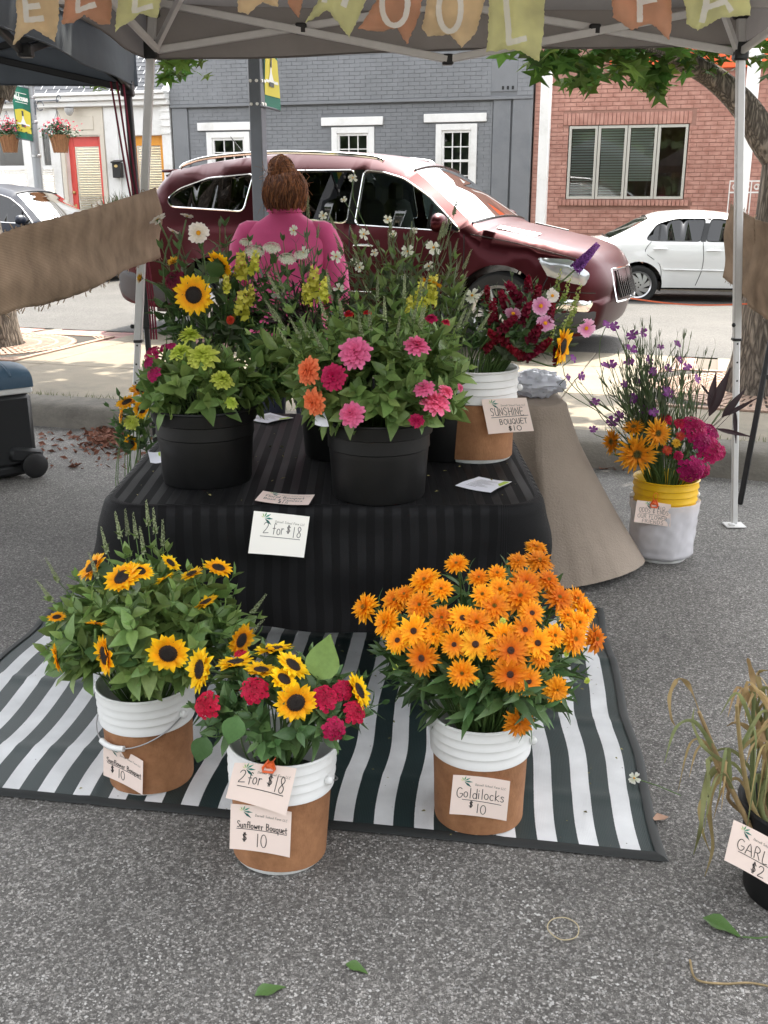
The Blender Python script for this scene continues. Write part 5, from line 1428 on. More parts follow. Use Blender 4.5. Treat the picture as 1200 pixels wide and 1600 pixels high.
for (px, py, Y, n, sp) in ((820, 92, 6.9, 9, .1), (850, 105, 6.9, 9, .07), (880, 100, 7.0, 14, .12), (920, 95, 7.2, 18, .13), (960, 90, 7.2, 20, .13), (915, 128, 7.0, 9, .06), (975, 122, 7.1, 6, .05), (1030, 115, 7.3, 14, .07), (1026, 138, 7.3, 6, .05), (1010, 85, 7.4, 18, .12), (1060, 85, 7.5, 14, .1), (1110, 80, 7.6, 16, .12), (1140, 70, 7.7, 10, .1), (1175, 85, 7.7, 12, .1), (880, 80, 7.2, 16, .12), (990, 78, 7.4, 18, .12), (1190, 60, 7.6, 12, .15), (940, 70, 7.3, 14, .12)):
    cl.append((Q(px, py, Y), n, sp))
tree('rough barked street tree behind the burlap strip at right', 5.38, 1.8, tk, limbs, cl, 2.95, 8000, rt + V((-.6, -.5, 4.9)), (4.2, 2.8, 2.3))
lt = S(-1.9, 2.13, .15)
tq2 = lambda px, py, Y=None: Q(px, py, Y or lt.y)
tk = [(lt, .27), (lt + V((0, 0, .4)), .25), (tq2(-22, 420), .23), (tq2(-38, 330), .21), (tq2(-40, 200), .19), (tq2(-14, 125), .17), (tq2(10, 0), .14), (tq2(30, -250), .08)]
limbs = [([tq2(0, 150), tq2(40, 60), tq2(120, -20)], .12, .05), ([tq2(100, 10), tq2(190, 40, 10), tq2(270, 80, 9.6)], .045, .01), ([tq2(-5, 140), tq2(-90, 40), tq2(-200, -60)], .12, .05)]
cl = [(Q(px, py, Y), n, sp) for (px, py, Y, n, sp) in ((262, 103, 9.5, 12, .09), (285, 100, 9.5, 12, .08), (305, 98, 9.5, 8, .06), (250, 98, 9.6, 6, .05), (160, 132, 9.8, 5, .05), (176, 130, 9.8, 5, .05), (262, 122, 9.5, 3, .03), (150, 128, 9.8, 4, .05))]
tree('street tree trunk behind the burlap strip at left', -1.9, 2.13, tk, limbs, cl, 3.3, 8000, lt + V((.8, -1.5, 5.0)), (4.0, 3.1, 2.2))
# red cord strung along the street edge
a, b_ = Q(985, 466, 8.2), Q(1180, 474, rt.y - .2)
m_ = MB(); m_.tube([lerp(a, b_, i / 12) + V((0, 0, -.03 * math.sin(PI * i / 12))) for i in range(13)], .006, 5); 0
m_.build('cord', M('orange_cord', (.6, .12, .05), .7), None, label='thin orange cord strung from the maroon car to the right tree', cat='cord')
# ------------------------------------------------------------------ the striped mat
mFR, mBR = P(1039, 1346), P(937, 953)
mdir = (P(0, 1243) - mFR).normalized(); mW = (P(0, 1243) - mFR).length * 1.22
mdep = mBR - mFR
def mat_pt(u, v, z=0): return mFR + mdir * (u * mW) + mdep * v + V((0, 0, z))
def mat_mat():
    mt = bpy.data.materials.new('striped_weave'); mt.use_nodes = True
    nt = mt.node_tree; L = nt.links.new; bb = nt.nodes['Principled BSDF']
    tc = node(nt, 'ShaderNodeTexCoord'); sx = node(nt, 'ShaderNodeSeparateXYZ'); L(tc.outputs['UV'], sx.inputs[0])
    nz = node(nt, 'ShaderNodeTexNoise'); nz.inputs['Scale'].default_value = 240; L(tc.outputs['UV'], nz.inputs['Vector'])
    m0 = node(nt, 'ShaderNodeMath', operation='MULTIPLY_ADD'); m0.inputs[1].default_value = .0016; L(nz.outputs['Fac'], m0.inputs[0]); L(sx.outputs[0], m0.inputs[2])
    m1 = node(nt, 'ShaderNodeMath', operation='DIVIDE'); m1.inputs[1].default_value = .108; L(m0.outputs[0], m1.inputs[0])
    m2 = node(nt, 'ShaderNodeMath', operation='FRACT'); L(m1.outputs[0], m2.inputs[0])
    m3 = node(nt, 'ShaderNodeMath', operation='GREATER_THAN'); m3.inputs[1].default_value = .52; L(m2.outputs[0], m3.inputs[0])
    n2 = node(nt, 'ShaderNodeTexNoise'); n2.inputs['Scale'].default_value = 7; n2.inputs['Detail'].default_value = 8; L(tc.outputs['UV'], n2.inputs['Vector'])
    mr = node(nt, 'ShaderNodeMapRange'); mr.inputs['From Min'].default_value = .3; mr.inputs['From Max'].default_value = .7; mr.inputs['To Min'].default_value = .82; mr.inputs['To Max'].default_value = 1.12; L(n2.outputs['Fac'], mr.inputs['Value'])
    mx = node(nt, 'ShaderNodeMix', data_type='RGBA'); mx.inputs[6].default_value = (.016, .03, .031, 1); mx.inputs[7].default_value = (.66, .67, .68, 1); L(m3.outputs[0], mx.inputs[0])
    m4 = node(nt, 'ShaderNodeMix', data_type='RGBA', blend_type='MULTIPLY'); m4.inputs[0].default_value = 1; L(mx.outputs[2], m4.inputs[6]); L(mr.outputs[0], m4.inputs[7])
    # specks of soil and petals
    vo = node(nt, 'ShaderNodeTexVoronoi'); vo.inputs['Scale'].default_value = 22; L(tc.outputs['UV'], vo.inputs['Vector'])
    lt_ = node(nt, 'ShaderNodeMath', operation='LESS_THAN'); lt_.inputs[1].default_value = .045; L(vo.outputs['Distance'], lt_.inputs[0])
    m5 = node(nt, 'ShaderNodeMix', data_type='RGBA'); m5.inputs[7].default_value = (.09, .075, .05, 1); L(lt_.outputs[0], m5.inputs[0]); L(m4.outputs[2], m5.inputs[6])
    L(m5.outputs[2], bb.inputs['Base Color']); bb.inputs['Roughness'].default_value = .42
    w = []
    for d in 'XY':
        q = node(nt, 'ShaderNodeTexWave', bands_direction=d); q.inputs['Scale'].default_value = 70; L(tc.outputs['UV'], q.inputs['Vector']); w.append(q)
    mn = node(nt, 'ShaderNodeMath', operation='MULTIPLY'); L(w[0].outputs['Fac'], mn.inputs[0]); L(w[1].outputs['Fac'], mn.inputs[1])
    bp = node(nt, 'ShaderNodeBump'); bp.inputs['Strength'].default_value = .35; bp.inputs['Distance'].default_value = .002; L(mn.outputs[0], bp.inputs['Height']); L(bp.outputs[0], bb.inputs['Normal'])
    return mt
def mat_h(u, v):
    z = .006
    for c, a in ((.16, .004), (.42, .006), (.7, .007), (.93, .005)):
        d = (v - c + .01 * math.sin(u * 9)) / .014; z += a * math.exp(-d * d)
    for c in (.2, .45, .7):
        d = (u - c) / .006; z += .003 * math.exp(-d * d)
    return z + .004 * (noise.noise(V((u * 6, v * 5, 2))) + .6)
b = MB(); NU, NV = 120, 90
def mfn(u, v):
    p = mat_pt(u, v); p += mdir * (.006 * math.sin(v * 17) + .007 * noise.noise(V((u * 3, v * 7, 9)))) ; p.z = mat_h(u, v); return p
o = mat_pt(.5, .5)
b.grid(lambda u, v: mfn(u, v) - o, NU, NV)
b.v = b.v; b.f = [tuple(reversed(f)) for f in b.f]
me = b.mesh('striped_mat', mat_mat(), 80)
mat_o = place('striped_mat', me, None, Matrix.Translation(o), label='dark green and white striped plastic mat spread on the asphalt', cat='mat')
set_uv(mat_o, lambda i, p: ((i % (NU + 1)) / NU * mW, (i // (NU + 1)) / NV * mdep.length))
BIND = M('mat_binding', (.012, .014, .014), .7)
m_ = MB()
for path in ([(u / 60, 0) for u in range(61)], [(u / 60, 1) for u in range(61)], [(0, v / 40) for v in range(41)], [(1, v / 40) for v in range(41)]):
    ins = lambda q: (min(max(q[0], .009), .991), min(max(q[1], .013), .987)); n_ = len(path) - 1
    at_ = lambda k, v: mfn(*[lerp(x + (x - y) * .4, y, v) for x, y in zip(path[k], ins(path[k]))]) - o + V((0, 0, .0035 if v > .3 else -.003))
    m_.add([at_(k, v) for k in range(n_ + 1) for v in (0, .35, 1)], [(k * 3 + j, k * 3 + j + 1, k * 3 + j + 4, k * 3 + j + 3) for k in range(n_) for j in (0, 1)])
m_.v = [(x, y, max(z, .001 - o.z)) for x, y, z in m_.v]
m_.build('binding', BIND, mat_o, 60)

# ------------------------------------------------------------------ flower table and black cloth
TX0, TX1, TY0, TY1, TZ = -.845, .48, 2.93, 4.26, .735
t = empty('folding_table', ((TX0 + TX1) / 2, (TY0 + TY1) / 2, 0), 'folding table hidden under the black striped cloth, one black leg showing', 'table')
m_ = MB(); m_.box((0, 0, TZ - .022), (TX1 - TX0 - .06, TY1 - TY0 - .06, .035), r=.01); m_.build('table_top', WHITE, t)
o = V(t.location)
lf = P(671, 1150)
for (x, y) in ((lf.x, max(lf.y, TY0 + .08)), (-.68, TY0 + .1), (.3, TY1 - .1), (-.68, TY1 - .1)):
    m_ = MB(); m_.tube([V((x, y, .0)) - o, V((x, y, TZ - .04)) - o], .014, 10); m_.tube([V((x, y, .0)) - o, V((x, y, .035)) - o], .018, 10); m_.build('leg', BLACKP, t, 60)
def cloth_mat():
    mt = bpy.data.materials.new('black_stripe_damask'); mt.use_nodes = True
    nt = mt.node_tree; L = nt.links.new; bb = nt.nodes['Principled BSDF']
    tc = node(nt, 'ShaderNodeTexCoord'); sx = node(nt, 'ShaderNodeSeparateXYZ'); L(tc.outputs['UV'], sx.inputs[0])
    m1 = node(nt, 'ShaderNodeMath', operation='DIVIDE'); m1.inputs[1].default_value = .052; L(sx.outputs[0], m1.inputs[0])
    m2 = node(nt, 'ShaderNodeMath', operation='FRACT'); L(m1.outputs[0], m2.inputs[0])
    m3 = node(nt, 'ShaderNodeMath', operation='GREATER_THAN'); m3.inputs[1].default_value = .5; L(m2.outputs[0], m3.inputs[0])
    mx = node(nt, 'ShaderNodeMix', data_type='RGBA'); mx.inputs[6].default_value = (.0055, .0055, .006, 1); mx.inputs[7].default_value = (.0075, .0075, .0085, 1); L(m3.outputs[0], mx.inputs[0])
    L(mx.outputs[2], bb.inputs['Base Color'])
    mr = node(nt, 'ShaderNodeMapRange'); mr.inputs['To Min'].default_value = .85; mr.inputs['To Max'].default_value = .6; L(m3.outputs[0], mr.inputs['Value']); L(mr.outputs[0], bb.inputs['Roughness'])
    bb.inputs['Specular IOR Level'].default_value = .18
    nz = node(nt, 'ShaderNodeTexNoise'); nz.inputs['Scale'].default_value = 300; L(tc.outputs['UV'], nz.inputs['Vector'])
    bp = node(nt, 'ShaderNodeBump'); bp.inputs['Strength'].default_value = .25; bp.inputs['Distance'].default_value = .002; L(nz.outputs['Fac'], bp.inputs['Height']); L(bp.outputs[0], bb.inputs['Normal'])
    return mt
def rrect(x0, x1, y0, y1, r, n):
    """closed outline, counter-clockwise from the middle of the front edge"""
    pts = []
    for cx, cy, a0 in ((x1 - r, y0 + r, -90), (x1 - r, y1 - r, 0), (x0 + r, y1 - r, 90), (x0 + r, y0 + r, 180)):
        for k in range(9): pts.append((cx + r * math.cos(R(a0 + 90 * k / 8)), cy + r * math.sin(R(a0 + 90 * k / 8))))
    d = dense(pts, .0001 + (2 * (x1 - x0) + 2 * (y1 - y0)) / n / 2, True)
    # resample evenly
    L_ = [0]
    for i in range(len(d)): L_.append(L_[-1] + math.hypot(d[(i + 1) % len(d)][0] - d[i][0], d[(i + 1) % len(d)][1] - d[i][1]))
    out = []; j = 0
    for i in range(n):
        s = L_[-1] * i / n
        while L_[j + 1] < s: j += 1
        q = (s - L_[j]) / max(1e-9, L_[j + 1] - L_[j]); a, c = d[j], d[(j + 1) % len(d)]
        out.append((lerp(a[0], c[0], q), lerp(a[1], c[1], q)))
    return out, L_[-1]
def draped(name, label, mat_, x0, x1, y0, y1, z, r, hem, flare, nfold, amp, seed, uvf, n=220, nv=26, fe=1.0):
    ol, per = rrect(x0, x1, y0, y1, r, n); cx, cy = (x0 + x1) / 2, (y0 + y1) / 2
    vs, fs, uv = [], [], []
    for k in (0, .35, .62, .8, .92, .98):          # top
        for (x, y) in ol:
            p = V((cx + (x - cx) * k, cy + (y - cy) * k, z + .004 * noise.noise(V((cx + (x - cx) * k * 5, (y - cy) * k * 5, seed))))); vs.append(p); uv.append(uvf(p, None))
    rows = 6
    for j in range(nv + 1):
        v = j / nv
        for i, (x, y) in enumerate(ol):
            a, c = ol[i - 1], ol[(i + 1) % n]; nx, ny = c[1] - a[1], -(c[0] - a[0]); l = math.hypot(nx, ny); nx, ny = nx / l, ny / l
            s = per * i / n; hz = hem(x, y, s); zz = lerp(z, hz, v ** 1.0) if v > .06 else z - .03 * (v / .06) ** 2 * .6
            ph = nfold * 2 * PI * i / n + 2.2 * noise.noise(V((x * 2, y * 2, seed)))
            f = amp * (.5 + .9 * abs(noise.noise(V((x * 1.7, y * 1.7, seed + 3))))) * v ** (1.1 if fe == 1 else .55) * (math.sin(ph) if fe == 1 else 1.2 - 2 * abs(math.sin(ph / 2))) + .016 * noise.noise(V((s * 3, v * 3, seed))) * min(1, v * 4)
            off = .004 + .012 * min(1, v / .06) + flare(x, y) * v ** fe + f
            if v == 0: off = 0
            p = V((x + nx * off, y + ny * off, zz)); vs.append(p); uv.append(uvf(p, (s, v, x, y, nx, ny)))
    tot = rows + nv + 1
    for j in range(tot - 1):
        for i in range(n):
            q = (i + 1) % n; fs.append((j * n + i, (j + 1) * n + i, (j + 1) * n + q, j * n + q))
    fs.append(tuple(range(n)))
    fs = [tuple(reversed(f)) for f in fs[:-1]] + [fs[-1]]
    mb = MB(); o = V((cx, cy, 0)); mb.add([p - o for p in vs], fs)
    me = mb.mesh(name, mat_, 70); ob = place(name, me, None, Matrix.Translation(o), label=label, cat='tablecloth')
    set_uv(ob, lambda i, p: uv[i])
    return ob
def bk_hem(x, y, s):
    fr = max(0, min(1, (TY0 + .25 - y) / .2))
    return lerp(.2, .355, fr) + .012 * math.sin(s * 9) + .01 * noise.noise(V((s * 3, 0, 0)))
def bk_uv(p, w):
    if w is None: return (p.x + .02 * p.y, p.y)
    s, v, x, y, nx, ny = w; x += .012 * noise.noise(V((s * 2, v * 2.5, 3)))
    a = abs(nx); return (x * (1) + (y * math.copysign(1, nx) if a > .05 else 0) * a, p.z)
draped('black_tablecloth', 'black tonal striped tablecloth over the flower table', cloth_mat(), TX0, TX1, TY0, TY1, TZ, .11, bk_hem, lambda x, y: .10 if x < TX0 + .2 else (.05 if x > TX1 - .15 else .045), 15, .02, 4, bk_uv)
# beige cloth table behind
BEIGE = M('taupe_tablecloth', lin(143, 130, 117), .85, var=.1, vs=5, bump=.4, bs=120)
bx0, bx1 = -.1, Q(884, 600, 4.4).x + .01
by0, by1 = 4.4, 5.25
hc = V((P(985, 880).x, P(960, 885).y, 0))
def be_fl(x, y):
    d = math.hypot(x - bx1, y - by0); return .03 + .32 * math.exp(-(d / .22) ** 2) + (.06 if y < by0 + .1 else 0)
draped('taupe_tablecloth', 'taupe cloth hanging to the ground over the table behind the white bucket', BEIGE, bx0, bx1, by0, by1, .74, .13, lambda x, y, s: .012 + .05 * math.exp(-(math.hypot(x - bx1, y - by0) / .1) ** 2) + .02 * (y > 4.5), be_fl, 22, .034, 9, lambda p, w: (p.x + p.y, p.z), n=460, fe=1.18)
t = empty('folding_table', ((bx0 + bx1) / 2, (by0 + by1) / 2, 0), 'folding table hidden under the taupe cloth', 'table'); o = V(t.location)
m_ = MB(); m_.box((0, 0, .712), (bx1 - bx0 - .06, by1 - by0 - .06, .035), r=.01); m_.build('table_top', WHITE, t)
for sx in (-1, 1):
    for sy in (-1, 1):
        m_ = MB(); m_.tube([(sx * (bx1 - bx0 - .2) / 2, sy * .24, 0), (sx * (bx1 - bx0 - .2) / 2, sy * .24, .7)], .014, 8); m_.build('leg', BLACKP, t)

# ------------------------------------------------------------------ buckets, pots
BUCK = M('white_bucket', (.8, .8, .79), .38, var=.04, vs=5, dirt=(.6, .58, .54), ds=4)
def kraft():
    mt = bpy.data.materials.new('kraft_paper'); mt.use_nodes = True
    nt = mt.node_tree; L = nt.links.new; bb = nt.nodes['Principled BSDF']
    tc = node(nt, 'ShaderNodeTexCoord'); nz = node(nt, 'ShaderNodeTexNoise'); nz.inputs['Scale'].default_value = 9; nz.inputs['Detail'].default_value = 9; nz.inputs['Roughness'].default_value = .75; L(tc.outputs['Object'], nz.inputs['Vector'])
    rp = node(nt, 'ShaderNodeValToRGB'); e = rp.color_ramp.elements; e[0].position = .3; e[0].color = (*lin(126, 84, 54), 1); e[1].position = .7; e[1].color = (*lin(176, 126, 88), 1); L(nz.outputs['Fac'], rp.inputs[0])
    L(rp.outputs[0], bb.inputs['Base Color']); bb.inputs['Roughness'].default_value = .8
    mp = node(nt, 'ShaderNodeMapping'); mp.inputs['Scale'].default_value = (1, 1, .35); mp.inputs['Rotation'].default_value = (0, .5, 0); L(tc.outputs['Object'], mp.inputs[0])
    vo = node(nt, 'ShaderNodeTexVoronoi'); vo.inputs['Scale'].default_value = 230; L(mp.outputs[0], vo.inputs['Vector'])
    bp = node(nt, 'ShaderNodeBump'); bp.inputs['Strength'].default_value = .35; bp.inputs['Distance'].default_value = .0015; L(vo.outputs['Distance'], bp.inputs['Height']); L(bp.outputs[0], bb.inputs['Normal'])
    return mt
KRAFT = kraft()
WATER = M('dark_water', (.02, .025, .015), .35, spec=.2)
def bucket(loc, label, rb=.117, rt=.139, H=.318, wrap=True, handle=0.0, tilt=(0, 0), rim_m=None, body_m=None):
    t = empty('bucket', loc, label, 'bucket', None, (tilt[0], tilt[1], 0)); bm_ = body_m or BUCK
    zb = H * .655; rr = lambda z: lerp(rb, rt - .012, z / H)
    m_ = MB()
    prof = [(0, .004), (rb - .012, .003), (rb - .004, .0), (rb, .006), (rr(zb), zb)]
    m_.lathe(prof, 48); m_.build('body', bm_, t)
    m_ = MB(); pr = [(rr(zb), zb - .004), (rr(zb) + .011, zb), (rr(zb) + .0115, zb + .008)]
    nb = 4; dz = (H - zb - .012) / nb
    for k in range(nb):
        z0 = zb + .008 + k * dz
        pr += [(rr(z0) + .009, z0 + dz * .25), (rr(z0) + .008, z0 + dz * .8), (rr(z0) + .0135, z0 + dz * .93), (rr(z0) + .0135, z0 + dz)]
    pr += [(rt, H - .003), (rt - .003, H), (rt - .008, H - .002), (rr(H) - .004, H - .02), (rr(.14) - .004, .14)]
    m_.lathe(pr, 56, wob=lambda a, z: 1 + .004 * math.sin(2 * a + z * 20)); m_.build('rim_band', rim_m or bm_, t, 35)
    m_ = MB(); m_.lathe([(0, .2), (rr(.2) - .003, .2)], 32); m_.build('water', WATER, t)
    if wrap:
        m_ = MB(); w0, w1 = .012, zb - .002; a0 = R(100)
        def fn(u, v):
            a = a0 + u * (2 * PI + .25); z = lerp(w0, w1, v) + .0025 * math.sin(a * 3 + v * 4); r = rr(z) + .0022 + .0012 * u + .0012 * noise.noise(V((math.cos(a) * 3, math.sin(a) * 3, z * 12)))
            return V((r * math.cos(a), r * math.sin(a), z))
        m_.grid(fn, 72, 8); m_.build('paper_wrap', KRAFT, t, 80)
    # wire bail resting against the side, with its grip
    zl = H * .78; r0 = rr(zl) + .016; m_ = MB(); a = handle
    pts = []
    for k in range(21):
        th = lerp(0, PI, k / 20); x = r0 * math.cos(th); y = -r0 * 1.03 * math.sin(th); z = zl - .075 * math.sin(th)
        pts.append(V((x * math.cos(a) - y * math.sin(a), x * math.sin(a) + y * math.cos(a), z)))
    m_.tube(pts, .002, 6); hb = m_.build('handle', STEEL, t, 80)
    m_ = MB(); m_.tube(pts[8:13], .0085, 8); m_.build('grip', BUCK, hb, 60)
    m_ = MB()
    for q in (pts[0], pts[-1]): m_.ball(q, .012, 10, 6)
    m_.build('handle_ear', bm_, t, 60)
    return t
POTM = M('nursery_pot', (.0055, .0055, .006), .5, spec=.35, var=.25, vs=14, bump=.06, bs=30)
def pot(loc, label, rb=.142, rt=.17, H=.245, name='nursery_pot'):
    t = empty(name, loc, label, 'pot')
    rr = lambda z: lerp(rb, rt - .012, z / H)
    m_ = MB(); m_.lathe([(0, .004), (rb - .01, .003), (rb - .003, 0), (rb, .006), (rr(H * .62), H * .62), (rr(H * .62) + .004, H * .635), (rr(H * .8), H * .8)], 56, wob=lambda a, z: 1 + .006 * math.sin(2 * a + 1))
    m_.build('body', POTM, t)
    m_ = MB(); m_.lathe([(rr(H * .8), H * .8), (rr(H * .8) + .008, H * .815), (rt - .002, H - .008), (rt + .003, H - .004), (rt + .002, H), (rt - .004, H + .001), (rr(H) - .004, H - .02), (rr(.15), .14)], 56, wob=lambda a, z: 1 + .006 * math.sin(2 * a + 1))
    m_.build('rim', POTM, t)
    m_ = MB(); m_.lathe([(0, H * .66), (rr(H * .66) - .004, H * .66)], 32); m_.build('water', WATER, t)
    return t
B_SUN = P(238, 1212); B_FRONT = P(437, 1326); B_GOLD = P(747, 1271); B_SHINE = P(742, 712, TZ); B_ODD = P(1031, 868); B_HID = V((Q(200, 640, 4.25).x, 4.25, 0))
bucket(B_SUN, 'white bucket in brown paper holding sunflowers at the left end of the mat', handle=R(-32), H=.31)
bucket(B_FRONT, 'white bucket in brown paper nearest the camera, with two price cards', handle=R(150), H=.318, tilt=(R(-1.5), R(3)))
bucket(B_GOLD, 'white bucket in brown paper under the orange rudbeckias', handle=R(160), H=.325)
bucket(B_SHINE + V((0, 0, .002)), 'white bucket in brown paper standing on the black tablecloth', rb=.127, rt=.145, handle=R(170), H=.318)
bucket(B_HID, 'white bucket half hidden behind the left end of the flower table')
YELL = M('yellow_plastic', lin(228, 180, 20), .35)
t = bucket(B_ODD, 'bucket with a yellow rim wrapped in a clear plastic bag', rb=.12, rt=.15, H=.385, wrap=False, rim_m=YELL, handle=PI)
PLAST = glass_mat('clear_plastic', (.94, .92, .94), .94, .12)
def bagfn(r0, r1, z0, z1, seed, amp):
    def fn(u, v):
        a = 2 * PI * u; z = lerp(z0, z1, v); r = lerp(r0, r1, v) * (1 + amp * noise.noise(V((math.cos(a) * 2.5, math.sin(a) * 2.5, z * 12 + seed))) + amp * .6 * noise.noise(V((math.cos(a) * 7, math.sin(a) * 7, z * 30 + seed))))
        if v < .08: r *= .75 + .25 * v / .08
        return V((r * math.cos(a), r * math.sin(a), z))
    return fn
m_ = MB(); m_.grid(bagfn(.142, .156, .004, .285, 1, .06), 60, 30); m_.build('plastic_bag', M('milky_film', (.74, .72, .75), .22, spec=.7, lucent=.25), t, 60)
P_A, P_B = P(325, 747, TZ + .002), P(592, 770, TZ + .002)
P_C, P_D, P_E = V((-.62, 3.575, TZ + .002)), V((-.14, 3.57, TZ + .002)), V((.21, 3.57, TZ + .002))
for p_, lb in ((P_A, 'black nursery pot of lime zinnias at the left of the table'), (P_B, 'black nursery pot under the pink zinnias at the table front'), (P_C, 'black nursery pot behind the lime zinnias'), (P_D, 'black nursery pot at the back middle of the table'), (P_E, 'black nursery pot at the back behind the pink zinnias')):
    pot(p_, lb)
B_GARL = P(1240, 1392); pot(B_GARL, 'black pot of dried garlic stalks at the right edge', .118, .15, .25)

# ------------------------------------------------------------------ price cards
CARD = M('card_stock', lin(246, 226, 216), .7, var=.03, vs=10)
CARDW = M('white_card', lin(250, 247, 240), .7)
INK = M('marker_ink', (.012, .012, .014), .6); PENCIL = M('pencil_grey', (.12, .11, .11), .7); PRINT = M('small_print', (.16, .15, .13), .7)
LOGO = [M('logo_%s' % n, lin(*c), .7) for n, c in (('lime', (214, 216, 130)), ('leaf', (150, 190, 110)), ('green', (88, 158, 110)), ('sea', (60, 148, 124)), ('teal', (44, 120, 110)), ('pine', (36, 92, 88)))]
ORANGE = M('orange_clip', lin(226, 98, 40), .4)
def card(label, TL, TR, BR, BL, lines, ink=None, logo=(.2, .86), stock=None, farm=True, clip=None, under=None, back=True, flip=False, size=1.0):
    TL, TR, BR, BL = map(V, (TL, TR, BR, BL)); c = (TL + TR + BR + BL) / 4
    W_, H_ = (TR - TL).length, (TL - BL).length
    n = (TR - TL).cross(TL - BL).normalized()
    t = empty('price_card', c, label, 'price card')
    def mp(x, y, z=0):
        u, v = x / W_, y / H_
        return lerp(lerp(BL, BR, u), lerp(TL, TR, u), v) + n * (z + .008 * (4 * (u - .5) ** 2) * .6) - c
    m_ = MB(); m_.grid(lambda u, v: mp(u * W_, v * H_), 10, 6); b0 = len(m_.v); m_.grid(lambda u, v: mp(u * W_, v * H_, -.0006), 10, 6, flip=True)
    m_.build('card', stock or CARD, t, 60)
    def put(name, mb, mt): 
        mb.v = [tuple(mp(x, y, z)) for x, y, z in mb.v]
        if mb.v: mb.build(name, mt, t, 0)
    m_ = MB()
    for (s, x, y, h, f) in lines:
        if s == '_':
            ribbon(m_, [(lerp(x, f, k / 6) * W_, (y + h * k / 6) * H_) for k in range(7)], .0018 * size, .0006)
        else: write(m_, s, x * W_, y * H_, h * H_, .0019 * size if h > .1 else .0012 * size, .0006, wob=.05, fit=f * W_)
    put('lettering', m_, ink or INK)
    if farm:
        m_ = MB(); write(m_, 'Darnell School Farm LLC', .4 * W_, .775 * H_, .05 * H_, .0007, .0006, wob=.01, fit=.54 * W_, rise=-.02, slant=.15); put('small_print', m_, PRINT)
    if logo:
        lx, ly = logo[0] * W_, logo[1] * H_; root = None
        m_ = MB()
        for k in range(6):
            a = R(150 - 38 * k); l = (.06 + .022 * k) * W_; m_.cur = k
            d, e = V((math.cos(a), math.sin(a), 0)), V((-math.sin(a), math.cos(a), 0)); p = V((lx, ly, .0007)) + d * .012 * W_
            m_.add([p, p + d * l * .5 - e * l * .12, p + d * l, p + d * l * .5 + e * l * .12], [(0, 1, 2, 3)])
        m_.v = [tuple(mp(*q)) for q in m_.v]; m_.build('logo', LOGO, t, 0)
    if clip:
        cx, cy, s = clip; q = mp(cx * W_, cy * H_); ux = (TR - TL).normalized(); uy = (TL - BL).normalized()
        m_ = MB()
        m_.tube([q + n * .004 + (ux * math.cos(a) * .007 + uy * (.022 + .012 * math.sin(a))) * s for a in [k * .55 for k in range(12)]], .0014, 6)
        m_.tube([q + n * .004 + (ux * x + uy * y) * s for x, y in ((-.004, .012), (-.011, -.004), (-.009, -.012), (.009, -.012), (.011, -.004), (.004, .012), (-.006, .004), (.008, -.004))], .0024 * s, 6)
        m_.box(q + n * .003 + uy * .002 * s, (.014 * s, .006, .012 * s), r=.002)
        m_.build('clip', ORANGE, t, 60)
    return t
def quad(pts, Y):
    Ys = Y if hasattr(Y, '__len__') else [Y] * 4
    return [Q(x, y, yy) for (x, y), yy in zip(pts, Ys)]
yf = B_FRONT.y - .145
card('upper of the two price cards on the nearest bucket, two for 18 dollars', *quad([(367, 1190), (464, 1199), (447, 1273), (353, 1245)], (yf - .004, yf - .004, yf - .002, yf - .002)), [('2', .12, .5, .33, .14), ('for', .28, .49, .3, .24), ('$', .58, .52, .27, .12), ('18', .71, .42, .36, .2), ('_', .13, .40, -.02, .88)], clip=(.56, .98, 1.3))
card('lower price card on the nearest bucket, sunflower bouquet 10 dollars', *quad([(361, 1254), (456, 1267), (453, 1338), (359, 1324)], (yf + .013, yf + .013, yf + .018, yf + .018)), [('Sunflower Bouquet', .11, .5, .14, .84), ('_', .11, .475, .0, .93), ('$', .2, .2, .2, .11), ('10', .44, .1, .3, .2)])
yg = B_GOLD.y - .142
card('price card on the bucket of orange rudbeckias, 10 dollars', *quad([(708, 1209), (797, 1219), (791, 1281), (702, 1270)], (yg, yg, yg + .012, yg + .012)), [('Goldilocks', .09, .45, .25, .86), ('_', .2, .40, -.03, .88), ('$', .32, .2, .17, .1), ('10', .46, .08, .24, .2)])
ys = B_SUN.y - .125
card('price card leaning on the sunflower bucket at the left of the mat', *quad([(163, 1157), (225, 1188), (224, 1241), (163, 1210)], (ys + .03, ys - .01, ys - .01, ys + .03)), [('Sunflower Bouquet', .08, .46, .13, .88), ('_', .1, .43, .0, .95), ('$', .18, .2, .2, .11), ('10', .36, .12, .27, .2)])
yh = B_SHINE.y - .15
card('sunshine bouquet price card hanging on the bucket on the black cloth', *quad([(752, 624), (822, 621), (834, 673), (763, 678)], (yh, yh, yh - .005, yh - .005)), [('SUNSHINE', .14, .5, .22, .74), ('_', .14, .46, .02, .95), ('BOUQUET', .3, .25, .15, .62), ('$10', .46, .05, .15, .32)])
card('two for 18 dollars card hanging on the front of the black tablecloth', *quad([(397, 798), (484, 807), (475, 871), (388, 864)], (TY0 - .062, TY0 - .062, TY0 - .085, TY0 - .085)), [('2', .2, .5, .26, .13), ('for', .38, .5, .26, .22), ('$', .62, .53, .2, .1), ('18', .74, .46, .26, .17), ('_', .17, .43, -.01, .88)], ink=PENCIL, stock=CARDW)
card('price card lying flat on the front edge of the black tablecloth', *[P(x, y, TZ + .006) for x, y in ((411, 769), (492, 775), (482, 791), (398, 784))], [('Floral Bouquet', .12, .52, .18, .74), ('Basil & Flowers', .12, .28, .15, .74), ('$15', .42, .04, .2, .2)], ink=PENCIL)
yo = B_ODD.y - .155
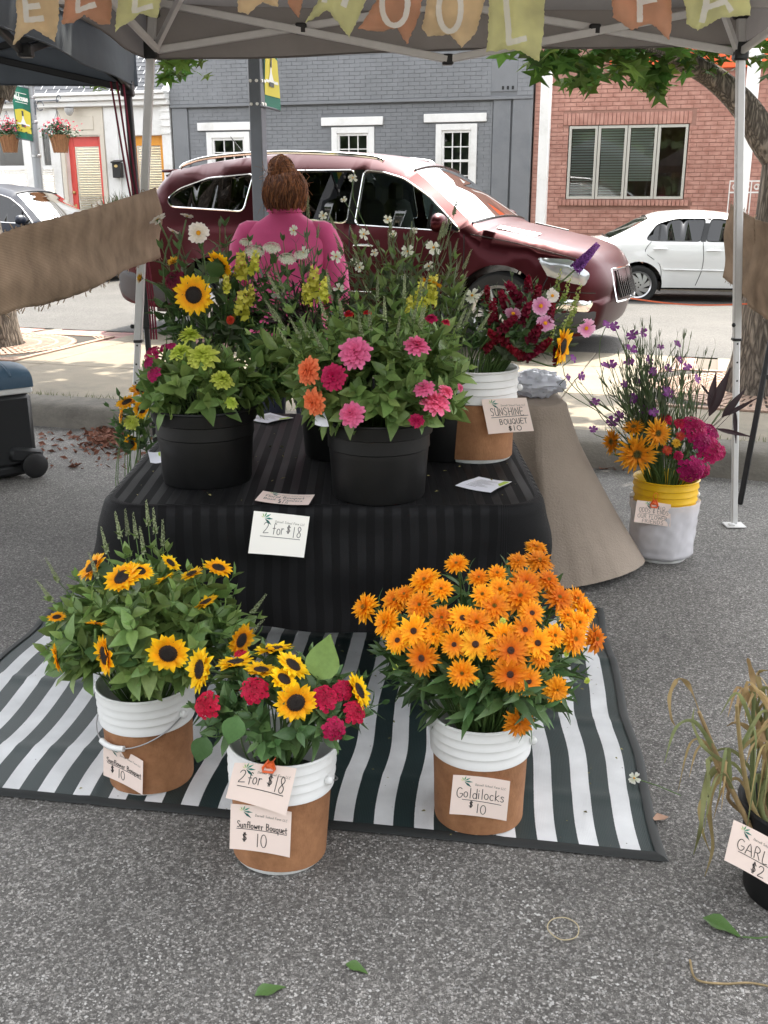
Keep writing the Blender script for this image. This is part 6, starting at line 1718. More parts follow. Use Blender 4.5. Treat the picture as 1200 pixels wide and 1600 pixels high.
card('odds and ends price card clipped to the bucket with the yellow rim', *quad([(995, 781), (1048, 788), (1047, 823), (990, 815)], (yo, yo, yo + .008, yo + .008)), [('$10', .62, .72, .14, .24), ('ODDS & ENDS', .1, .5, .2, .85), ('_', .12, .45, -.02, .85), ('OUR FLOWER', .08, .24, .16, .84), ('FRIENDS', .22, .03, .16, .6)], clip=(.52, .95, 1.5), logo=(.3, .86), farm=False, size=.72)
yk = B_GARL.y - .16
card('garlic price card on the black pot at the right edge', *quad([(1146, 1279), (1233, 1325), (1217, 1391), (1131, 1342)], (yk + .02, yk, yk + .005, yk + .025)), [('GARLIC', .16, .4, .26, .78), ('_', .2, .36, .0, .96), ('$2', .46, .04, .26, .26)], clip=None)
# papers on the table
PAPER = M('white_paper', (.74, .75, .82), .7); PGR = M('print_lime', lin(170, 196, 70), .7)
def paper(label, pts, lines=True, corner=True):
    c = sum((V(p) for p in pts), V((0, 0, 0))) / 4; t = empty('flyer', c, label, 'paper')
    A_, B_, C_, D_ = [V(p) - c for p in pts]
    f = lambda u, v, z=0: lerp(lerp(D_, C_, u), lerp(A_, B_, u), v) + V((0, 0, z + .008 * abs(u - .5) ** 1.5 + .002 * math.sin(v * 5)))
    m_ = MB(); m_.grid(lambda u, v: f(u, v), 8, 6); m_.build('sheet', PAPER, t, 60)
    if lines:
        m_ = MB()
        for k in range(9): m_.grid(lambda u, v: f(lerp(.18, .45 + .4 * ((k * 37) % 10) / 10, u), lerp(.2 + .075 * k, .215 + .075 * k, v), .0008), 6, 1)
        m_.build('print', PRINT, t, 0)
    if corner:
        m_ = MB(); m_.grid(lambda u, v: f(lerp(.8, .97, u), lerp(.45 + .2 * (1 - u), .95, v), .0009), 4, 4); m_.build('corner_print', PGR, t, 0)
zt = TZ + .005
paper('white flyer with a green corner lying in front of the bucket on the table', [P(x, y, zt) for x, y in ((748, 745), (800, 753), (767, 771), (711, 760))])
paper('pale leaflet lying between the two black pots', [P(x, y, zt) for x, y in ((422, 645), (459, 653), (418, 662), (384, 655))], True, True)
paper('small white leaflet propped at the left end of the table', [V(p) for p in (Q(231, 706, 3.14), Q(251, 706, 3.15), Q(252, 724, 3.1), Q(235, 724, 3.09))], False, True)
paper('white tag hanging beside the pink zinnias', [V(p) for p in (Q(493, 641, 2.92), Q(505, 640, 2.92), Q(514, 668, 2.9), Q(492, 665, 2.9))], False, False)
# crumpled clear bag on the taupe table
t = empty('plastic_bag', Q(840, 584, 4.62) * 1.0, 'crumpled clear plastic bag on the taupe table', 'bag'); t.location.z = .742
m_ = MB()
def cr(u, v):
    a = 2 * PI * u; e = v * PI; p = V((math.sin(e) * math.cos(a), math.sin(e) * math.sin(a), math.cos(e)))
    r = 1 + .32 * noise.noise(p * 2.6) + .16 * noise.noise(p * 7); q = V((p.x * .12 * r, p.y * .1 * r, max(.0, .055 + p.z * .06 * r))); return q
m_.grid(cr, 40, 24); m_.build('film', M('crumpled_film', (.72, .74, .8), .12, spec=.8, lucent=.3), t, 50)

# ------------------------------------------------------------------ cooler, stand, litter
CB, CN = M('cooler_blue', lin(52, 78, 98), .5, var=.05, bump=.1, bs=80), M('cooler_black', (.009, .01, .0115), .5, bump=.06, bs=60)
cc = P(-44, 752); t = empty('cooler', (cc.x, cc.y + .1, 0), 'wheeled cooler with dark body and blue lid at the left edge', 'cooler', None, (0, 0, R(38)))
L_, W_, Hc = .6, .42, .66
m_ = MB(); m_.box((0, 0, .06 + .42 / 2 + .02), (L_, W_, .44), r=.03); m_.build('body', CN, t)
m_ = MB(); m_.box((0, 0, .525), (L_ + .012, W_ + .012, .035), r=.008); m_.build('white_band', M('cooler_white', (.7, .7, .68), .4), t)
m_ = MB()
def lidf(u, v):
    a = PI * v; x = (L_ / 2 + .01) * (2 * u - 1); y = -(W_ / 2 + .01) * math.cos(a); z = .543 + .125 * math.sin(a) ** .55 * (1 - .12 * (2 * u - 1) ** 8); return V((x, y, z))
m_.grid(lidf, 20, 24)
for s in (0, 1): m_.poly([lidf(s, v / 24) for v in range(25)][::(1 if s == 0 else -1)])
lid = m_.build('lid', CB, t, 50)
for k in range(5):
    m_ = MB(); m_.tube([lidf(.2 + .15 * k, v / 20) * 1.0 + V((0, 0, .003)) for v in range(2, 19)], .007, 6); m_.build('rib', CB, lid)
m_ = MB(); m_.box((.0, -W_ / 2 - .012, .43), (.2, .03, .035), r=.01); m_.box((0, -W_ / 2 - .008, .37), (.16, .02, .02), r=.006); m_.build('latch', CN, t)
m_ = MB(); m_.box((L_ / 2 + .01, 0, .42), (.03, .2, .04), r=.01); m_.tube([(L_ / 2 + .02, -.1, .4), (L_ / 2 + .03, 0, .36), (L_ / 2 + .02, .1, .4)], .01, 8); m_.build('side_handle', M('cooler_grey', (.06, .06, .065), .5), t)
m_ = MB(); m_.box((0, 0, .055), (L_ - .08, W_ - .02, .07), r=.02); m_.build('base', CN, t)
for sy in (-1, 1):
    m_ = MB(); m_.lathe([(0, -.025), (.06, -.025), (.075, -.018), (.075, .018), (.06, .025), (0, .025)], 24, axis='Y', c=(L_ / 2 - .03, sy * (W_ / 2 + .012), .075)); m_.build('wheel', BLACKP, t)
    m_ = MB(); m_.box((L_ / 2 - .07, sy * (W_ / 2 - .0), .14), (.2, .04, .09), Matrix.Rotation(R(12), 3, 'Y'), r=.02); m_.build('wheel_arch', CN, t)
a_ = P(1156, 788); t = empty('display_stand', a_ + V((.3, .2, 0)), 'black slanted metal leg of a display stand at the right edge', 'stand'); o = V(t.location)
top = Q(1202, 545, a_.y + .12); d = (top - a_); top2 = a_ + d * 1.5
for q in (a_, a_ + V((.75, -.1, 0)), a_ + V((.45, .6, 0))):
    m_ = MB(); m_.bar(q - o, top2 - o + (q - a_) * .12, .03, .02, r=.005); m_.build('leg', BLACKP, t)
m_ = MB(); m_.bar(lerp(a_, top2, .55) - o, lerp(a_ + V((.75, -.1, 0)), top2, .55) - o, .025); m_.build('crossbar', BLACKP, t)
# dry leaves and litter
DRY = M('dry_leaf', (.2, .1, .05), .85, var=.3, vs=60, rand=.4, hue=.03)
m_ = MB()
for i in range(520):
    if i < 330: x, y = rnd.gauss(168, 22), rnd.gauss(686, 9)
    else: x, y = rnd.choice((rnd.uniform(60, 230), rnd.uniform(930, 990))), rnd.uniform(676, 735)
    p = P(x, y, .0); h = rnd.random() * .035 * math.exp(-((x - 175) / 30) ** 2) + .006
    f = frame(V((rnd.gauss(0, .6), rnd.gauss(0, .6), 1)), V((rnd.gauss(0, 1), rnd.gauss(0, 1), 0)), p + V((0, 0, h)), rnd.uniform(.014, .034))
    m_.add([f @ V(q) for q in ((0, 1, .1), (-.6, .1, .25), (0, -1, .0), (.6, .1, .25), (0, 0, -.1))], [(0, 1, 4), (1, 2, 4), (2, 3, 4), (3, 0, 4)])
m_.build('fallen_leaves', DRY, None, 0, label='drift of dry brown leaves against the kerb', kind='stuff')
def leaf_mesh(name, mat_, wd=.5, seg=6, curl=.15, fold=.12, tip=1.6, wave=0.0):
    """a leaf of length 1 along +Y from the origin, with a folded midrib"""
    m_ = MB(); vs = []; fs = []
    for i in range(seg + 1):
        v = i / seg; w = wd / 2 * (math.sin(PI * min(1, v ** .75)) ** .9) * (1 - .25 * v ** tip) if 0 < i < seg else .012
        z = curl * (v - v * v * 1.6)
        for s in (-1, 0, 1): vs.append((s * w, v, z + (fold * w * 2 if s else 0) + wave * math.sin(v * 9 + s) * abs(s) * w))
    for i in range(seg):
        for s in (0, 1): a = i * 3 + s; fs.append((a, a + 1, a + 4, a + 3))
    m_.add(vs, fs); return m_.mesh(name, mat_, 80)
litter = M('litter_leaf', (.06, .12, .03), .5, var=.2, vs=40)
lm = leaf_mesh('fallen_leaf', litter, .5, 6, .1, .2, wave=.2)
for (px, py, px2, py2, lb) in ((1098, 1434, 1160, 1464, 'large fallen green leaf beside the garlic pot'), (398, 1556, 447, 1540, 'fallen green leaf at the bottom of the asphalt'), (540, 1506, 575, 1520, 'small curled green leaf below the nearest bucket')):
    a, b_ = P(px, py, .004), P(px2, py2, .004); d = b_ - a; q = frame(V((0, 0, 1)), d, a, d.length)
    place('fallen_leaf', lm, None, q, label=lb, cat='leaf')
a = P(1144, 1446, .004); q = frame(V((.2, .1, 1)), P(1196, 1462, .01) - a, a, (P(1190, 1460) - a).length * .9)
m_ = MB(); m_.tube([P(1160, 1464, .006), P(1185, 1466, .008), P(1215, 1462, .01)], .0022, 5); m_.build('leaf_stalk', litter, None, label='green stalk of the large fallen leaf by the garlic pot', cat='stalk')
m_ = MB(); m_.tube(catmull([P(x, y, .008) for x, y in ((862, 1437), (884, 1434), (903, 1446), (900, 1464), (876, 1468), (856, 1452))], 5, True) + [P(862, 1437, .008)], .0014, 6); m_.build('rubber_band', M('tan_band', (.36, .3, .18), .5), None, label='thin tan rubber band lying on the asphalt', cat='rubber band')
STRAW = M('dry_straw', (.3, .22, .11), .8, var=.3, vs=30, rand=.3)
m_ = MB(); m_.tube(catmull([P(x, y, .006) for x, y in ((1078, 1500), (1088, 1530), (1130, 1537), (1175, 1536), (1230, 1548))], 6), [.0028] * 25, 5); m_.build('dry_twig', STRAW, None, label='curved dry brown twig lying at the bottom right', cat='twig')
m_ = MB(); f = frame(V((0, .1, 1)), V((1, .3, 0)), P(1031, 1280, .006), .028); m_.add([f @ V(q) for q in ((0, 1, .1), (-.7, .1, .3), (0, -1, .0), (.7, .1, .3), (0, 0, -.05))], [(0, 1, 4), (1, 2, 4), (2, 3, 4), (3, 0, 4)]); m_.build('dry_leaf', M('tan_leaf', (.36, .22, .15), .8), None, 0, label='single tan dry leaf beside the front right corner of the mat', cat='leaf')
# loose grit on the asphalt and bits shed by the flowers
GRIT = brick_mat('grit', (.12, .115, .11), (.42, .41, .39), .8)
m_ = MB()
for i in range(9000):
    y = 1.35 + 1.9 * rnd.random() ** 1.6; x = rnd.uniform(-.5, .5) * y * .95; s = rnd.uniform(.0018, .0042); a = rnd.uniform(0, 6.28); w = rnd.uniform(.6, 1.5)
    c_, s_ = math.cos(a) * s, math.sin(a) * s
    m_.add([(x + c_ * w, y + s_ * w, .0002), (x - s_, y + c_, .0002), (x - c_ * w, y - s_ * w, .0002), (x + s_, y - c_, .0002), (x + rnd.uniform(-.3, .3) * s, y, s * rnd.uniform(.5, .9)), ], [(0, 1, 4), (1, 2, 4), (2, 3, 4), (3, 0, 4)])
m_.build('gravel', GRIT, None, 0, kind='stuff', label='loose grit standing proud of the asphalt in the foreground')
m_ = MB(); BITS = M('shed_bits', (.22, .2, .07), .8, var=.6, vs=3)
for i in range(150):
    if i < 100: u, v = rnd.random() * .75, rnd.random(); p = mfn(u, v) + V((0, 0, .003))
    else: p = V((rnd.uniform(TX0 + .05, TX1 - .05), rnd.uniform(TY0 + .02, TY1 - .4), TZ + .006))
    f = frame(V((rnd.gauss(0, .3), rnd.gauss(0, .3), 1)), V((rnd.gauss(0, 1), rnd.gauss(0, 1), 0)), p, rnd.uniform(.003, .009)); m_.add([f @ V(q) for q in ((0, 1, 0), (-.5, 0, .3), (0, -1, 0), (.5, 0, .3))], [(0, 1, 2, 3)])
m_.build('litter', BITS, None, 0, kind='stuff', label='small shed petals and leaf bits on the mat and the black cloth')
# ------------------------------------------------------------------ flower meshes (unit radius, facing +Z)
def petal_mat(name, inner, outer, r0=.3, r1=1., rough=.55, lucent=.3, var=.12, rand=.12, hue=.008):
    """petal colour that runs from the base of the petal to its tip"""
    mt = bpy.data.materials.new(name); mt.use_nodes = True
    nt = mt.node_tree; L = nt.links.new; bb = nt.nodes['Principled BSDF']
    tc = node(nt, 'ShaderNodeTexCoord'); ml = node(nt, 'ShaderNodeVectorMath', operation='LENGTH'); L(tc.outputs['Object'], ml.inputs[0])
    mr = node(nt, 'ShaderNodeMapRange'); mr.inputs['From Min'].default_value = r0; mr.inputs['From Max'].default_value = r1; L(ml.outputs['Value'], mr.inputs['Value'])
    mx = node(nt, 'ShaderNodeMix', data_type='RGBA'); mx.inputs[6].default_value = (*inner, 1); mx.inputs[7].default_value = (*outer, 1); L(mr.outputs[0], mx.inputs[0])
    nz = node(nt, 'ShaderNodeTexNoise'); nz.inputs['Scale'].default_value = 5; nz.inputs['Detail'].default_value = 4; L(tc.outputs['Object'], nz.inputs['Vector'])
    m2 = node(nt, 'ShaderNodeMapRange'); m2.inputs['From Min'].default_value = .3; m2.inputs['From Max'].default_value = .7; m2.inputs['To Min'].default_value = 1 - var; m2.inputs['To Max'].default_value = 1 + var; L(nz.outputs['Fac'], m2.inputs['Value'])
    m3 = node(nt, 'ShaderNodeMix', data_type='RGBA', blend_type='MULTIPLY'); m3.inputs[0].default_value = 1; L(mx.outputs[2], m3.inputs[6]); L(m2.outputs[0], m3.inputs[7])
    oi = node(nt, 'ShaderNodeObjectInfo'); hs = node(nt, 'ShaderNodeHueSaturation'); L(m3.outputs[2], hs.inputs['Color'])
    m4 = node(nt, 'ShaderNodeMapRange'); m4.inputs['To Min'].default_value = 1 - rand; m4.inputs['To Max'].default_value = 1 + rand; L(oi.outputs['Random'], m4.inputs['Value']); L(m4.outputs[0], hs.inputs['Value'])
    m5 = node(nt, 'ShaderNodeMapRange'); m5.inputs['To Min'].default_value = .5 - hue; m5.inputs['To Max'].default_value = .5 + hue; L(oi.outputs['Random'], m5.inputs['Value']); L(m5.outputs[0], hs.inputs['Hue'])
    L(hs.outputs[0], bb.inputs['Base Color']); bb.inputs['Roughness'].default_value = rough; bb.inputs['Specular IOR Level'].default_value = .25
    tr = node(nt, 'ShaderNodeBsdfTranslucent'); L(hs.outputs[0], tr.inputs['Color'])
    ms = node(nt, 'ShaderNodeMixShader'); ms.inputs[0].default_value = lucent
    L(bb.outputs[0], ms.inputs[1]); L(tr.outputs[0], ms.inputs[2]); L(ms.outputs[0], nt.nodes['Material Output'].inputs[0])
    return mt
SH_POINT = lambda t: math.sin(PI * min(1, .12 + .88 * t) ** .8) ** .8 if t < 1 else .03
SH_ROUND = lambda t: (.35 + .65 * math.sin(PI / 2 * min(1, t * 1.5))) * (1 if t < .75 else math.sqrt(max(.22, 1 - ((t - .75) / .25) ** 2)))
SH_WIDE = lambda t: (.2 + .8 * t ** .8) * (1 if t < .85 else math.sqrt(max(.1, 1 - ((t - .85) / .18) ** 2)))
def ring_petals(mb, n, r0, r1, w, z0, lift, curl, shape, seed, jit=.12, fold=.18, notch=0.0, seg=5, m=None, twist=0.0):
    q = random.Random(seed)
    for k in range(n):
        a = 2 * PI * (k + q.uniform(-jit, jit) * 2) / n; rr = r1 * q.uniform(.88, 1.06); li, cu = lift + q.uniform(-.08, .08), curl + q.uniform(-.12, .12); sk = q.uniform(-.12, .12) ; tw = q.uniform(-twist, twist)
        d, e = V((math.cos(a), math.sin(a), 0)), V((-math.sin(a), math.cos(a), 0)); vs = []
        for i in range(seg + 1):
            t = i / seg; r = lerp(r0, rr, t); z = z0 + li * t + cu * t * t; hw = w * shape(t)
            c = d * r + e * sk * t * t * .5 + V((0, 0, z))
            for s in (-1, 0, 1): vs.append(c + e * (s * hw) + V((0, 0, abs(s) * fold * hw + s * tw * t * hw)) - (d * notch if i == seg and s == 0 else V((0, 0, 0))))
        mb.add(vs, [(i * 3 + s, (i + 1) * 3 + s, (i + 1) * 3 + s + 1, i * 3 + s + 1) for i in range(seg) for s in (0, 1)], m)
def seed_disc(r, h, n, mats, name, cone=.05, ring=.7):
    m_ = MB(); m_.lathe([(r, -.02), (r * .98, h * .25), (r * .8, h * .75), (r * .45, h), (.0, h * .85)], 20, m=0)
    for k in range(n):
        q = math.sqrt((k + .5) / n); a = k * 2.39996; rr = q * r * .97; z = h * (1 - (q ** 3) * .75) * (.85 + .15 * math.sin(min(1, q * 2) * PI / 2)); p = V((rr * math.cos(a), rr * math.sin(a), z)); s = cone * (1.1 if q > ring else .8)
        hgt = s * (1.7 if q > ring else 1.0)
        m_.add([p + V((s * .5, 0, 0)), p + V((0, s * .5, 0)), p + V((-s * .5, 0, 0)), p + V((0, -s * .5, 0)), p + V((0, 0, hgt))], [(0, 1, 4), (1, 2, 4), (2, 3, 4), (3, 0, 4)], 1 if q > ring else 0)
    return m_.mesh(name, mats, 30)
FG = M('stem_green', (.085, .15, .04), .55, var=.15, vs=30, rand=.2)
FGD = M('sepal_green', (.06, .12, .03), .6, var=.15, vs=20, rand=.2, lucent=.2)
SUNP = petal_mat('sunflower_petal', lin(242, 152, 12), lin(253, 206, 34), .4, .95)
SUNY = petal_mat('sunflower_petal_yellow', lin(244, 186, 18), lin(252, 216, 40), .4, .95)
SUND = petal_mat('shaggy_sunflower_petal', lin(228, 140, 20), lin(246, 180, 40), .3, .95)
DK1, DK2 = M('disc_dark', (.012, .007, .005), .8), M('disc_brown', (.05, .022, .01), .8)
FL = {}
def ring_set(name, mat_, spec, variants=3):
    out = []
    for v in range(variants):
        m_ = MB()
        for i, s in enumerate(spec): ring_petals(m_, *s, seed=v * 31 + i * 7 + hash(name) % 1 + len(name))
        out.append(m_.mesh('petals', mat_, 80))
    return out
def rp(n, r0, r1, w, z0, lift, curl, shape, jit=.12, fold=.18, notch=0., seg=5, m=None, twist=0.):
    return lambda mb, sd: ring_petals(mb, n, r0, r1, w, z0, lift, curl, shape, sd, jit, fold, notch, seg, m, twist)
def pset(mats, rings, variants=3, name='petals'):
    out = []
    for v in range(variants):
        m_ = MB()
        for i, f in enumerate(rings): f(m_, v * 31 + i * 7 + 1)
        out.append(m_.mesh(name, mats, 80))
    return out
sun_rings = [rp(19, .36, 1.0, .17, .0, -.02, .06, SH_POINT, twist=.3), rp(17, .38, .93, .16, .05, .1, .0, SH_POINT, twist=.3)]
sep = pset(FGD, [rp(14, .12, .62, .13, -.1, .02, .1, SH_POINT), rp(12, .1, .5, .12, -.16, -.02, .12, SH_POINT)], 2, 'sepals')
disc_sun = [seed_disc(.45, .14, 170, [DK1, DK2], 'disc', .045)]
FL['sunflower'] = [('petals', pset(SUNP, sun_rings)), ('disc', disc_sun), ('sepals', sep)]
FL['sunflower_y'] = [('petals', pset(SUNY, sun_rings)), ('disc', disc_sun), ('sepals', sep)]
FL['sunflower_s'] = [('petals', pset(SUND, [rp(22, .22, 1.0, .075, .0, -.05, .05, SH_POINT, .3, twist=.5), rp(20, .2, .85, .07, .06, .12, .0, SH_POINT, .3, twist=.5), rp(16, .15, .6, .06, .1, .25, -.05, SH_POINT, .3)])), ('disc', [seed_disc(.26, .14, 90, [M('disc_olive', (.1, .085, .02), .8), M('disc_gold', (.3, .17, .02), .8)], 'disc', .06, .55)]), ('sepals', sep)]
RUD = petal_mat('rudbeckia_petal', lin(228, 120, 6), lin(252, 176, 30), .2, .95, lucent=.3, rand=.2, hue=.014)
RUDY = petal_mat('rudbeckia_petal_yellow', lin(242, 152, 8), lin(252, 200, 40), .2, .95, lucent=.25)
RUDO = petal_mat('rudbeckia_petal_old', lin(214, 122, 10), lin(240, 162, 34), .2, .95, lucent=.25)
rr_ = [rp(17, .16, 1.0, .125, .0, -.1, -.05, SH_POINT, .2, twist=.4), rp(16, .16, .94, .12, .05, .02, -.04, SH_POINT, .25, twist=.4), rp(15, .14, .78, .11, .1, .16, -.03, SH_POINT, twist=.3)]
cb = [seed_disc(.21, .17, 70, [M('rudbeckia_brown', (.045, .014, .007), .7), M('rudbeckia_rust', (.14, .05, .015), .8)], 'disc', .045, .62)]
cf = [seed_disc(.17, .14, 60, [M('rudbeckia_olive', (.2, .17, .03), .7), M('rudbeckia_gold', (.4, .2, .02), .8)], 'disc', .07, .4)]
rsep = pset(FGD, [rp(9, .08, .5, .08, -.06, -.05, .0, SH_POINT)], 1, 'sepals')
FL['rud_brown'] = [('petals', pset(RUD, rr_, 4)), ('disc', cb), ('sepals', rsep)]
FL['rud_fluffy'] = [('petals', pset(RUD, rr_ + [rp(12, .1, .5, .08, .16, .26, -.05, SH_POINT)], 4)), ('disc', cf), ('sepals', rsep)]
FL['rud_yellow'] = [('petals', pset(RUDY, rr_[:2], 2)), ('disc', cb), ('sepals', rsep)]
FL['rud_old'] = [('petals', pset(RUDO, rr_ + [rp(16, .1, .62, .07, .14, .2, -.05, SH_POINT, .3), rp(14, .06, .42, .06, .18, .3, -.05, SH_POINT, .3)], 2)), ('disc', cf), ('sepals', rsep)]
zr = [rp(17, .2, 1.0, .16, .0, .0, -.12, SH_ROUND, seg=4), rp(16, .18, .9, .155, .07, .06, -.1, SH_ROUND, seg=4), rp(14, .16, .76, .14, .14, .12, -.08, SH_ROUND, seg=4), rp(11, .13, .6, .15, .2, .18, -.06, SH_ROUND, seg=4), rp(9, .1, .43, .13, .26, .22, -.05, SH_ROUND, seg=3), rp(7, .04, .26, .1, .32, .22, .0, SH_ROUND, seg=3)]
def zin(nm, a, b_): FL[nm] = [('petals', pset(petal_mat(nm + '_petal', a, b_, .15, .95), zr)), ('sepals', pset(FGD, [rp(10, .05, .4, .14, -.05, .03, .0, SH_ROUND)], 1, 'sepals'))]
zin('zinnia_pink', lin(216, 78, 120), lin(240, 128, 168)); zin('zinnia_coral', lin(214, 92, 52), lin(240, 134, 92)); zin('zinnia_magenta', lin(160, 16, 60), lin(200, 34, 88)); zin('zinnia_lime', lin(176, 196, 60), lin(216, 226, 112)); zin('zinnia_red', lin(150, 20, 20), lin(206, 58, 34))
YC = M('pollen_yellow', lin(236, 176, 30), .8)
def simple(nm, mat_, rings, disc=True, dr=.2):
    FL[nm] = [('petals', pset(mat_, rings))] + ([('disc', [seed_disc(dr, .12, 40, [YC, YC], 'disc', .07)])] if disc else []) + [('sepals', pset(FGD, [rp(6, .03, .38, .09, -.08, .05, .0, SH_POINT)], 1, 'sepals'))]
cos_r = [rp(8, .12, 1.0, .38, .0, .12, -.05, SH_WIDE, .06, .08, .08, 5)]
simple('cosmos_white', petal_mat('cosmos_white', lin(226, 214, 196), lin(238, 232, 226)), cos_r)
simple('cosmos_pink', petal_mat('cosmos_pink', lin(214, 120, 168), lin(236, 186, 212)), cos_r)
simple('white_flower', petal_mat('white_petal', lin(214, 216, 190), lin(238, 238, 230)), [rp(5, .06, 1.0, .42, .0, .15, -.1, SH_WIDE, .08, .1, .1, 4)], True, .12)
simple('corncockle', petal_mat('corncockle_petal', lin(166, 112, 172), lin(138, 58, 146), .1, .9), [rp(5, .05, 1.0, .45, .0, .3, -.1, SH_WIDE, .06, .1, .08, 4)], False)
def floret_dome(mat_, n, seed, pet=5, fr=.2, hz=.62):
    q = random.Random(seed); m_ = MB()
    for k in range(n):
        t = math.sqrt((k + .5) / n); a = k * 2.39996; r = .84 * t; z = hz * math.sqrt(max(0, 1 - t * t * .95)) - .3
        nn = V((r * math.cos(a) * .9, r * math.sin(a) * .9, z + .55)).normalized(); f = frame(nn + V((q.gauss(0, .2), q.gauss(0, .2), 0)), loc=V((r * math.cos(a), r * math.sin(a), z)), s=fr * q.uniform(.85, 1.15), roll=q.uniform(0, 6))
        for j in range(pet):
            b_ = 2 * PI * j / pet; d, e = V((math.cos(b_), math.sin(b_), 0)), V((-math.sin(b_), math.cos(b_), 0))
            m_.add([f @ p for p in (V((0, 0, -.05)), d * .6 - e * .42 + V((0, 0, .1)), d * 1.0 - e * .3 + V((0, 0, .02)), d * .93, d * 1.0 + e * .3 + V((0, 0, .02)), d * .6 + e * .42 + V((0, 0, .1)))], [(0, 1, 2, 3), (0, 3, 4, 5)])
    return m_.mesh('florets', mat_, 0)
calyx = pset(FGD, [rp(12, .02, .75, .12, -.45, .3, .1, SH_POINT), rp(8, .0, .5, .1, -.5, .1, .2, SH_POINT)], 1, 'calyx')
def dian(nm, a, b_): FL[nm] = [('florets', [floret_dome(petal_mat(nm + '_p', a, b_, .3, 1.0, var=.2), 30, s) for s in (1, 2)]), ('calyx', calyx)]
dian('dianthus_crimson', lin(150, 10, 52), lin(208, 30, 84)); dian('dianthus_magenta', lin(146, 12, 76), lin(190, 32, 108)); dian('celosia', lin(70, 14, 34), lin(124, 30, 62))
FL['umbel'] = [('florets', [floret_dome(petal_mat('umbel_white', lin(214, 220, 196), lin(236, 238, 226)), 120, s, 4, .1, .3) for s in (3, 4)]), ('rays', [MB().mesh('rays', FG)])]
m_ = MB()
for k in range(26): t = math.sqrt((k + .5) / 26); a = k * 2.4; m_.tube([(0, 0, -.6), (.8 * t * math.cos(a), .8 * t * math.sin(a), .3 * math.sqrt(1 - t * t * .9) - .32)], .012, 3, False)
FL['umbel'][1] = ('rays', [m_.mesh('rays', FG, 0)])
def spike(mat_, n, seed, w=.3, blob=.15, tip=.35, name='florets'):
    """florets up a stalk of length 1 along +Z"""
    q = random.Random(seed); m_ = MB()
    for k in range(n):
        t = (k + .5) / n; a = k * 2.39996 + q.uniform(-.3, .3); s = blob * (1 - (1 - tip) * t) * q.uniform(.8, 1.15); d = V((math.cos(a), math.sin(a), .35)).normalized()
        p = V((0, 0, t)) + d * w * .3 * (1 - .5 * t); f = frame(d, loc=p, s=s, roll=q.uniform(-.3, .3))
        for (ang, wd, up) in ((90, .7, .5), (40, .55, .7), (140, .55, .7), (-90, .8, .1), (-40, .6, .3), (-140, .6, .3)):
            b_ = R(ang); d2, e2 = V((math.cos(b_), math.sin(b_), 0)), V((-math.sin(b_), math.cos(b_), 0))
            m_.add([f @ x for x in (V((0, 0, -.3)), d2 * .6 - e2 * wd * .6 + V((0, 0, .5)), d2 * 1.05 + V((0, 0, up)), d2 * .6 + e2 * wd * .6 + V((0, 0, .5)))], [(0, 1, 2, 3)])
    return m_.mesh(name, mat_, 60)
FL['snap_yellow'] = [('florets', [spike(petal_mat('snap_yellow', lin(196, 196, 60), lin(232, 224, 110), 0, 1), 14, s, .42, .23, .55) for s in (1, 2)])]
FL['snap_burgundy'] = [('florets', [spike(petal_mat('snap_burgundy', lin(84, 8, 28), lin(140, 18, 48), 0, 1), 20, s, .4, .21, .6) for s in (1, 2)])]
FL['snap_green'] = [('florets', [spike(petal_mat('snap_green', lin(120, 140, 60), lin(186, 196, 120), 0, 1), 16, s, .2, .11, .3) for s in (1, 2)])]
FL['buddleia'] = [('florets', [spike(petal_mat('buddleia', lin(112, 62, 136), lin(158, 100, 180), 0, 1), 90, 5, .4, .12, .4)])]
FL['basil_spike'] = [('florets', [spike(M('basil_bud', (.27, .31, .17), .7, var=.3, vs=20, rand=.3, lucent=.2), 34, s, .14, .075, .35) for s in (1, 2, 3)])]
FL['straw_red'] = [('petals', pset(petal_mat('straw_red', lin(220, 120, 60), lin(176, 40, 60), .1, .9), [rp(12, .1, 1., .2, 0, .2, .1, SH_POINT), rp(12, .1, .8, .18, .1, .4, .0, SH_POINT), rp(9, .05, .5, .15, .2, .5, -.1, SH_POINT)], 1)), ('sepals', rsep)]
FL['straw_yellow'] = [('petals', pset(petal_mat('straw_yellow', lin(220, 170, 40), lin(232, 196, 70), .1, .9), [rp(12, .1, 1., .2, 0, .2, .1, SH_POINT), rp(12, .1, .8, .18, .1, .4, .0, SH_POINT), rp(9, .05, .5, .15, .2, .5, -.1, SH_POINT)], 1)), ('sepals', rsep)]
SPIKES = {'snap_yellow', 'snap_burgundy', 'snap_green', 'buddleia', 'basil_spike'}
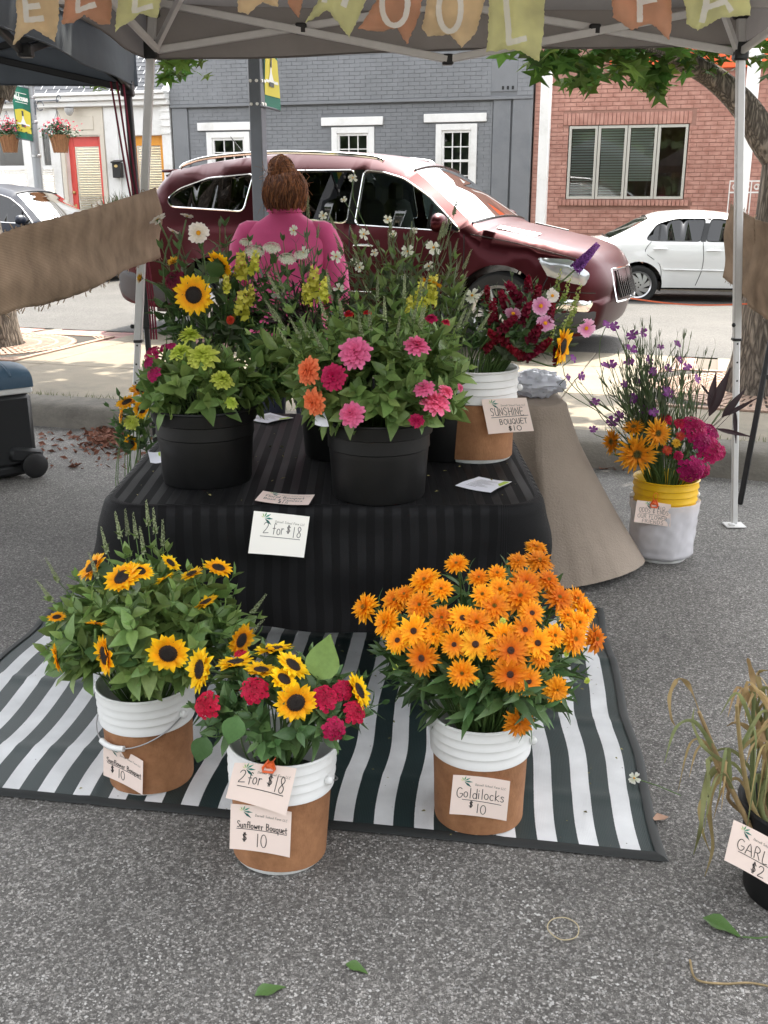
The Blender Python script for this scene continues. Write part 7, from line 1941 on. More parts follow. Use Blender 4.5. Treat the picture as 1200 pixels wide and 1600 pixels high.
# ------------------------------------------------------------------ leaves
BASIL = M('basil_leaf', (.18, .275, .078), .45, var=.12, vs=8, rand=.3, hue=.018, lucent=.3)
DEEP = M('deep_leaf', (.075, .145, .045), .45, var=.12, vs=8, rand=.35, hue=.015, lucent=.22)
GREYG = M('grey_green_leaf', (.12, .155, .085), .6, rand=.3, hue=.015, lucent=.25)
PURP = M('purple_dark_leaf', (.03, .012, .016), .5, rand=.3, lucent=.1)
LV = {'basil': [leaf_mesh('leaf', BASIL, w, 6, c, .2, wave=.12) for w, c in ((.5, .18), (.56, .05), (.46, -.1))], 'deep': [leaf_mesh('leaf', DEEP, w, 6, c, .18, wave=.15) for w, c in ((.46, .15), (.52, 0), (.4, -.12))],
      'lance': [leaf_mesh('leaf', DEEP, w, 6, c, .2, wave=.2) for w, c in ((.28, .15), (.32, -.1), (.24, .25))], 'heart': [leaf_mesh('leaf', DEEP, .78, 7, .15, .14, 2.4, .12), leaf_mesh('leaf', BASIL, .7, 7, -.08, .14, 2.4, .12)],
      'thin': [leaf_mesh('leaf', GREYG, w, 5, c, .1) for w, c in ((.1, .2), (.13, -.1))], 'purple': [leaf_mesh('leaf', PURP, .22, 7, .15, .2), leaf_mesh('leaf', PURP, .14, 6, -.1, .2)], 'grey': [leaf_mesh('leaf', GREYG, w, 6, c, .15) for w, c in ((.3, .1), (.36, -.1))]}
def bouquet(base, rim_z, rim_r, c, rad): return dict(base=V(base), rz=rim_z, rr=rim_r, c=V(c), rad=V(rad))
BQ = {'sun': bouquet(B_SUN, .31, .115, Q(238, 985, 2.62), (.30, .27, .235)), 'front': bouquet(B_FRONT, .318, .115, Q(442, 1115, 2.27), (.245, .2, .155)), 'gold': bouquet(B_GOLD, .325, .115, Q(757, 1010, 2.5), (.30, .27, .25)),
      'lime': bouquet(P_A, TZ + .245, .14, Q(312, 610, 3.23), (.19, .18, .15)), 'pink': bouquet(P_B, TZ + .245, .14, Q(592, 585, 3.07), (.30, .24, .23)), 'backleft': bouquet(P_C, TZ + .245, .13, Q(338, 470, 3.56), (.23, .18, .27)),
      'backmid': bouquet(P_D, TZ + .245, .13, Q(462, 485, 3.56), (.24, .2, .27)), 'backright': bouquet(P_E, TZ + .245, .13, Q(615, 480, 3.56), (.26, .18, .26)), 'shine': bouquet(B_SHINE, TZ + .318, .12, Q(815, 510, 3.53), (.2, .18, .17)),
      'odd': bouquet(B_ODD, .385, .12, Q(1035, 700, 4.5), (.23, .18, .15)), 'hid': bouquet(B_HID, .318, .11, Q(207, 645, 4.22), (.12, .14, .13))}
def on_dome(bq, px, py, k=1.0):
    o, d = V((0, 0, CAM_H)), ray(px, py); c, r = bq['c'], bq['rad'] * k
    oo = V(((o.x - c.x) / r.x, (o.y - c.y) / r.y, (o.z - c.z) / r.z)); dd = V((d.x / r.x, d.y / r.y, d.z / r.z))
    A, B_, C_ = dd.dot(dd), oo.dot(dd), oo.dot(oo) - 1; D = B_ * B_ - A * C_
    if D > 0: t = (-B_ - math.sqrt(D)) / A; p = o + d * t; n = V(((p.x - c.x) / r.x ** 2, (p.y - c.y) / r.y ** 2, (p.z - c.z) / r.z ** 2)).normalized()
    else:
        t = -B_ / A; p = o + d * t; n = V(((p.x - c.x) / r.x ** 2, (p.y - c.y) / r.y ** 2, (p.z - c.z) / r.z ** 2)).normalized()
    return p, n
def stem_path(bq, tip, n, arch=.3):
    b_ = bq['base']; a = math.atan2(tip.y - b_.y, tip.x - b_.x) + rnd.uniform(-.5, .5); r = bq['rr'] * rnd.uniform(.2, .85); foot = V((b_.x - r * .3 * math.cos(a), b_.y - r * .3 * math.sin(a), bq['rz'] - .2)); lip = V((b_.x + r * math.cos(a), b_.y + r * math.sin(a), bq['rz'] - .01))
    L_ = (tip - lip).length
    p2 = lip + (lip - foot).normalized() * L_ * .4; p2.z += L_ * .1; p3 = tip - V(n) * L_ * arch
    out = [foot]
    for i in range(9):
        t = i / 8; out.append(lip * (1 - t) ** 3 + p2 * 3 * t * (1 - t) ** 2 + p3 * 3 * t * t * (1 - t) + tip * t ** 3)
    return out
def add_leaf(parent, org, p, d, nrm, size, kind):
    place('leaf', rnd.choice(LV[kind]), parent, frame(nrm, d, V(p) - org, size))
def leaf_dir(axis, roll, spread):
    x = axis.orthogonal().normalized(); y = axis.cross(x); o = x * math.cos(roll) + y * math.sin(roll)
    return (axis * math.cos(spread) + o * math.sin(spread)).normalized(), (o * -math.cos(spread) + axis * math.sin(spread)).normalized()
NAMES = {'sunflower_y': 'sunflower', 'sunflower_s': 'sunflower', 'rud_brown': 'rudbeckia', 'rud_fluffy': 'rudbeckia', 'rud_yellow': 'rudbeckia', 'rud_old': 'rudbeckia', 'zinnia_pink': 'zinnia', 'zinnia_coral': 'zinnia', 'zinnia_magenta': 'zinnia', 'zinnia_lime': 'zinnia', 'zinnia_red': 'zinnia', 'cosmos_white': 'cosmos', 'cosmos_pink': 'cosmos', 'dianthus_crimson': 'sweet_william', 'dianthus_magenta': 'sweet_william', 'umbel': 'lace_flower', 'snap_yellow': 'snapdragon', 'snap_burgundy': 'snapdragon', 'snap_green': 'snapdragon', 'straw_red': 'strawflower', 'straw_yellow': 'strawflower', 'basil_spike': 'basil_spike'}
def bloom(kind, bqn, px, py, diam, label, group=None, face=None, Y=None, leaves=0, lk='deep', k=1.0, sr=.0028, look=.35):
    bq = BQ[bqn]
    if Y is None: p, n = on_dome(bq, px, py, k)
    else: p = Q(px, py, Y); n = (p - bq['c']).normalized()
    n = (n + V((0, -look, look * .4)) + V((rnd.gauss(0, .12), rnd.gauss(0, .12), rnd.gauss(0, .12)))).normalized()
    if face is not None: n = V(face).normalized()
    nm = NAMES.get(kind, kind); cat = {'sweet_william': 'flower cluster', 'basil_spike': 'herb'}.get(nm, 'flower')
    rad = diam / 2 * mpp(p) * (1.12 if kind.startswith('sunf') else 1)
    if kind in SPIKES: n = (n * .5 + V((0, 0, 1))).normalized() if face is None else n
    path = stem_path(bq, p - (n * rad if kind in SPIKES else n * .012), n if kind not in SPIKES else n * .8)
    root = empty(nm, path[0], label, cat, group); org = path[0]
    m_ = MB(); m_.tube([q - org for q in path], [sr] * len(path), 5); m_.build('stem', FG, root, 80)
    roll = rnd.uniform(0, 6.28)
    for part, meshes in FL[kind]:
        me = meshes[rnd.randrange(len(meshes))]
        if kind in SPIKES: mt = frame(n, loc=p - n * rad - org, s=diam * mpp(p), roll=roll)
        else: mt = frame(n, loc=p - org, s=(rad, rad, rad * rnd.uniform(.9, 1.15)), roll=roll)
        place(part, me, root, mt)
    for i in range(leaves):
        t = rnd.uniform(.62, .93); j = t * (len(path) - 1); a = int(j); q = lerp(path[a], path[min(a + 1, len(path) - 1)], j - a); ax = (path[min(a + 1, len(path) - 1)] - path[max(0, a - 1)]).normalized()
        d, nn = leaf_dir(ax, rnd.uniform(0, 6.28), rnd.uniform(.7, 1.3)); d.z -= .15; add_leaf(root, org, q, d.normalized(), nn, rnd.uniform(.05, .085), lk)
    return root
def sprig(bqn, tip, label, group, kind, npair, lsize, spread=(.7, 1.2), frac=.55, name='basil_sprig', spike_=0.0, sr=.0024, droop=.2, cat='sprig', mat_=None):
    bq = BQ[bqn]; n = (tip - bq['c']).normalized(); n = (n + V((0, 0, .6))).normalized()
    path = stem_path(bq, tip, n, .3); org = path[0]
    root = empty(name, org, label, cat, group)
    m_ = MB(); m_.tube([q - org for q in path], [lerp(sr, sr * .5, i / (len(path) - 1)) for i in range(len(path))], 5); m_.build('stem', mat_ or FG, root, 80)
    roll = rnd.uniform(0, 6.28)
    for i in range(npair):
        t = 1 - frac * (i / max(1, npair)) ** .9; j = t * (len(path) - 1); a = min(int(j), len(path) - 2); q = lerp(path[a], path[a + 1], j - a); ax = (path[a + 1] - path[a]).normalized()
        s = lsize * (.55 + .65 * min(1, i / 2.2)) * rnd.uniform(.8, 1.2)
        for w in (0, PI):
            d, nn = leaf_dir(ax, roll + w + rnd.uniform(-.3, .3), rnd.uniform(*spread) * (.55 if i == 0 else 1)); d.z -= droop * (i > 0); d.normalize()
            add_leaf(root, org, q, d, nn, s * rnd.uniform(.85, 1.1), kind)
        roll += PI / 2
    if spike_: place('flower_spike', FL['basil_spike'][0][1][rnd.randrange(3)], root, frame((path[-1] - path[-2]) + V((0, 0, .02)), loc=path[-1] - org, s=spike_))
    return root
def dome_tips(bqn, n, lo=-.35, front=.35, kmin=.8, kmax=1.02, side=0.0):
    bq = BQ[bqn]; out = []
    for i in range(n):
        z = 1 - (i + .5) / n * (1 - lo); a = i * 2.39996 + rnd.uniform(-.3, .3); r = math.sqrt(max(0, 1 - z * z)); d = V((r * math.cos(a), r * math.sin(a), z))
        if d.y > .5 and rnd.random() < front: d.y = -d.y
        k = rnd.uniform(kmin, kmax); out.append(bq['c'] + V((d.x * bq['rad'].x, d.y * bq['rad'].y, d.z * bq['rad'].z)) * k)
    return out
# ---- sunflower bucket at the left of the mat
SB = 'in the left sunflower bucket on the mat'
for (px, py, d, f, lb) in ((263, 1020, 62, (.05, -1, -.05), 'full dark centred sunflower facing out low ' + SB), (165, 1024, 62, (-.85, -.6, .05), 'sunflower turned left at the lower left ' + SB), (192, 903, 58, (-.35, -.45, .85), 'dark centred sunflower near the top ' + SB),
    (145, 886, 52, (-.6, -.3, .75), 'sunflower tilted up at the upper left ' + SB), (341, 888, 44, (.3, -.1, .95), 'yellow sunflower facing up at the upper right ' + SB), (90, 1028, 44, (-.95, -.3, -.1), 'sunflower facing away at the far left ' + SB), (376, 1000, 52, (.8, -.55, -.1), 'sunflower drooping to the right ' + SB),
    (217, 893, 44, (.3, -.2, .95), 'half hidden sunflower between basil tips at the top of the left bucket')):
    bloom('sunflower', 'sun', px, py, d, lb, face=f, k=1.04, leaves=2, sr=.004, lk='heart')
for (px, py, d) in ((258, 905, 34), (322, 942, 42), (89, 965, 28), (150, 975, 32), (266, 880, 34), (300, 897, 36)):
    bloom('sunflower_y' if px > 240 else 'sunflower', 'sun', px, py, d, 'small sunflower buried among the basil', 'small sunflowers among the basil', k=.92, face=(rnd.gauss(0, .5), rnd.uniform(-.2, .4), rnd.uniform(.3, 1)), leaves=1, sr=.0035, lk='heart')
for tp in dome_tips('sun', 60, -.25): sprig('sun', tp, 'basil sprig in the left sunflower bucket', 'basil sprigs in the left bucket', 'basil', 6, .07)
for (px, py) in ((200, 822), (213, 828), (188, 826), (232, 808), (243, 820), (168, 850), (82, 925), (92, 895), (152, 888), (393, 945), (388, 980), (255, 838), (225, 850)):
    p, _ = on_dome(BQ['sun'], px, py + 14, 1.0); sprig('sun', p, 'flowering basil sprig in the left bucket', 'flowering basil sprigs in the left bucket', 'basil', 4, .045, spike_=.075)
# ---- nearest bucket
FB = 'in the nearest bucket'
for (px, py, d, f, kd, lb) in ((462, 1097, 62, (.25, -.95, .05), 'sunflower', 'dark centred sunflower facing the camera ' + FB), (314, 1046, 66, (-.8, -.5, .3), 'sunflower_y', 'bright yellow sunflower turned left ' + FB), (368, 1036, 58, (-.1, .15, 1), 'sunflower_y', 'yellow sunflower seen edge on with green sepals ' + FB),
    (428, 1016, 60, (-.1, .3, .9), 'sunflower_y', 'yellow sunflower at the top facing away ' + FB), (457, 1040, 56, (.55, -.1, .8), 'sunflower_y', 'yellow sunflower tilted right above the dark centred one ' + FB), (560, 1080, 56, (.85, -.1, .5), 'sunflower_y', 'yellow sunflower at the right side ' + FB), (408, 1048, 50, (.1, .1, 1), 'sunflower_y', 'yellow sunflower edge on at the middle ' + FB), (443, 1062, 48, (.5, -.2, .8), 'sunflower_y', 'yellow sunflower close above the dark centred one ' + FB)):
    bloom(kd, 'front', px, py, d, lb, face=f, k=1.02, leaves=1, sr=.004, lk='heart')
for (px, py, d, lb) in ((323, 1101, 52, 'crimson sweet william cluster at the left side'), (398, 1078, 52, 'crimson sweet william cluster under the edge on sunflower'), (508, 1090, 50, 'crimson sweet william cluster right of the dark sunflower'), (555, 1113, 46, 'crimson sweet william cluster at the right side'), (522, 1139, 44, 'lowest crimson sweet william cluster'), (376, 1022, 26, 'small crimson sweet william behind the yellow sunflowers'), (537, 1078, 40, 'crimson sweet william below the right sunflower')):
    bloom('dianthus_crimson', 'front', px, py, d, lb + ' ' + FB, 'crimson sweet williams in the nearest bucket', k=1.02, leaves=2, lk='lance')
for tp in dome_tips('front', 36, .0): sprig('front', tp, 'leafy sprig in the nearest bucket', 'leafy stems in the nearest bucket', 'deep', 5, .058, name='leafy_sprig')
for (px, py, s, lb) in ((498, 1062, .12, 'large upright sunflower leaf'), (372, 1118, .075, 'broad pale leaf hanging over the front'), (322, 1150, .07, 'broad leaf hanging over the left rim')):
    p, n = on_dome(BQ['front'], px, py, 1.03); r_ = sprig('front', p, lb + ' ' + FB, None, 'deep', 1, .03, name='sunflower_sprig'); org = V(r_.location)
    add_leaf(r_, org, p, V((.25, 0, 1)) if py < 1080 else V((-.35, -.25, -1)), V((-.2, -1, .1)) if py < 1080 else V((0, -1, .2)), s, 'heart')
# ---- orange rudbeckias
GBK = 'in the rudbeckia bucket'
gl = [(500, 140, 90, 'f'), (365, 212, 120, 'f'), (435, 248, 90, 'f'), (595, 200, 85, 'f'), (672, 180, 75, 'f'), (840, 70, 90, 'o'), (760, 130, 80, 'o'), (850, 130, 115, 'o'), (200, 390, 120, 'f'), (240, 295, 110, 'f'), (345, 315, 115, 'f'), (685, 250, 100, 'f'), (795, 225, 130, 'f'), (890, 210, 95, 'f'), (770, 280, 140, 'f'), (935, 285, 120, 'f'), (1010, 290, 100, 'f'), (1050, 340, 100, 'f'), (820, 350, 100, 'b'), (660, 320, 130, 'f'), (440, 370, 100, 'f'), (525, 370, 105, 'b'), (585, 390, 120, 'f'), (320, 425, 125, 'b'), (405, 440, 95, 'f'), (250, 465, 100, 'b'), (1090, 460, 110, 'f'), (1000, 460, 120, 'f'), (915, 445, 95, 'f'), (845, 478, 118, 'b'), (790, 420, 105, 'b'), (700, 445, 110, 'f'), (730, 508, 138, 'b'), (580, 482, 118, 'y'), (490, 482, 102, 'b'), (355, 540, 132, 'b'), (525, 605, 112, 'f'), (728, 608, 140, 'b'), (805, 640, 112, 'b'), (925, 675, 105, 'o'), (765, 815, 118, 'o'), (860, 540, 85, 'f'), (650, 510, 70, 'f'), (1020, 390, 95, 'f'), (610, 270, 85, 'f'), (110, 325, 118, 'f'), (970, 360, 80, 'f'), (280, 270, 80, 'f')]
spec_l = {(110, 325): 'orange rudbeckia sticking out farthest left ' + GBK, (765, 815): 'lowest shaggy orange rudbeckia hanging over the rim ' + GBK, (925, 675): 'shaggy golden rudbeckia with a yellow centre at the lower right ' + GBK, (580, 482): 'yellower single rudbeckia with a dark centre at the middle ' + GBK, (500, 140): 'rudbeckia on a tall bare stem at the top left ' + GBK}
for (x, y, d, c) in gl:
    px, py = 530 + x / 2.727, 830 + y / 2.727; kd = {'f': 'rud_fluffy', 'b': 'rud_brown', 'y': 'rud_yellow', 'o': 'rud_old'}[c]
    lb = spec_l.get((x, y)); gp = None
    if lb is None: lb, gp = {'f': ('double orange rudbeckia with pale centre', 'double orange rudbeckias'), 'b': ('orange rudbeckia with dark brown centre', 'dark centred orange rudbeckias'), 'o': ('faded shaggy rudbeckia at the top right', 'faded rudbeckias at the top right')}[c]
    bloom(kd, 'gold', px, py, d / 2.727 * 1.3, lb, gp, k=1.04 if c != 'f' else rnd.uniform(.98, 1.06), leaves=1, lk='lance', look=.55)
for tp in dome_tips('gold', 46, -.75, kmax=.93): sprig('gold', tp, 'leafy sprig under the orange rudbeckias', 'leafy stems under the rudbeckias', 'lance', 5, .085, name='leafy_sprig', frac=.6)
for i in range(22):
    a = rnd.uniform(2.6, 6.8); r = rnd.uniform(.17, .27); tp = BQ['gold']['base'] + V((r * math.cos(a), r * math.sin(a), rnd.uniform(.42, .54))); sprig('gold', tp, 'leafy sprig under the orange rudbeckias', 'leafy stems under the rudbeckias', 'lance', 4, .085, name='leafy_sprig', frac=.6, droop=.2)
for i in range(10):
    px, py = rnd.uniform(600, 920), rnd.uniform(940, 1090); bloom('zinnia_lime', 'gold', px, py, 11, 'green bud among the orange rudbeckias', 'green rudbeckia buds', k=1.0)
# ---- lime zinnias
LB = 'in the black pot of lime zinnias'
for (px, py, d, f, lb) in ((317, 557, 54, (.05, -.6, .8), 'largest lime zinnia'), (283, 551, 42, (-.2, -.35, .9), 'lime zinnia left of the largest one'), (297, 526, 42, (0, -.1, 1), 'lime zinnia above the largest one'), (347, 594, 40, (.3, -.4, .85), 'lime zinnia at the lower right'), (361, 629, 26, (.4, -.4, .6), 'small lime zinnia at the right rim')):
    bloom('zinnia_lime', 'lime', px, py, d, lb + ' ' + LB, face=f, k=1.05, leaves=1, lk='basil')
for (px, py, d) in ((238, 553, 38), (240, 584, 30), (258, 543, 24), (232, 566, 24), (268, 540, 18)): bloom('dianthus_magenta', 'lime', px, py, d, 'magenta sweet william left of the lime zinnias', 'magenta sweet williams by the lime zinnias', k=1.05, lk='lance', leaves=1)
for tp in dome_tips('lime', 30, -.3): sprig('lime', tp, 'basil sprig with the lime zinnias', 'basil sprigs with the lime zinnias', 'basil', 5, .07)
# ---- pink zinnias
PB = 'in the front pot'
for (kd, px, py, d, f, lb) in (('zinnia_pink', 555, 551, 56, (-.15, -.8, .5), 'large pink zinnia at the upper left'), ('zinnia_pink', 651, 541, 46, (.1, -.35, .95), 'pink zinnia seen from the side at the upper right'), ('zinnia_pink', 680, 629, 52, (.2, -.5, .8), 'pink zinnia at the lower right'), ('zinnia_pink', 663, 607, 36, (-.2, -.5, .7), 'pink zinnia just above the lower right one'), ('zinnia_pink', 697, 612, 28, (.5, -.4, .6), 'small pink zinnia at the right'), ('zinnia_pink', 549, 647, 44, (-.2, -.7, .4), 'pink zinnia low over the rim'),
    ('zinnia_coral', 482, 580, 48, (-.6, -.7, .3), 'upper coral zinnia at the left'), ('zinnia_coral', 490, 628, 46, (-.5, -.75, .0), 'lower coral zinnia at the left'), ('zinnia_magenta', 521, 589, 44, (-.1, -.9, .3), 'magenta zinnia beside the coral ones'), ('zinnia_magenta', 651, 657, 26, (.1, -.6, .5), 'small magenta zinnia at the rim'), ('zinnia_pink', 719, 606, 15, (.8, -.4, .3), 'small pink bud at the far right'), ('zinnia_magenta', 674, 498, 22, (.1, -.4, .9), 'dark crimson zinnia at the upper right'), ('zinnia_magenta', 697, 504, 15, (.3, -.3, .9), 'small crimson bud at the upper right'), ('zinnia_red', 545, 491, 17, (0, -.3, 1), 'small orange red zinnia at the top left'), ('zinnia_red', 574, 489, 14, (0, -.3, 1), 'small red zinnia bud at the top')):
    bloom(kd, 'pink', px, py, d, lb + ' ' + PB, face=f, k=1.05, leaves=1, lk='basil')
for tp in dome_tips('pink', 70, -.5, front=.6): sprig('pink', tp, 'basil sprig with the pink zinnias', 'basil sprigs with the pink zinnias', 'basil', 6, .066)
for i in range(26):
    px, py = rnd.uniform(420, 750), rnd.uniform(455, 545); p, _ = on_dome(BQ['pink'], px, py, 1.05); sprig('pink', p, 'flowering basil sprig with the pink zinnias', 'flowering basil with the pink zinnias', 'basil', 4, .05, spike_=.07)
for i in range(34): sprig('pink' if i % 2 else 'lime', Q(rnd.uniform(392, 492), rnd.uniform(505, 612), rnd.uniform(3.2, 3.5)), 'basil sprig between the two front pots', 'basil sprigs between the front pots', 'basil' if i % 3 else 'deep', 6, .064, spike_=.05 * (i % 4 == 0))
# ---- back left bouquet
CB_ = 'in the back left bouquet'
for (kd, px, py, d, f, lb) in (('cosmos_white', 310, 364, 36, (.1, -.95, .2), 'white cosmos facing the camera'), ('cosmos_white', 246, 343, 32, (-.5, .2, .8), 'white cosmos seen from the side at the far left'), ('cosmos_white', 292, 338, 22, (.2, .3, .9), 'closed white cosmos at the top'), ('cosmos_white', 271, 362, 22, (.4, .3, .8), 'closed white cosmos left of the open one'), ('sunflower', 303, 461, 58, (-.05, -.97, .15), 'orange sunflower with a dark centre'), ('sunflower', 343, 413, 44, (.5, .5, .5), 'orange sunflower seen from behind'), ('straw_yellow', 271, 410, 22, (-.4, -.4, .7), 'yellow strawflower at the left'), ('straw_yellow', 221, 435, 20, (-.8, -.4, .3), 'faded yellow strawflower leaning past the tent pole'), ('celosia', 272, 437, 40, (-.3, -.7, .5), 'dark burgundy celosia'), ('zinnia_red', 360, 500, 14, (0, -.9, .2), 'small crimson zinnia bud')):
    bloom(kd, 'backleft', px, py, d, lb + ' ' + CB_, face=f, k=1.0, leaves=2 if kd == 'sunflower' else 0, lk='heart', sr=.003)
for (px, py, d) in ((376, 417, 44), (378, 478, 50), (354, 442, 26), (398, 412, 34), (392, 462, 30)): bloom('snap_yellow', 'backleft', px, py, d, 'yellow snapdragon spike in the back left bouquet', 'yellow snapdragons at the back left', k=.95)
for (px, py, d) in ((398, 389, 38), (425, 384, 34), (449, 401, 34), (470, 396, 26), (384, 376, 24)): bloom('umbel', 'backmid', px, py, d, 'white lace flower umbel above the pink shirt', 'white lace flowers', face=(.1, -.5, .8))
for tp in dome_tips('backleft', 44, -.7): sprig('backleft', tp, 'leafy sprig at the back left of the table', 'leafy stems at the back left', rnd.choice(('deep', 'deep', 'grey')), 5, .065, name='leafy_sprig')
# ---- back middle and back right
for (px, py, d) in ((459, 360, 18), (474, 395, 22), (525, 401, 21), (530, 451, 19), (433, 458, 22), (390, 496, 22), (551, 278, 16), (537, 312, 12), (505, 337, 15), (606, 343, 16), (568, 366, 20), (677, 387, 28), (637, 393, 22), (614, 366, 13), (562, 418, 18), (553, 409, 14), (670, 416, 18), (633, 434, 14), (585, 395, 14), (648, 360, 12), (738, 462, 28)):
    bloom('white_flower', 'backmid' if px < 500 else 'backright', px, py, d, 'small white flower on a wiry stem', 'small white flowers on wiry stems', Y=3.55 + rnd.uniform(-.1, .1), face=(rnd.uniform(-.5, .5), -.7, rnd.uniform(.1, .7)), sr=.0014)
for (b_, px, py, d) in (('backmid', 490, 440, 44), ('backmid', 506, 456, 40), ('backright', 658, 466, 48), ('backright', 674, 453, 44), ('backright', 640, 478, 30), ('backmid', 478, 460, 34)): bloom('snap_yellow', b_, px, py, d, 'yellow snapdragon spike at the back of the table', 'yellow snapdragons at the back of the table', k=1.0)
bloom('sunflower', 'backright', 674, 443, 34, 'orange sunflower half hidden at the back right of the table', face=(.3, .2, .8))
for tp in dome_tips('backmid', 56, -.85): sprig('backmid', tp, 'leafy sprig at the back middle of the table', 'leafy stems at the back middle', rnd.choice(('grey', 'deep', 'purple')), 5, .055, name='leafy_sprig')
for tp in dome_tips('backright', 52, -.5): sprig('backright', tp, 'leafy sprig at the back right of the table', 'leafy stems at the back right', rnd.choice(('grey', 'thin', 'basil')), 6, .055, name='leafy_sprig')
for i in range(34):
    px = rnd.uniform(470, 740); py = rnd.uniform(330, 470) ; p = Q(px, py, 3.56 + rnd.uniform(-.12, .12)); sprig('backright' if px > 510 else 'backmid', p, 'wiry seed sprig at the table back', 'wiry seed stems', 'thin', 4, .06, (.3, .7), .5, 'seed_sprig', spike_=rnd.uniform(.04, .08), sr=.0016, droop=0)
for i in range(9):
    p = Q(rnd.uniform(420, 480), rnd.uniform(440, 520), 3.38 + rnd.uniform(-.05, .05)); sprig('backmid', p, 'dark purple sprig before the pink shirt', 'dark purple sprigs', 'purple', 6, .06, (.4, .9), .6, 'purple_sprig', mat_=PURP)
# ---- sunshine bouquet
SH = 'in the bucket on the black cloth'
for (kd, px, py, d, f, lb) in (('cosmos_pink', 845, 478, 32, (.05, -.97, .1), 'upper pink cosmos'), ('cosmos_pink', 852, 505, 31, (.1, -.8, .5), 'pink cosmos just below the upper one'), ('cosmos_pink', 916, 513, 31, (.3, -.95, .05), 'pink cosmos leaning out at the right'), ('cosmos_white', 863, 462, 24, (.3, -.85, .2), 'white cosmos beside the pink ones'), ('cosmos_pink', 802, 489, 28, (-.2, -.6, -.5), 'pale cosmos with drooping petals'), ('sunflower', 878, 541, 56, (.85, -.5, -.1), 'sunflower turned right above the plastic bag')):
    bloom(kd, 'shine', px, py, d, lb + ' ' + SH, face=f, k=1.06, leaves=1 if kd == 'sunflower' else 0, lk='heart')
for (px, py, d) in ((804, 458, 40), (779, 527, 36), (808, 552, 34), (837, 520, 38), (771, 488, 36), (825, 444, 32), (795, 505, 36), (820, 490, 36), (850, 540, 32), (788, 470, 34), (765, 540, 30), (830, 555, 30), (860, 490, 30), (840, 460, 32), (870, 555, 28), (760, 460, 28)): bloom('snap_burgundy', 'shine', px, py, d, 'burgundy snapdragon above the white bucket', 'burgundy snapdragons', k=.98, face=(rnd.gauss(0, .6), rnd.gauss(-.3, .4), .7))
for (px, py, d) in ((900, 467, 50), (885, 452, 44), (893, 490, 44), (872, 440, 40), (880, 510, 40), (862, 525, 40)): bloom('snap_green', 'shine', px, py, d, 'pale green snapdragon above the white bucket', 'pale green snapdragon spikes', k=1.05)
bloom('buddleia', 'shine', 916, 402, 50, 'purple butterfly bush spike leaning right ' + SH, Y=3.55, face=(.65, 0, .75))
for tp in dome_tips('shine', 44, -.5): sprig('shine', tp, 'leafy sprig above the bucket on the table', 'leafy stems in the bucket on the table', rnd.choice(('deep', 'grey')), 5, .05, name='leafy_sprig')
# ---- odds and ends bucket
OB = 'above the yellow rim'
for (px, py, d, f, lb) in ((995, 709, 64, (-.05, -.98, .0), 'large shaggy orange sunflower'), (1027, 677, 46, (.25, -.9, .2), 'smaller shaggy orange sunflower at the middle'), (957, 690, 42, (-.9, -.4, .1), 'shaggy sunflower turned left'), (990, 668, 36, (-.2, -.4, .8), 'shaggy sunflower above the large one')): bloom('sunflower_s', 'odd', px, py, d, lb + ' ' + OB, face=f, k=1.05, leaves=1, lk='heart')
for (px, py, d) in ((1085, 669, 52), (1111, 703, 54), (1081, 735, 52), (1112, 676, 42), (1127, 708, 30), (1098, 690, 40), (1100, 738, 34)): bloom('dianthus_magenta', 'odd', px, py, d, 'magenta sweet william above the yellow rim', 'magenta sweet williams in the yellow rimmed bucket', k=1.05, leaves=1, lk='lance')
for (px, py, d) in ((1039, 655, 28), (1062, 662, 26), (1060, 712, 18)): bloom('dianthus_crimson', 'odd', px, py, d, 'small crimson sweet william above the yellow rim', 'small crimson sweet williams', k=1.03)
for (kd, px, py, d, lb) in (('straw_red', 1063, 682, 18, 'upper red strawflower'), ('straw_yellow', 1056, 693, 17, 'yellow strawflower'), ('straw_red', 1042, 704, 19, 'lower red strawflower')): bloom(kd, 'odd', px, py, d, lb + ' ' + OB, face=(0, -.8, .5), k=1.05)
cks = [(988, 524, 20), (986, 546, 21), (1004, 520, 15), (983, 566, 17), (1058, 538, 14), (1074, 574, 15), (1088, 592, 17), (1042, 613, 21), (1014, 564, 17), (955, 571, 19), (908, 588, 14), (887, 590, 12), (895, 560, 14), (948, 508, 17), (960, 510, 15), (929, 629, 17), (988, 623, 17), (957, 660, 19), (967, 650, 16), (927, 671, 13), (1021, 644, 15), (1044, 576, 15), (1060, 562, 14), (997, 595, 15), (944, 571, 12), (1021, 580, 14), (1032, 543, 12), (1005, 640, 15), (975, 600, 12)]
for (px, py, d) in cks: bloom('corncockle', 'odd', px, py, d * 1.1, 'purple corncockle above the yellow rim', 'purple corncockles', Y=4.5 + rnd.uniform(-.13, .13), face=(rnd.uniform(-.6, .6), -.5, rnd.uniform(.1, .9)), sr=.0018)
for i in range(80):
    px = rnd.gauss(1018, 50); py = rnd.uniform(505, 600) + abs(px - 1015) * .35; p = Q(px, py, 4.5 + rnd.uniform(-.12, .12)); sprig('odd', p, 'thin green corncockle sprig above the yellow rim', 'thin corncockle stems', 'thin', 5, .075, (.2, .5), .75, 'corncockle_sprig', sr=.0021, droop=0)
for tp in dome_tips('odd', 14, -.3, kmax=.95): sprig('odd', tp, 'leafy sprig above the yellow rim', 'leafy stems in the yellow rimmed bucket', 'deep', 4, .055, name='leafy_sprig')
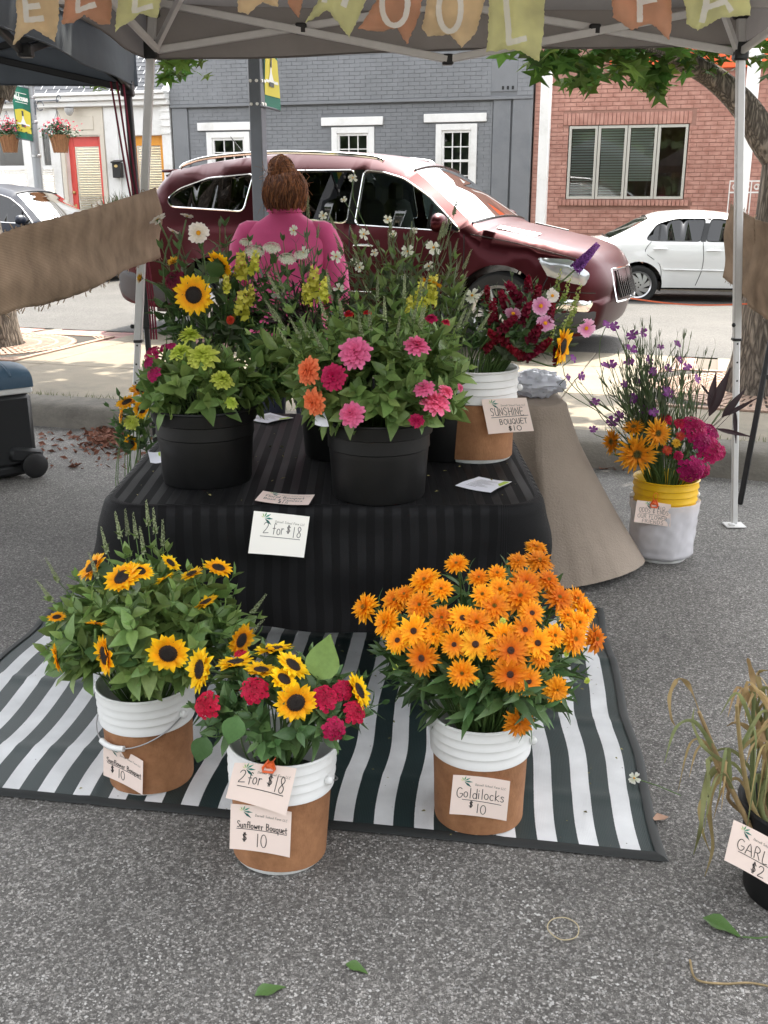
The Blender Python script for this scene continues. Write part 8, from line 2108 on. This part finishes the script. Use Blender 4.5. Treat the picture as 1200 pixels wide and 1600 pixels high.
for (ax, ay, tx, ty, w) in ((1108, 650, 1139, 582, 1), (1128, 652, 1162, 612, 1), (1132, 650, 1180, 624, 0), (1148, 640, 1150, 690, 0), (1108, 640, 1118, 590, 1), (1120, 670, 1172, 682, 0), (1095, 600, 1112, 622, 0)):
    a, e = Q(ax, ay, 4.55), Q(tx, ty, 4.5); r_ = sprig('odd', a, 'dark purple leaf blade above the yellow rim', 'dark purple leaf blades', 'deep', 0, .03, name='purple_leaf_sprig', mat_=PURP, sr=.002); place('leaf', LV['purple'][1 - w], r_, frame(V((-.3, -1, .2)), e - a, a - V(r_.location), (e - a).length * 1.05))
# ---- sunflowers half hidden at the left
for (px, py, d, f) in ((199, 629, 36, (-.3, -.3, .9)), (222, 611, 40, (.2, -.2, .95)), (206, 692, 26, (-.4, -.8, -.2)), (221, 640, 26, (.3, -.8, .2)), (190, 650, 24, (-.9, -.3, .2))): bloom('sunflower', 'hid', px, py, d, 'orange sunflower behind the flower table', 'sunflowers behind the left end of the table', face=f, k=1.0, leaves=2, lk='heart')
bloom('zinnia_lime', 'hid', 205, 660, 26, 'green sunflower bud behind the left end of the flower table', face=(0, -.9, .4), k=1.05, leaves=2, lk='heart')
for tp in dome_tips('hid', 10, -.6): sprig('hid', tp, 'leafy sprig behind the flower table', 'leafy stems behind the left end of the table', 'deep', 4, .06, name='leafy_sprig')
# ---- garlic stalks
GG, GS = M('garlic_green', (.2, .22, .09), .7, var=.25, vs=12, rand=.25, hue=.02, lucent=.25), M('garlic_straw', (.36, .26, .12), .75, var=.25, vs=12, rand=.25, hue=.015, lucent=.25)
def strap(path, w, fold=.35):
    pts = catmull(path, 5); vs = []; n = len(pts)
    for i, p in enumerate(pts):
        t = (pts[min(i + 1, n - 1)] - pts[max(i - 1, 0)]).normalized(); x = t.cross(V((.3, 1, .2))).normalized(); y = x.cross(t); hw = w * (1 - (i / (n - 1)) ** 2 * .92) * (.7 + .3 * math.sin(i * 1.3) * .4)
        for s in (-1, 0, 1): vs.append(p + x * s * hw + y * abs(s) * hw * fold)
    m_ = MB(); m_.add(vs, [(i * 3 + s, i * 3 + s + 1, i * 3 + s + 4, i * 3 + s + 3) for i in range(n - 1) for s in (0, 1)]); return m_
def garlic(px0, py0, px1, py1, label, group, leaves, r=.008, dz=.0):
    Yg = B_GARL.y + rnd.uniform(-.05, .08); a = V(B_GARL) + V((rnd.uniform(-.06, .06), rnd.uniform(-.06, .06), .06)); b_ = Q(px0, py0, Yg); c = Q(px1, py1, Yg + rnd.uniform(-.08, .06))
    root = empty('garlic_stalk', a, label, 'garlic stalk', group); mt = rnd.choice((GG, GS, GS))
    pts = catmull([a, b_, lerp(b_, c, .5) + V((rnd.uniform(-.01, .01), 0, 0)), c], 5); m_ = MB(); m_.tube([p - a for p in pts], [lerp(r, r * .5, i / (len(pts) - 1)) for i in range(len(pts))], 7); m_.build('stem', mt, root, 80)
    for path in leaves:
        q = [Q(x, y, Yg + rnd.uniform(-.06, .06)) - a for x, y in path]
        if rnd.random() < .5: q = q[:1] + [v + V((0, rnd.uniform(-.03, .03), 0)) for v in q[1:]]
        strap(q, rnd.uniform(.007, .011)).build('leaf', rnd.choice((GG, GS)), root, 80)
    for k in range(3):
        i = rnd.randrange(6, len(pts) - 1); q0 = pts[i] - a; d = V((rnd.uniform(-1, 1), rnd.uniform(-.6, .6), .6)).normalized(); l = rnd.uniform(.1, .2); fall = rnd.uniform(.05, .2)
        strap([q0, q0 + d * l * .45 + V((0, 0, .03)), q0 + d * l * .8 + V((0, 0, -.02)), q0 + d * l * .95 + V((0, 0, -fall))], rnd.uniform(.005, .009)).build('leaf', rnd.choice((GG, GS)), root, 80)
garlic(1162, 1272, 1092, 1112, 'garlic stalk leaning out to the left with a bent tip', None, [[(1092, 1112), (1076, 1072), (1062, 1066), (1050, 1095), (1047, 1120), (1060, 1140)], [(1128, 1190), (1098, 1165), (1087, 1140), (1086, 1108)], [(1140, 1215), (1115, 1195), (1104, 1220), (1100, 1260)]])
garlic(1150, 1262, 1120, 1200, 'broken garlic stalk hanging down outside the pot to the left', None, [[(1120, 1200), (1102, 1225), (1092, 1290), (1088, 1345)], [(1125, 1205), (1108, 1260), (1112, 1320), (1102, 1372)], [(1130, 1215), (1095, 1255), (1098, 1300), (1110, 1332)]], .006)
garlic(1180, 1270, 1178, 1080, 'tall green garlic stalk with a leaf folded over', None, [[(1178, 1090), (1176, 1060), (1170, 1035), (1168, 1028)], [(1178, 1100), (1172, 1072), (1160, 1070), (1152, 1110), (1153, 1150)], [(1180, 1170), (1200, 1090), (1190, 1060), (1178, 1050)]])
garlic(1192, 1275, 1205, 1120, 'pale garlic stalk at the right edge of the photo', None, [[(1205, 1120), (1190, 1070), (1195, 1055), (1215, 1048)], [(1200, 1180), (1170, 1140), (1150, 1130), (1135, 1135)]])
for i in range(9):
    x = rnd.uniform(1165, 1275); garlic(x, 1275, x + rnd.uniform(-45, 45), rnd.uniform(1060, 1150), 'dry garlic stalk in the black pot', 'dry garlic stalks', [[(x, 1160), (x - 20, 1100), (x - 40, 1075), (x - 55, 1120)]])
# ---- the fallen flower beside the mat
a = P(991, 1216, .02); e = P(1064, 1243, .006); root = empty('fallen_flower', e, 'small white flower on a thin stalk fallen across the mat edge', 'flower')
m_ = MB(); m_.tube([V((0, 0, 0)), (a - e) * .5 + V((0, 0, .004)), a - e], .0015, 5); m_.build('stem', FG, root, 80)
for part, ms in FL['white_flower']: place(part, ms[0], root, frame(V((-.4, -.5, .7)), loc=a - e, s=.02))
# ------------------------------------------------------------------ the woman with her back to us
PX = Q(450, 500, 5.22); px0, py0 = PX.x, PX.y
shoulder_z = Q(450, 352, py0).z
person = empty('person', (px0, py0, 0), 'woman seen from behind in a bright pink shirt, auburn hair pinned up', 'person', None, (0, 0, R(-6)))
SKIN = M('skin', lin(206, 150, 122), .5, var=.06, vs=14)
k = shoulder_z / 1.42
def skinned(name, verts, edges, radii, mat_, sub=2, parent=None, root_i=0):
    me = bpy.data.meshes.new(name); me.from_pydata([tuple(v) for v in verts], edges, []); ob = bpy.data.objects.new(name, me); col.objects.link(ob)
    sk = ob.modifiers.new('skin', 'SKIN'); sk.use_smooth_shade = True
    for i, r in enumerate(radii):
        sv = me.skin_vertices[0].data[i]; sv.radius = r if hasattr(r, '__len__') else (r, r); sv.use_root = (i == root_i)
    ss = ob.modifiers.new('sub', 'SUBSURF'); ss.levels = sub; ss.render_levels = sub
    dg = bpy.context.evaluated_depsgraph_get(); new = bpy.data.meshes.new_from_object(ob.evaluated_get(dg)); new.name = name
    bpy.data.objects.remove(ob); new.materials.clear(); new.materials.append(mat_)
    new.polygons.foreach_set('use_smooth', [True] * len(new.polygons))
    return place(name, new, parent)
vb = [(0, 0, .98), (0, 0, 1.12), (0, .01, 1.28), (0, .02, 1.4), (0, .01, 1.45), (0, .025, 1.49), (0, .045, 1.54), (0, .05, 1.61)]
rb_ = [(.15, .12), (.135, .1), (.15, .1), (.1, .07), (.06, .06), (.056, .056), (.078, .092), (.07, .085)]
eb = [(i, i + 1) for i in range(7)]
for s in (-1, 1):
    b0 = len(vb)
    vb += [(s * .18, .01, 1.355), (s * .235, .0, 1.12), (s * .2, .14, .95), (s * .16, .23, .97)]; rb_ += [.046, .04, .036, .03]
    eb += [(3, b0), (b0, b0 + 1), (b0 + 1, b0 + 2), (b0 + 2, b0 + 3)]
    for f in range(4):
        h0 = len(vb); x = s * (.185 - .018 * f); vb += [(x, .262 + .006 * f, .965), (x - s * .006, .285 + .004 * f, .94), (x - s * .008, .29, .915)]; rb_ += [.011, .0095, .008]; eb += [(b0 + 3, h0), (h0, h0 + 1), (h0 + 1, h0 + 2)]
    h0 = len(vb); vb += [(s * .13, .25, .955), (s * .12, .27, .94)]; rb_ += [.012, .01]; eb += [(b0 + 3, h0), (h0, h0 + 1)]
    h0 = len(vb); vb += [(s * .1, 0, .9), (s * .11, .01, .5), (s * .11, -.02, .1), (s * .115, .1, .05)]; rb_ += [.1, .062, .042, .04]; eb += [(0, h0), (h0, h0 + 1), (h0 + 1, h0 + 2), (h0 + 2, h0 + 3)]
body = skinned('body', [V(v) * k for v in vb], eb, [(r[0] * k, r[1] * k) if hasattr(r, '__len__') else r * k for r in rb_], SKIN, 2, person)
m_ = MB()
for s in (-1, 1): m_.ball(V((s * .03, .135, 1.565)) * k, .012 * k, 10, 8)
m_.build('eyes', M('eye', (.6, .6, .58), .2), body, 80)
m_ = MB(); m_.ball(V((0, .145, 1.538)) * k, V((.013, .02, .022)) * k, 10, 8); m_.build('nose', SKIN, body, 80)
m_ = MB(); m_.ball(V((0, .135, 1.495)) * k, V((.024, .01, .008)) * k, 10, 8); m_.build('mouth', M('lips', lin(176, 92, 84), .5), body, 80)
for s in (-1, 1):
    m_ = MB(); m_.ball(V((s * .088, .045, 1.545)) * k, V((.012, .024, .034)) * k, 10, 8); m_.build('ear', SKIN, body, 80)
SHIRT = M('pink_shirt', lin(218, 82, 140), .75, var=.06, vs=7, bump=.3, bs=14, sheen=.2)
# shirt torso: rings from hem to collar
rings = [(.86, .2, .15, .0), (.95, .195, .145, .0), (1.05, .182, .132, .0), (1.15, .186, .13, .0), (1.25, .202, .135, .005), (1.33, .212, .126, .01), (1.385, .196, .108, .012), (1.425, .15, .092, .012), (1.452, .105, .082, .012), (1.47, .078, .074, .012), (1.5, .07, .07, .014), (1.508, .074, .074, .014), (1.482, .088, .084, .012)]
m_ = MB()
def shf(u, v):
    i = v * (len(rings) - 1); a = min(int(i), len(rings) - 2); q = i - a
    c = [lerp(rings[a][j], rings[a + 1][j], q) for j in range(4)]; an = 2 * PI * u
    sx = math.copysign(abs(math.cos(an)) ** .85, math.cos(an)); sy = math.copysign(abs(math.sin(an)) ** .85, math.sin(an))
    f = 1 + .03 * noise.noise(V((math.cos(an) * 2, math.sin(an) * 2, c[0] * 5))) + .012 * math.sin(c[0] * 40 + an * 3) * (c[0] < 1.3)
    return V((c[1] * sx * f, c[3] + c[2] * sy * f, c[0])) * k
m_.grid(shf, 56, 60); m_.build('shirt', SHIRT, person, 80)
for s in (-1, 1):
    m_ = MB(); pts = catmull([V((s * .1, .012, 1.385)) * k, V((s * .175, .01, 1.37)) * k, V((s * .216, .005, 1.27)) * k, V((s * .243, .0, 1.12)) * k, V((s * .225, .06, 1.03)) * k], 5)
    m_.tube(pts, [(.045 + .03 * min(1, i / 5) - .016 * i / (len(pts) - 1)) * k * (1 + .05 * math.sin(i * 1.7)) for i in range(len(pts))], 16); m_.build('sleeve', SHIRT, person, 80)
JEAN = M('dark_jeans', (.02, .025, .045), .8, var=.1, bump=.2)
m_ = MB(); m_.lathe([(.16, .78), (.175, .86), (.168, .96), (.155, 1.0)], 28); m_.v = [(x * k * 1.1, y * k * .82, z * k) for x, y, z in m_.v]
for s in (-1, 1): m_.tube([V((s * .095, 0, .86)) * k, V((s * .11, .01, .5)) * k, V((s * .112, -.015, .1)) * k], [.098 * k, .08 * k, .07 * k], 16)
m_.build('trousers', JEAN, person, 80)
for s in (-1, 1):
    m_ = MB(); m_.ball(V((s * .115, .06, .045)) * k, V((.05, .135, .055)) * k, 14, 8); m_.v = [(x, y, max(z, .004)) for x, y, z in m_.v]; m_.build('shoe', BLACKP, person, 60)
# hair: cap plus many swept strands and a curly bun
HAIR = M('auburn_hair', lin(112, 68, 44), .5, var=.35, vs=40, rand=0)
HAIR2 = M('auburn_hair_light', lin(164, 108, 70), .5, var=.25, vs=40)
m_ = MB(); hc_ = V((0, .028, 1.558)) * k
def cap(u, v):
    a, t = 2 * PI * u, lerp(-.75, PI / 2, v); d = V((math.cos(t) * math.cos(a), math.cos(t) * math.sin(a), math.sin(t))); r = V((.1, .115, .118)) * k
    if d.y > .25 and d.z < .35: r *= .86
    f = 1 + .06 * noise.noise(d * 3) + .02 * noise.noise(V((d.x * 14, d.y * 14, d.z * 4)))
    return hc_ + V((d.x * r.x, d.y * r.y, d.z * r.z)) * f
m_.grid(cap, 40, 24)
bun = V((-.012, .0, 1.672)) * k
m_.ball(bun, .052 * k, 16, 10)
hair = m_.build('hair', HAIR, person, 80)
for sset, mt, n in ((1, HAIR, 260), (2, HAIR2, 170)):
    m_ = MB()
    for i in range(n):
        a = rnd.uniform(PI, 2 * PI) if rnd.random() < .75 else rnd.uniform(0, PI); t0 = rnd.uniform(-.7, .3); p = []
        for j in range(8):
            t = lerp(t0, 1.35, j / 7); aa = a + .5 * math.sin(j * .5 + i) * .35; d = V((math.cos(t) * math.cos(aa), math.cos(t) * math.sin(aa), math.sin(t))); f = 1.03 + .045 * math.sin(j * 1.9 + i) + rnd.uniform(0, .045); q = hc_ + V((d.x * .1, d.y * .115, d.z * .118)) * k * f; p.append(q)
        if not (math.sin(a) > .3 and t0 < .3): m_.tube(catmull(p, 2), rnd.uniform(.0016, .0034), 4)
    for i in range(n // 2):
        d0 = V((rnd.gauss(0, 1), rnd.gauss(0, 1), rnd.gauss(0, 1))).normalized(); e0 = d0.orthogonal().normalized(); R_ = .052 * k * rnd.uniform(1., 1.18); s0 = rnd.uniform(0, 6)
        m_.tube([bun + (e0 * math.cos(s0 + j * .45) + d0.cross(e0) * math.sin(s0 + j * .45)) * R_ + d0 * rnd.uniform(-.003, .003) + d0 * .02 * math.sin(j * .4) for j in range(8)], rnd.uniform(.0016, .0036), 4)
    for i in range(30):
        a = rnd.uniform(0, 6.28); p0 = hc_ + V((.09 * math.cos(a), .1 * math.sin(a), rnd.uniform(-.08, .12))) * k; d = V((math.cos(a) * .02, math.sin(a) * .02, rnd.uniform(-.03, .03)))
        m_.tube([p0, p0 + d + V((rnd.gauss(0, .006), 0, .004)), p0 + d * 1.8 + V((rnd.gauss(0, .012), 0, rnd.gauss(0, .012)))], .0008, 3)
    m_.build('hair_strands', mt, hair, 80)
# ------------------------------------------------------------------ things that share a label: say which one by its row and its order from the left
def shown_at(o):
    n = 0; s = V((0, 0, 0))
    for c in o.children:
        if c.type == 'MESH' and not c.data.name.startswith('stem'):
            s += o.matrix_basis @ c.matrix_local.translation; n += 1
    p = s / n if n else o.matrix_basis.translation
    d = depth(p); return (600 + FPX * p.x / d, 800 - FPX * (p.y * SN + (p.z - CAM_H) * CS) / d)
shared = {}
for o in col.objects:
    if o.parent is None and 'label' in o and 'group' in o: shared.setdefault((o['group'], o['label']), []).append(o)
ORD = ['', 'second', 'third', 'fourth', 'fifth', 'sixth', 'seventh', 'eighth', 'ninth', 'tenth', 'eleventh', 'twelfth', 'thirteenth']
for (g, lb), obs in shared.items():
    n = len(obs)
    if n < 2: continue
    at = {o.name: shown_at(o) for o in obs}
    rows = max(1, math.ceil(n / 7)); obs.sort(key=lambda o: at[o.name][1]); per = math.ceil(n / rows)
    for r_ in range(rows):
        row = sorted(obs[r_ * per:(r_ + 1) * per], key=lambda o: at[o.name][0])
        rw = '' if rows == 1 else (('upper row', 'lower row')[r_] if rows == 2 else ('top row' if r_ == 0 else 'bottom row' if r_ == rows - 1 else ORD[r_] + ' row'))
        for i, o in enumerate(row):
            w = 'leftmost' if i == 0 else ('rightmost' if i == len(row) - 1 else ORD[i] + ' from left')
            o['label'] = lb + ', ' + (rw + ', ' if rw else '') + w
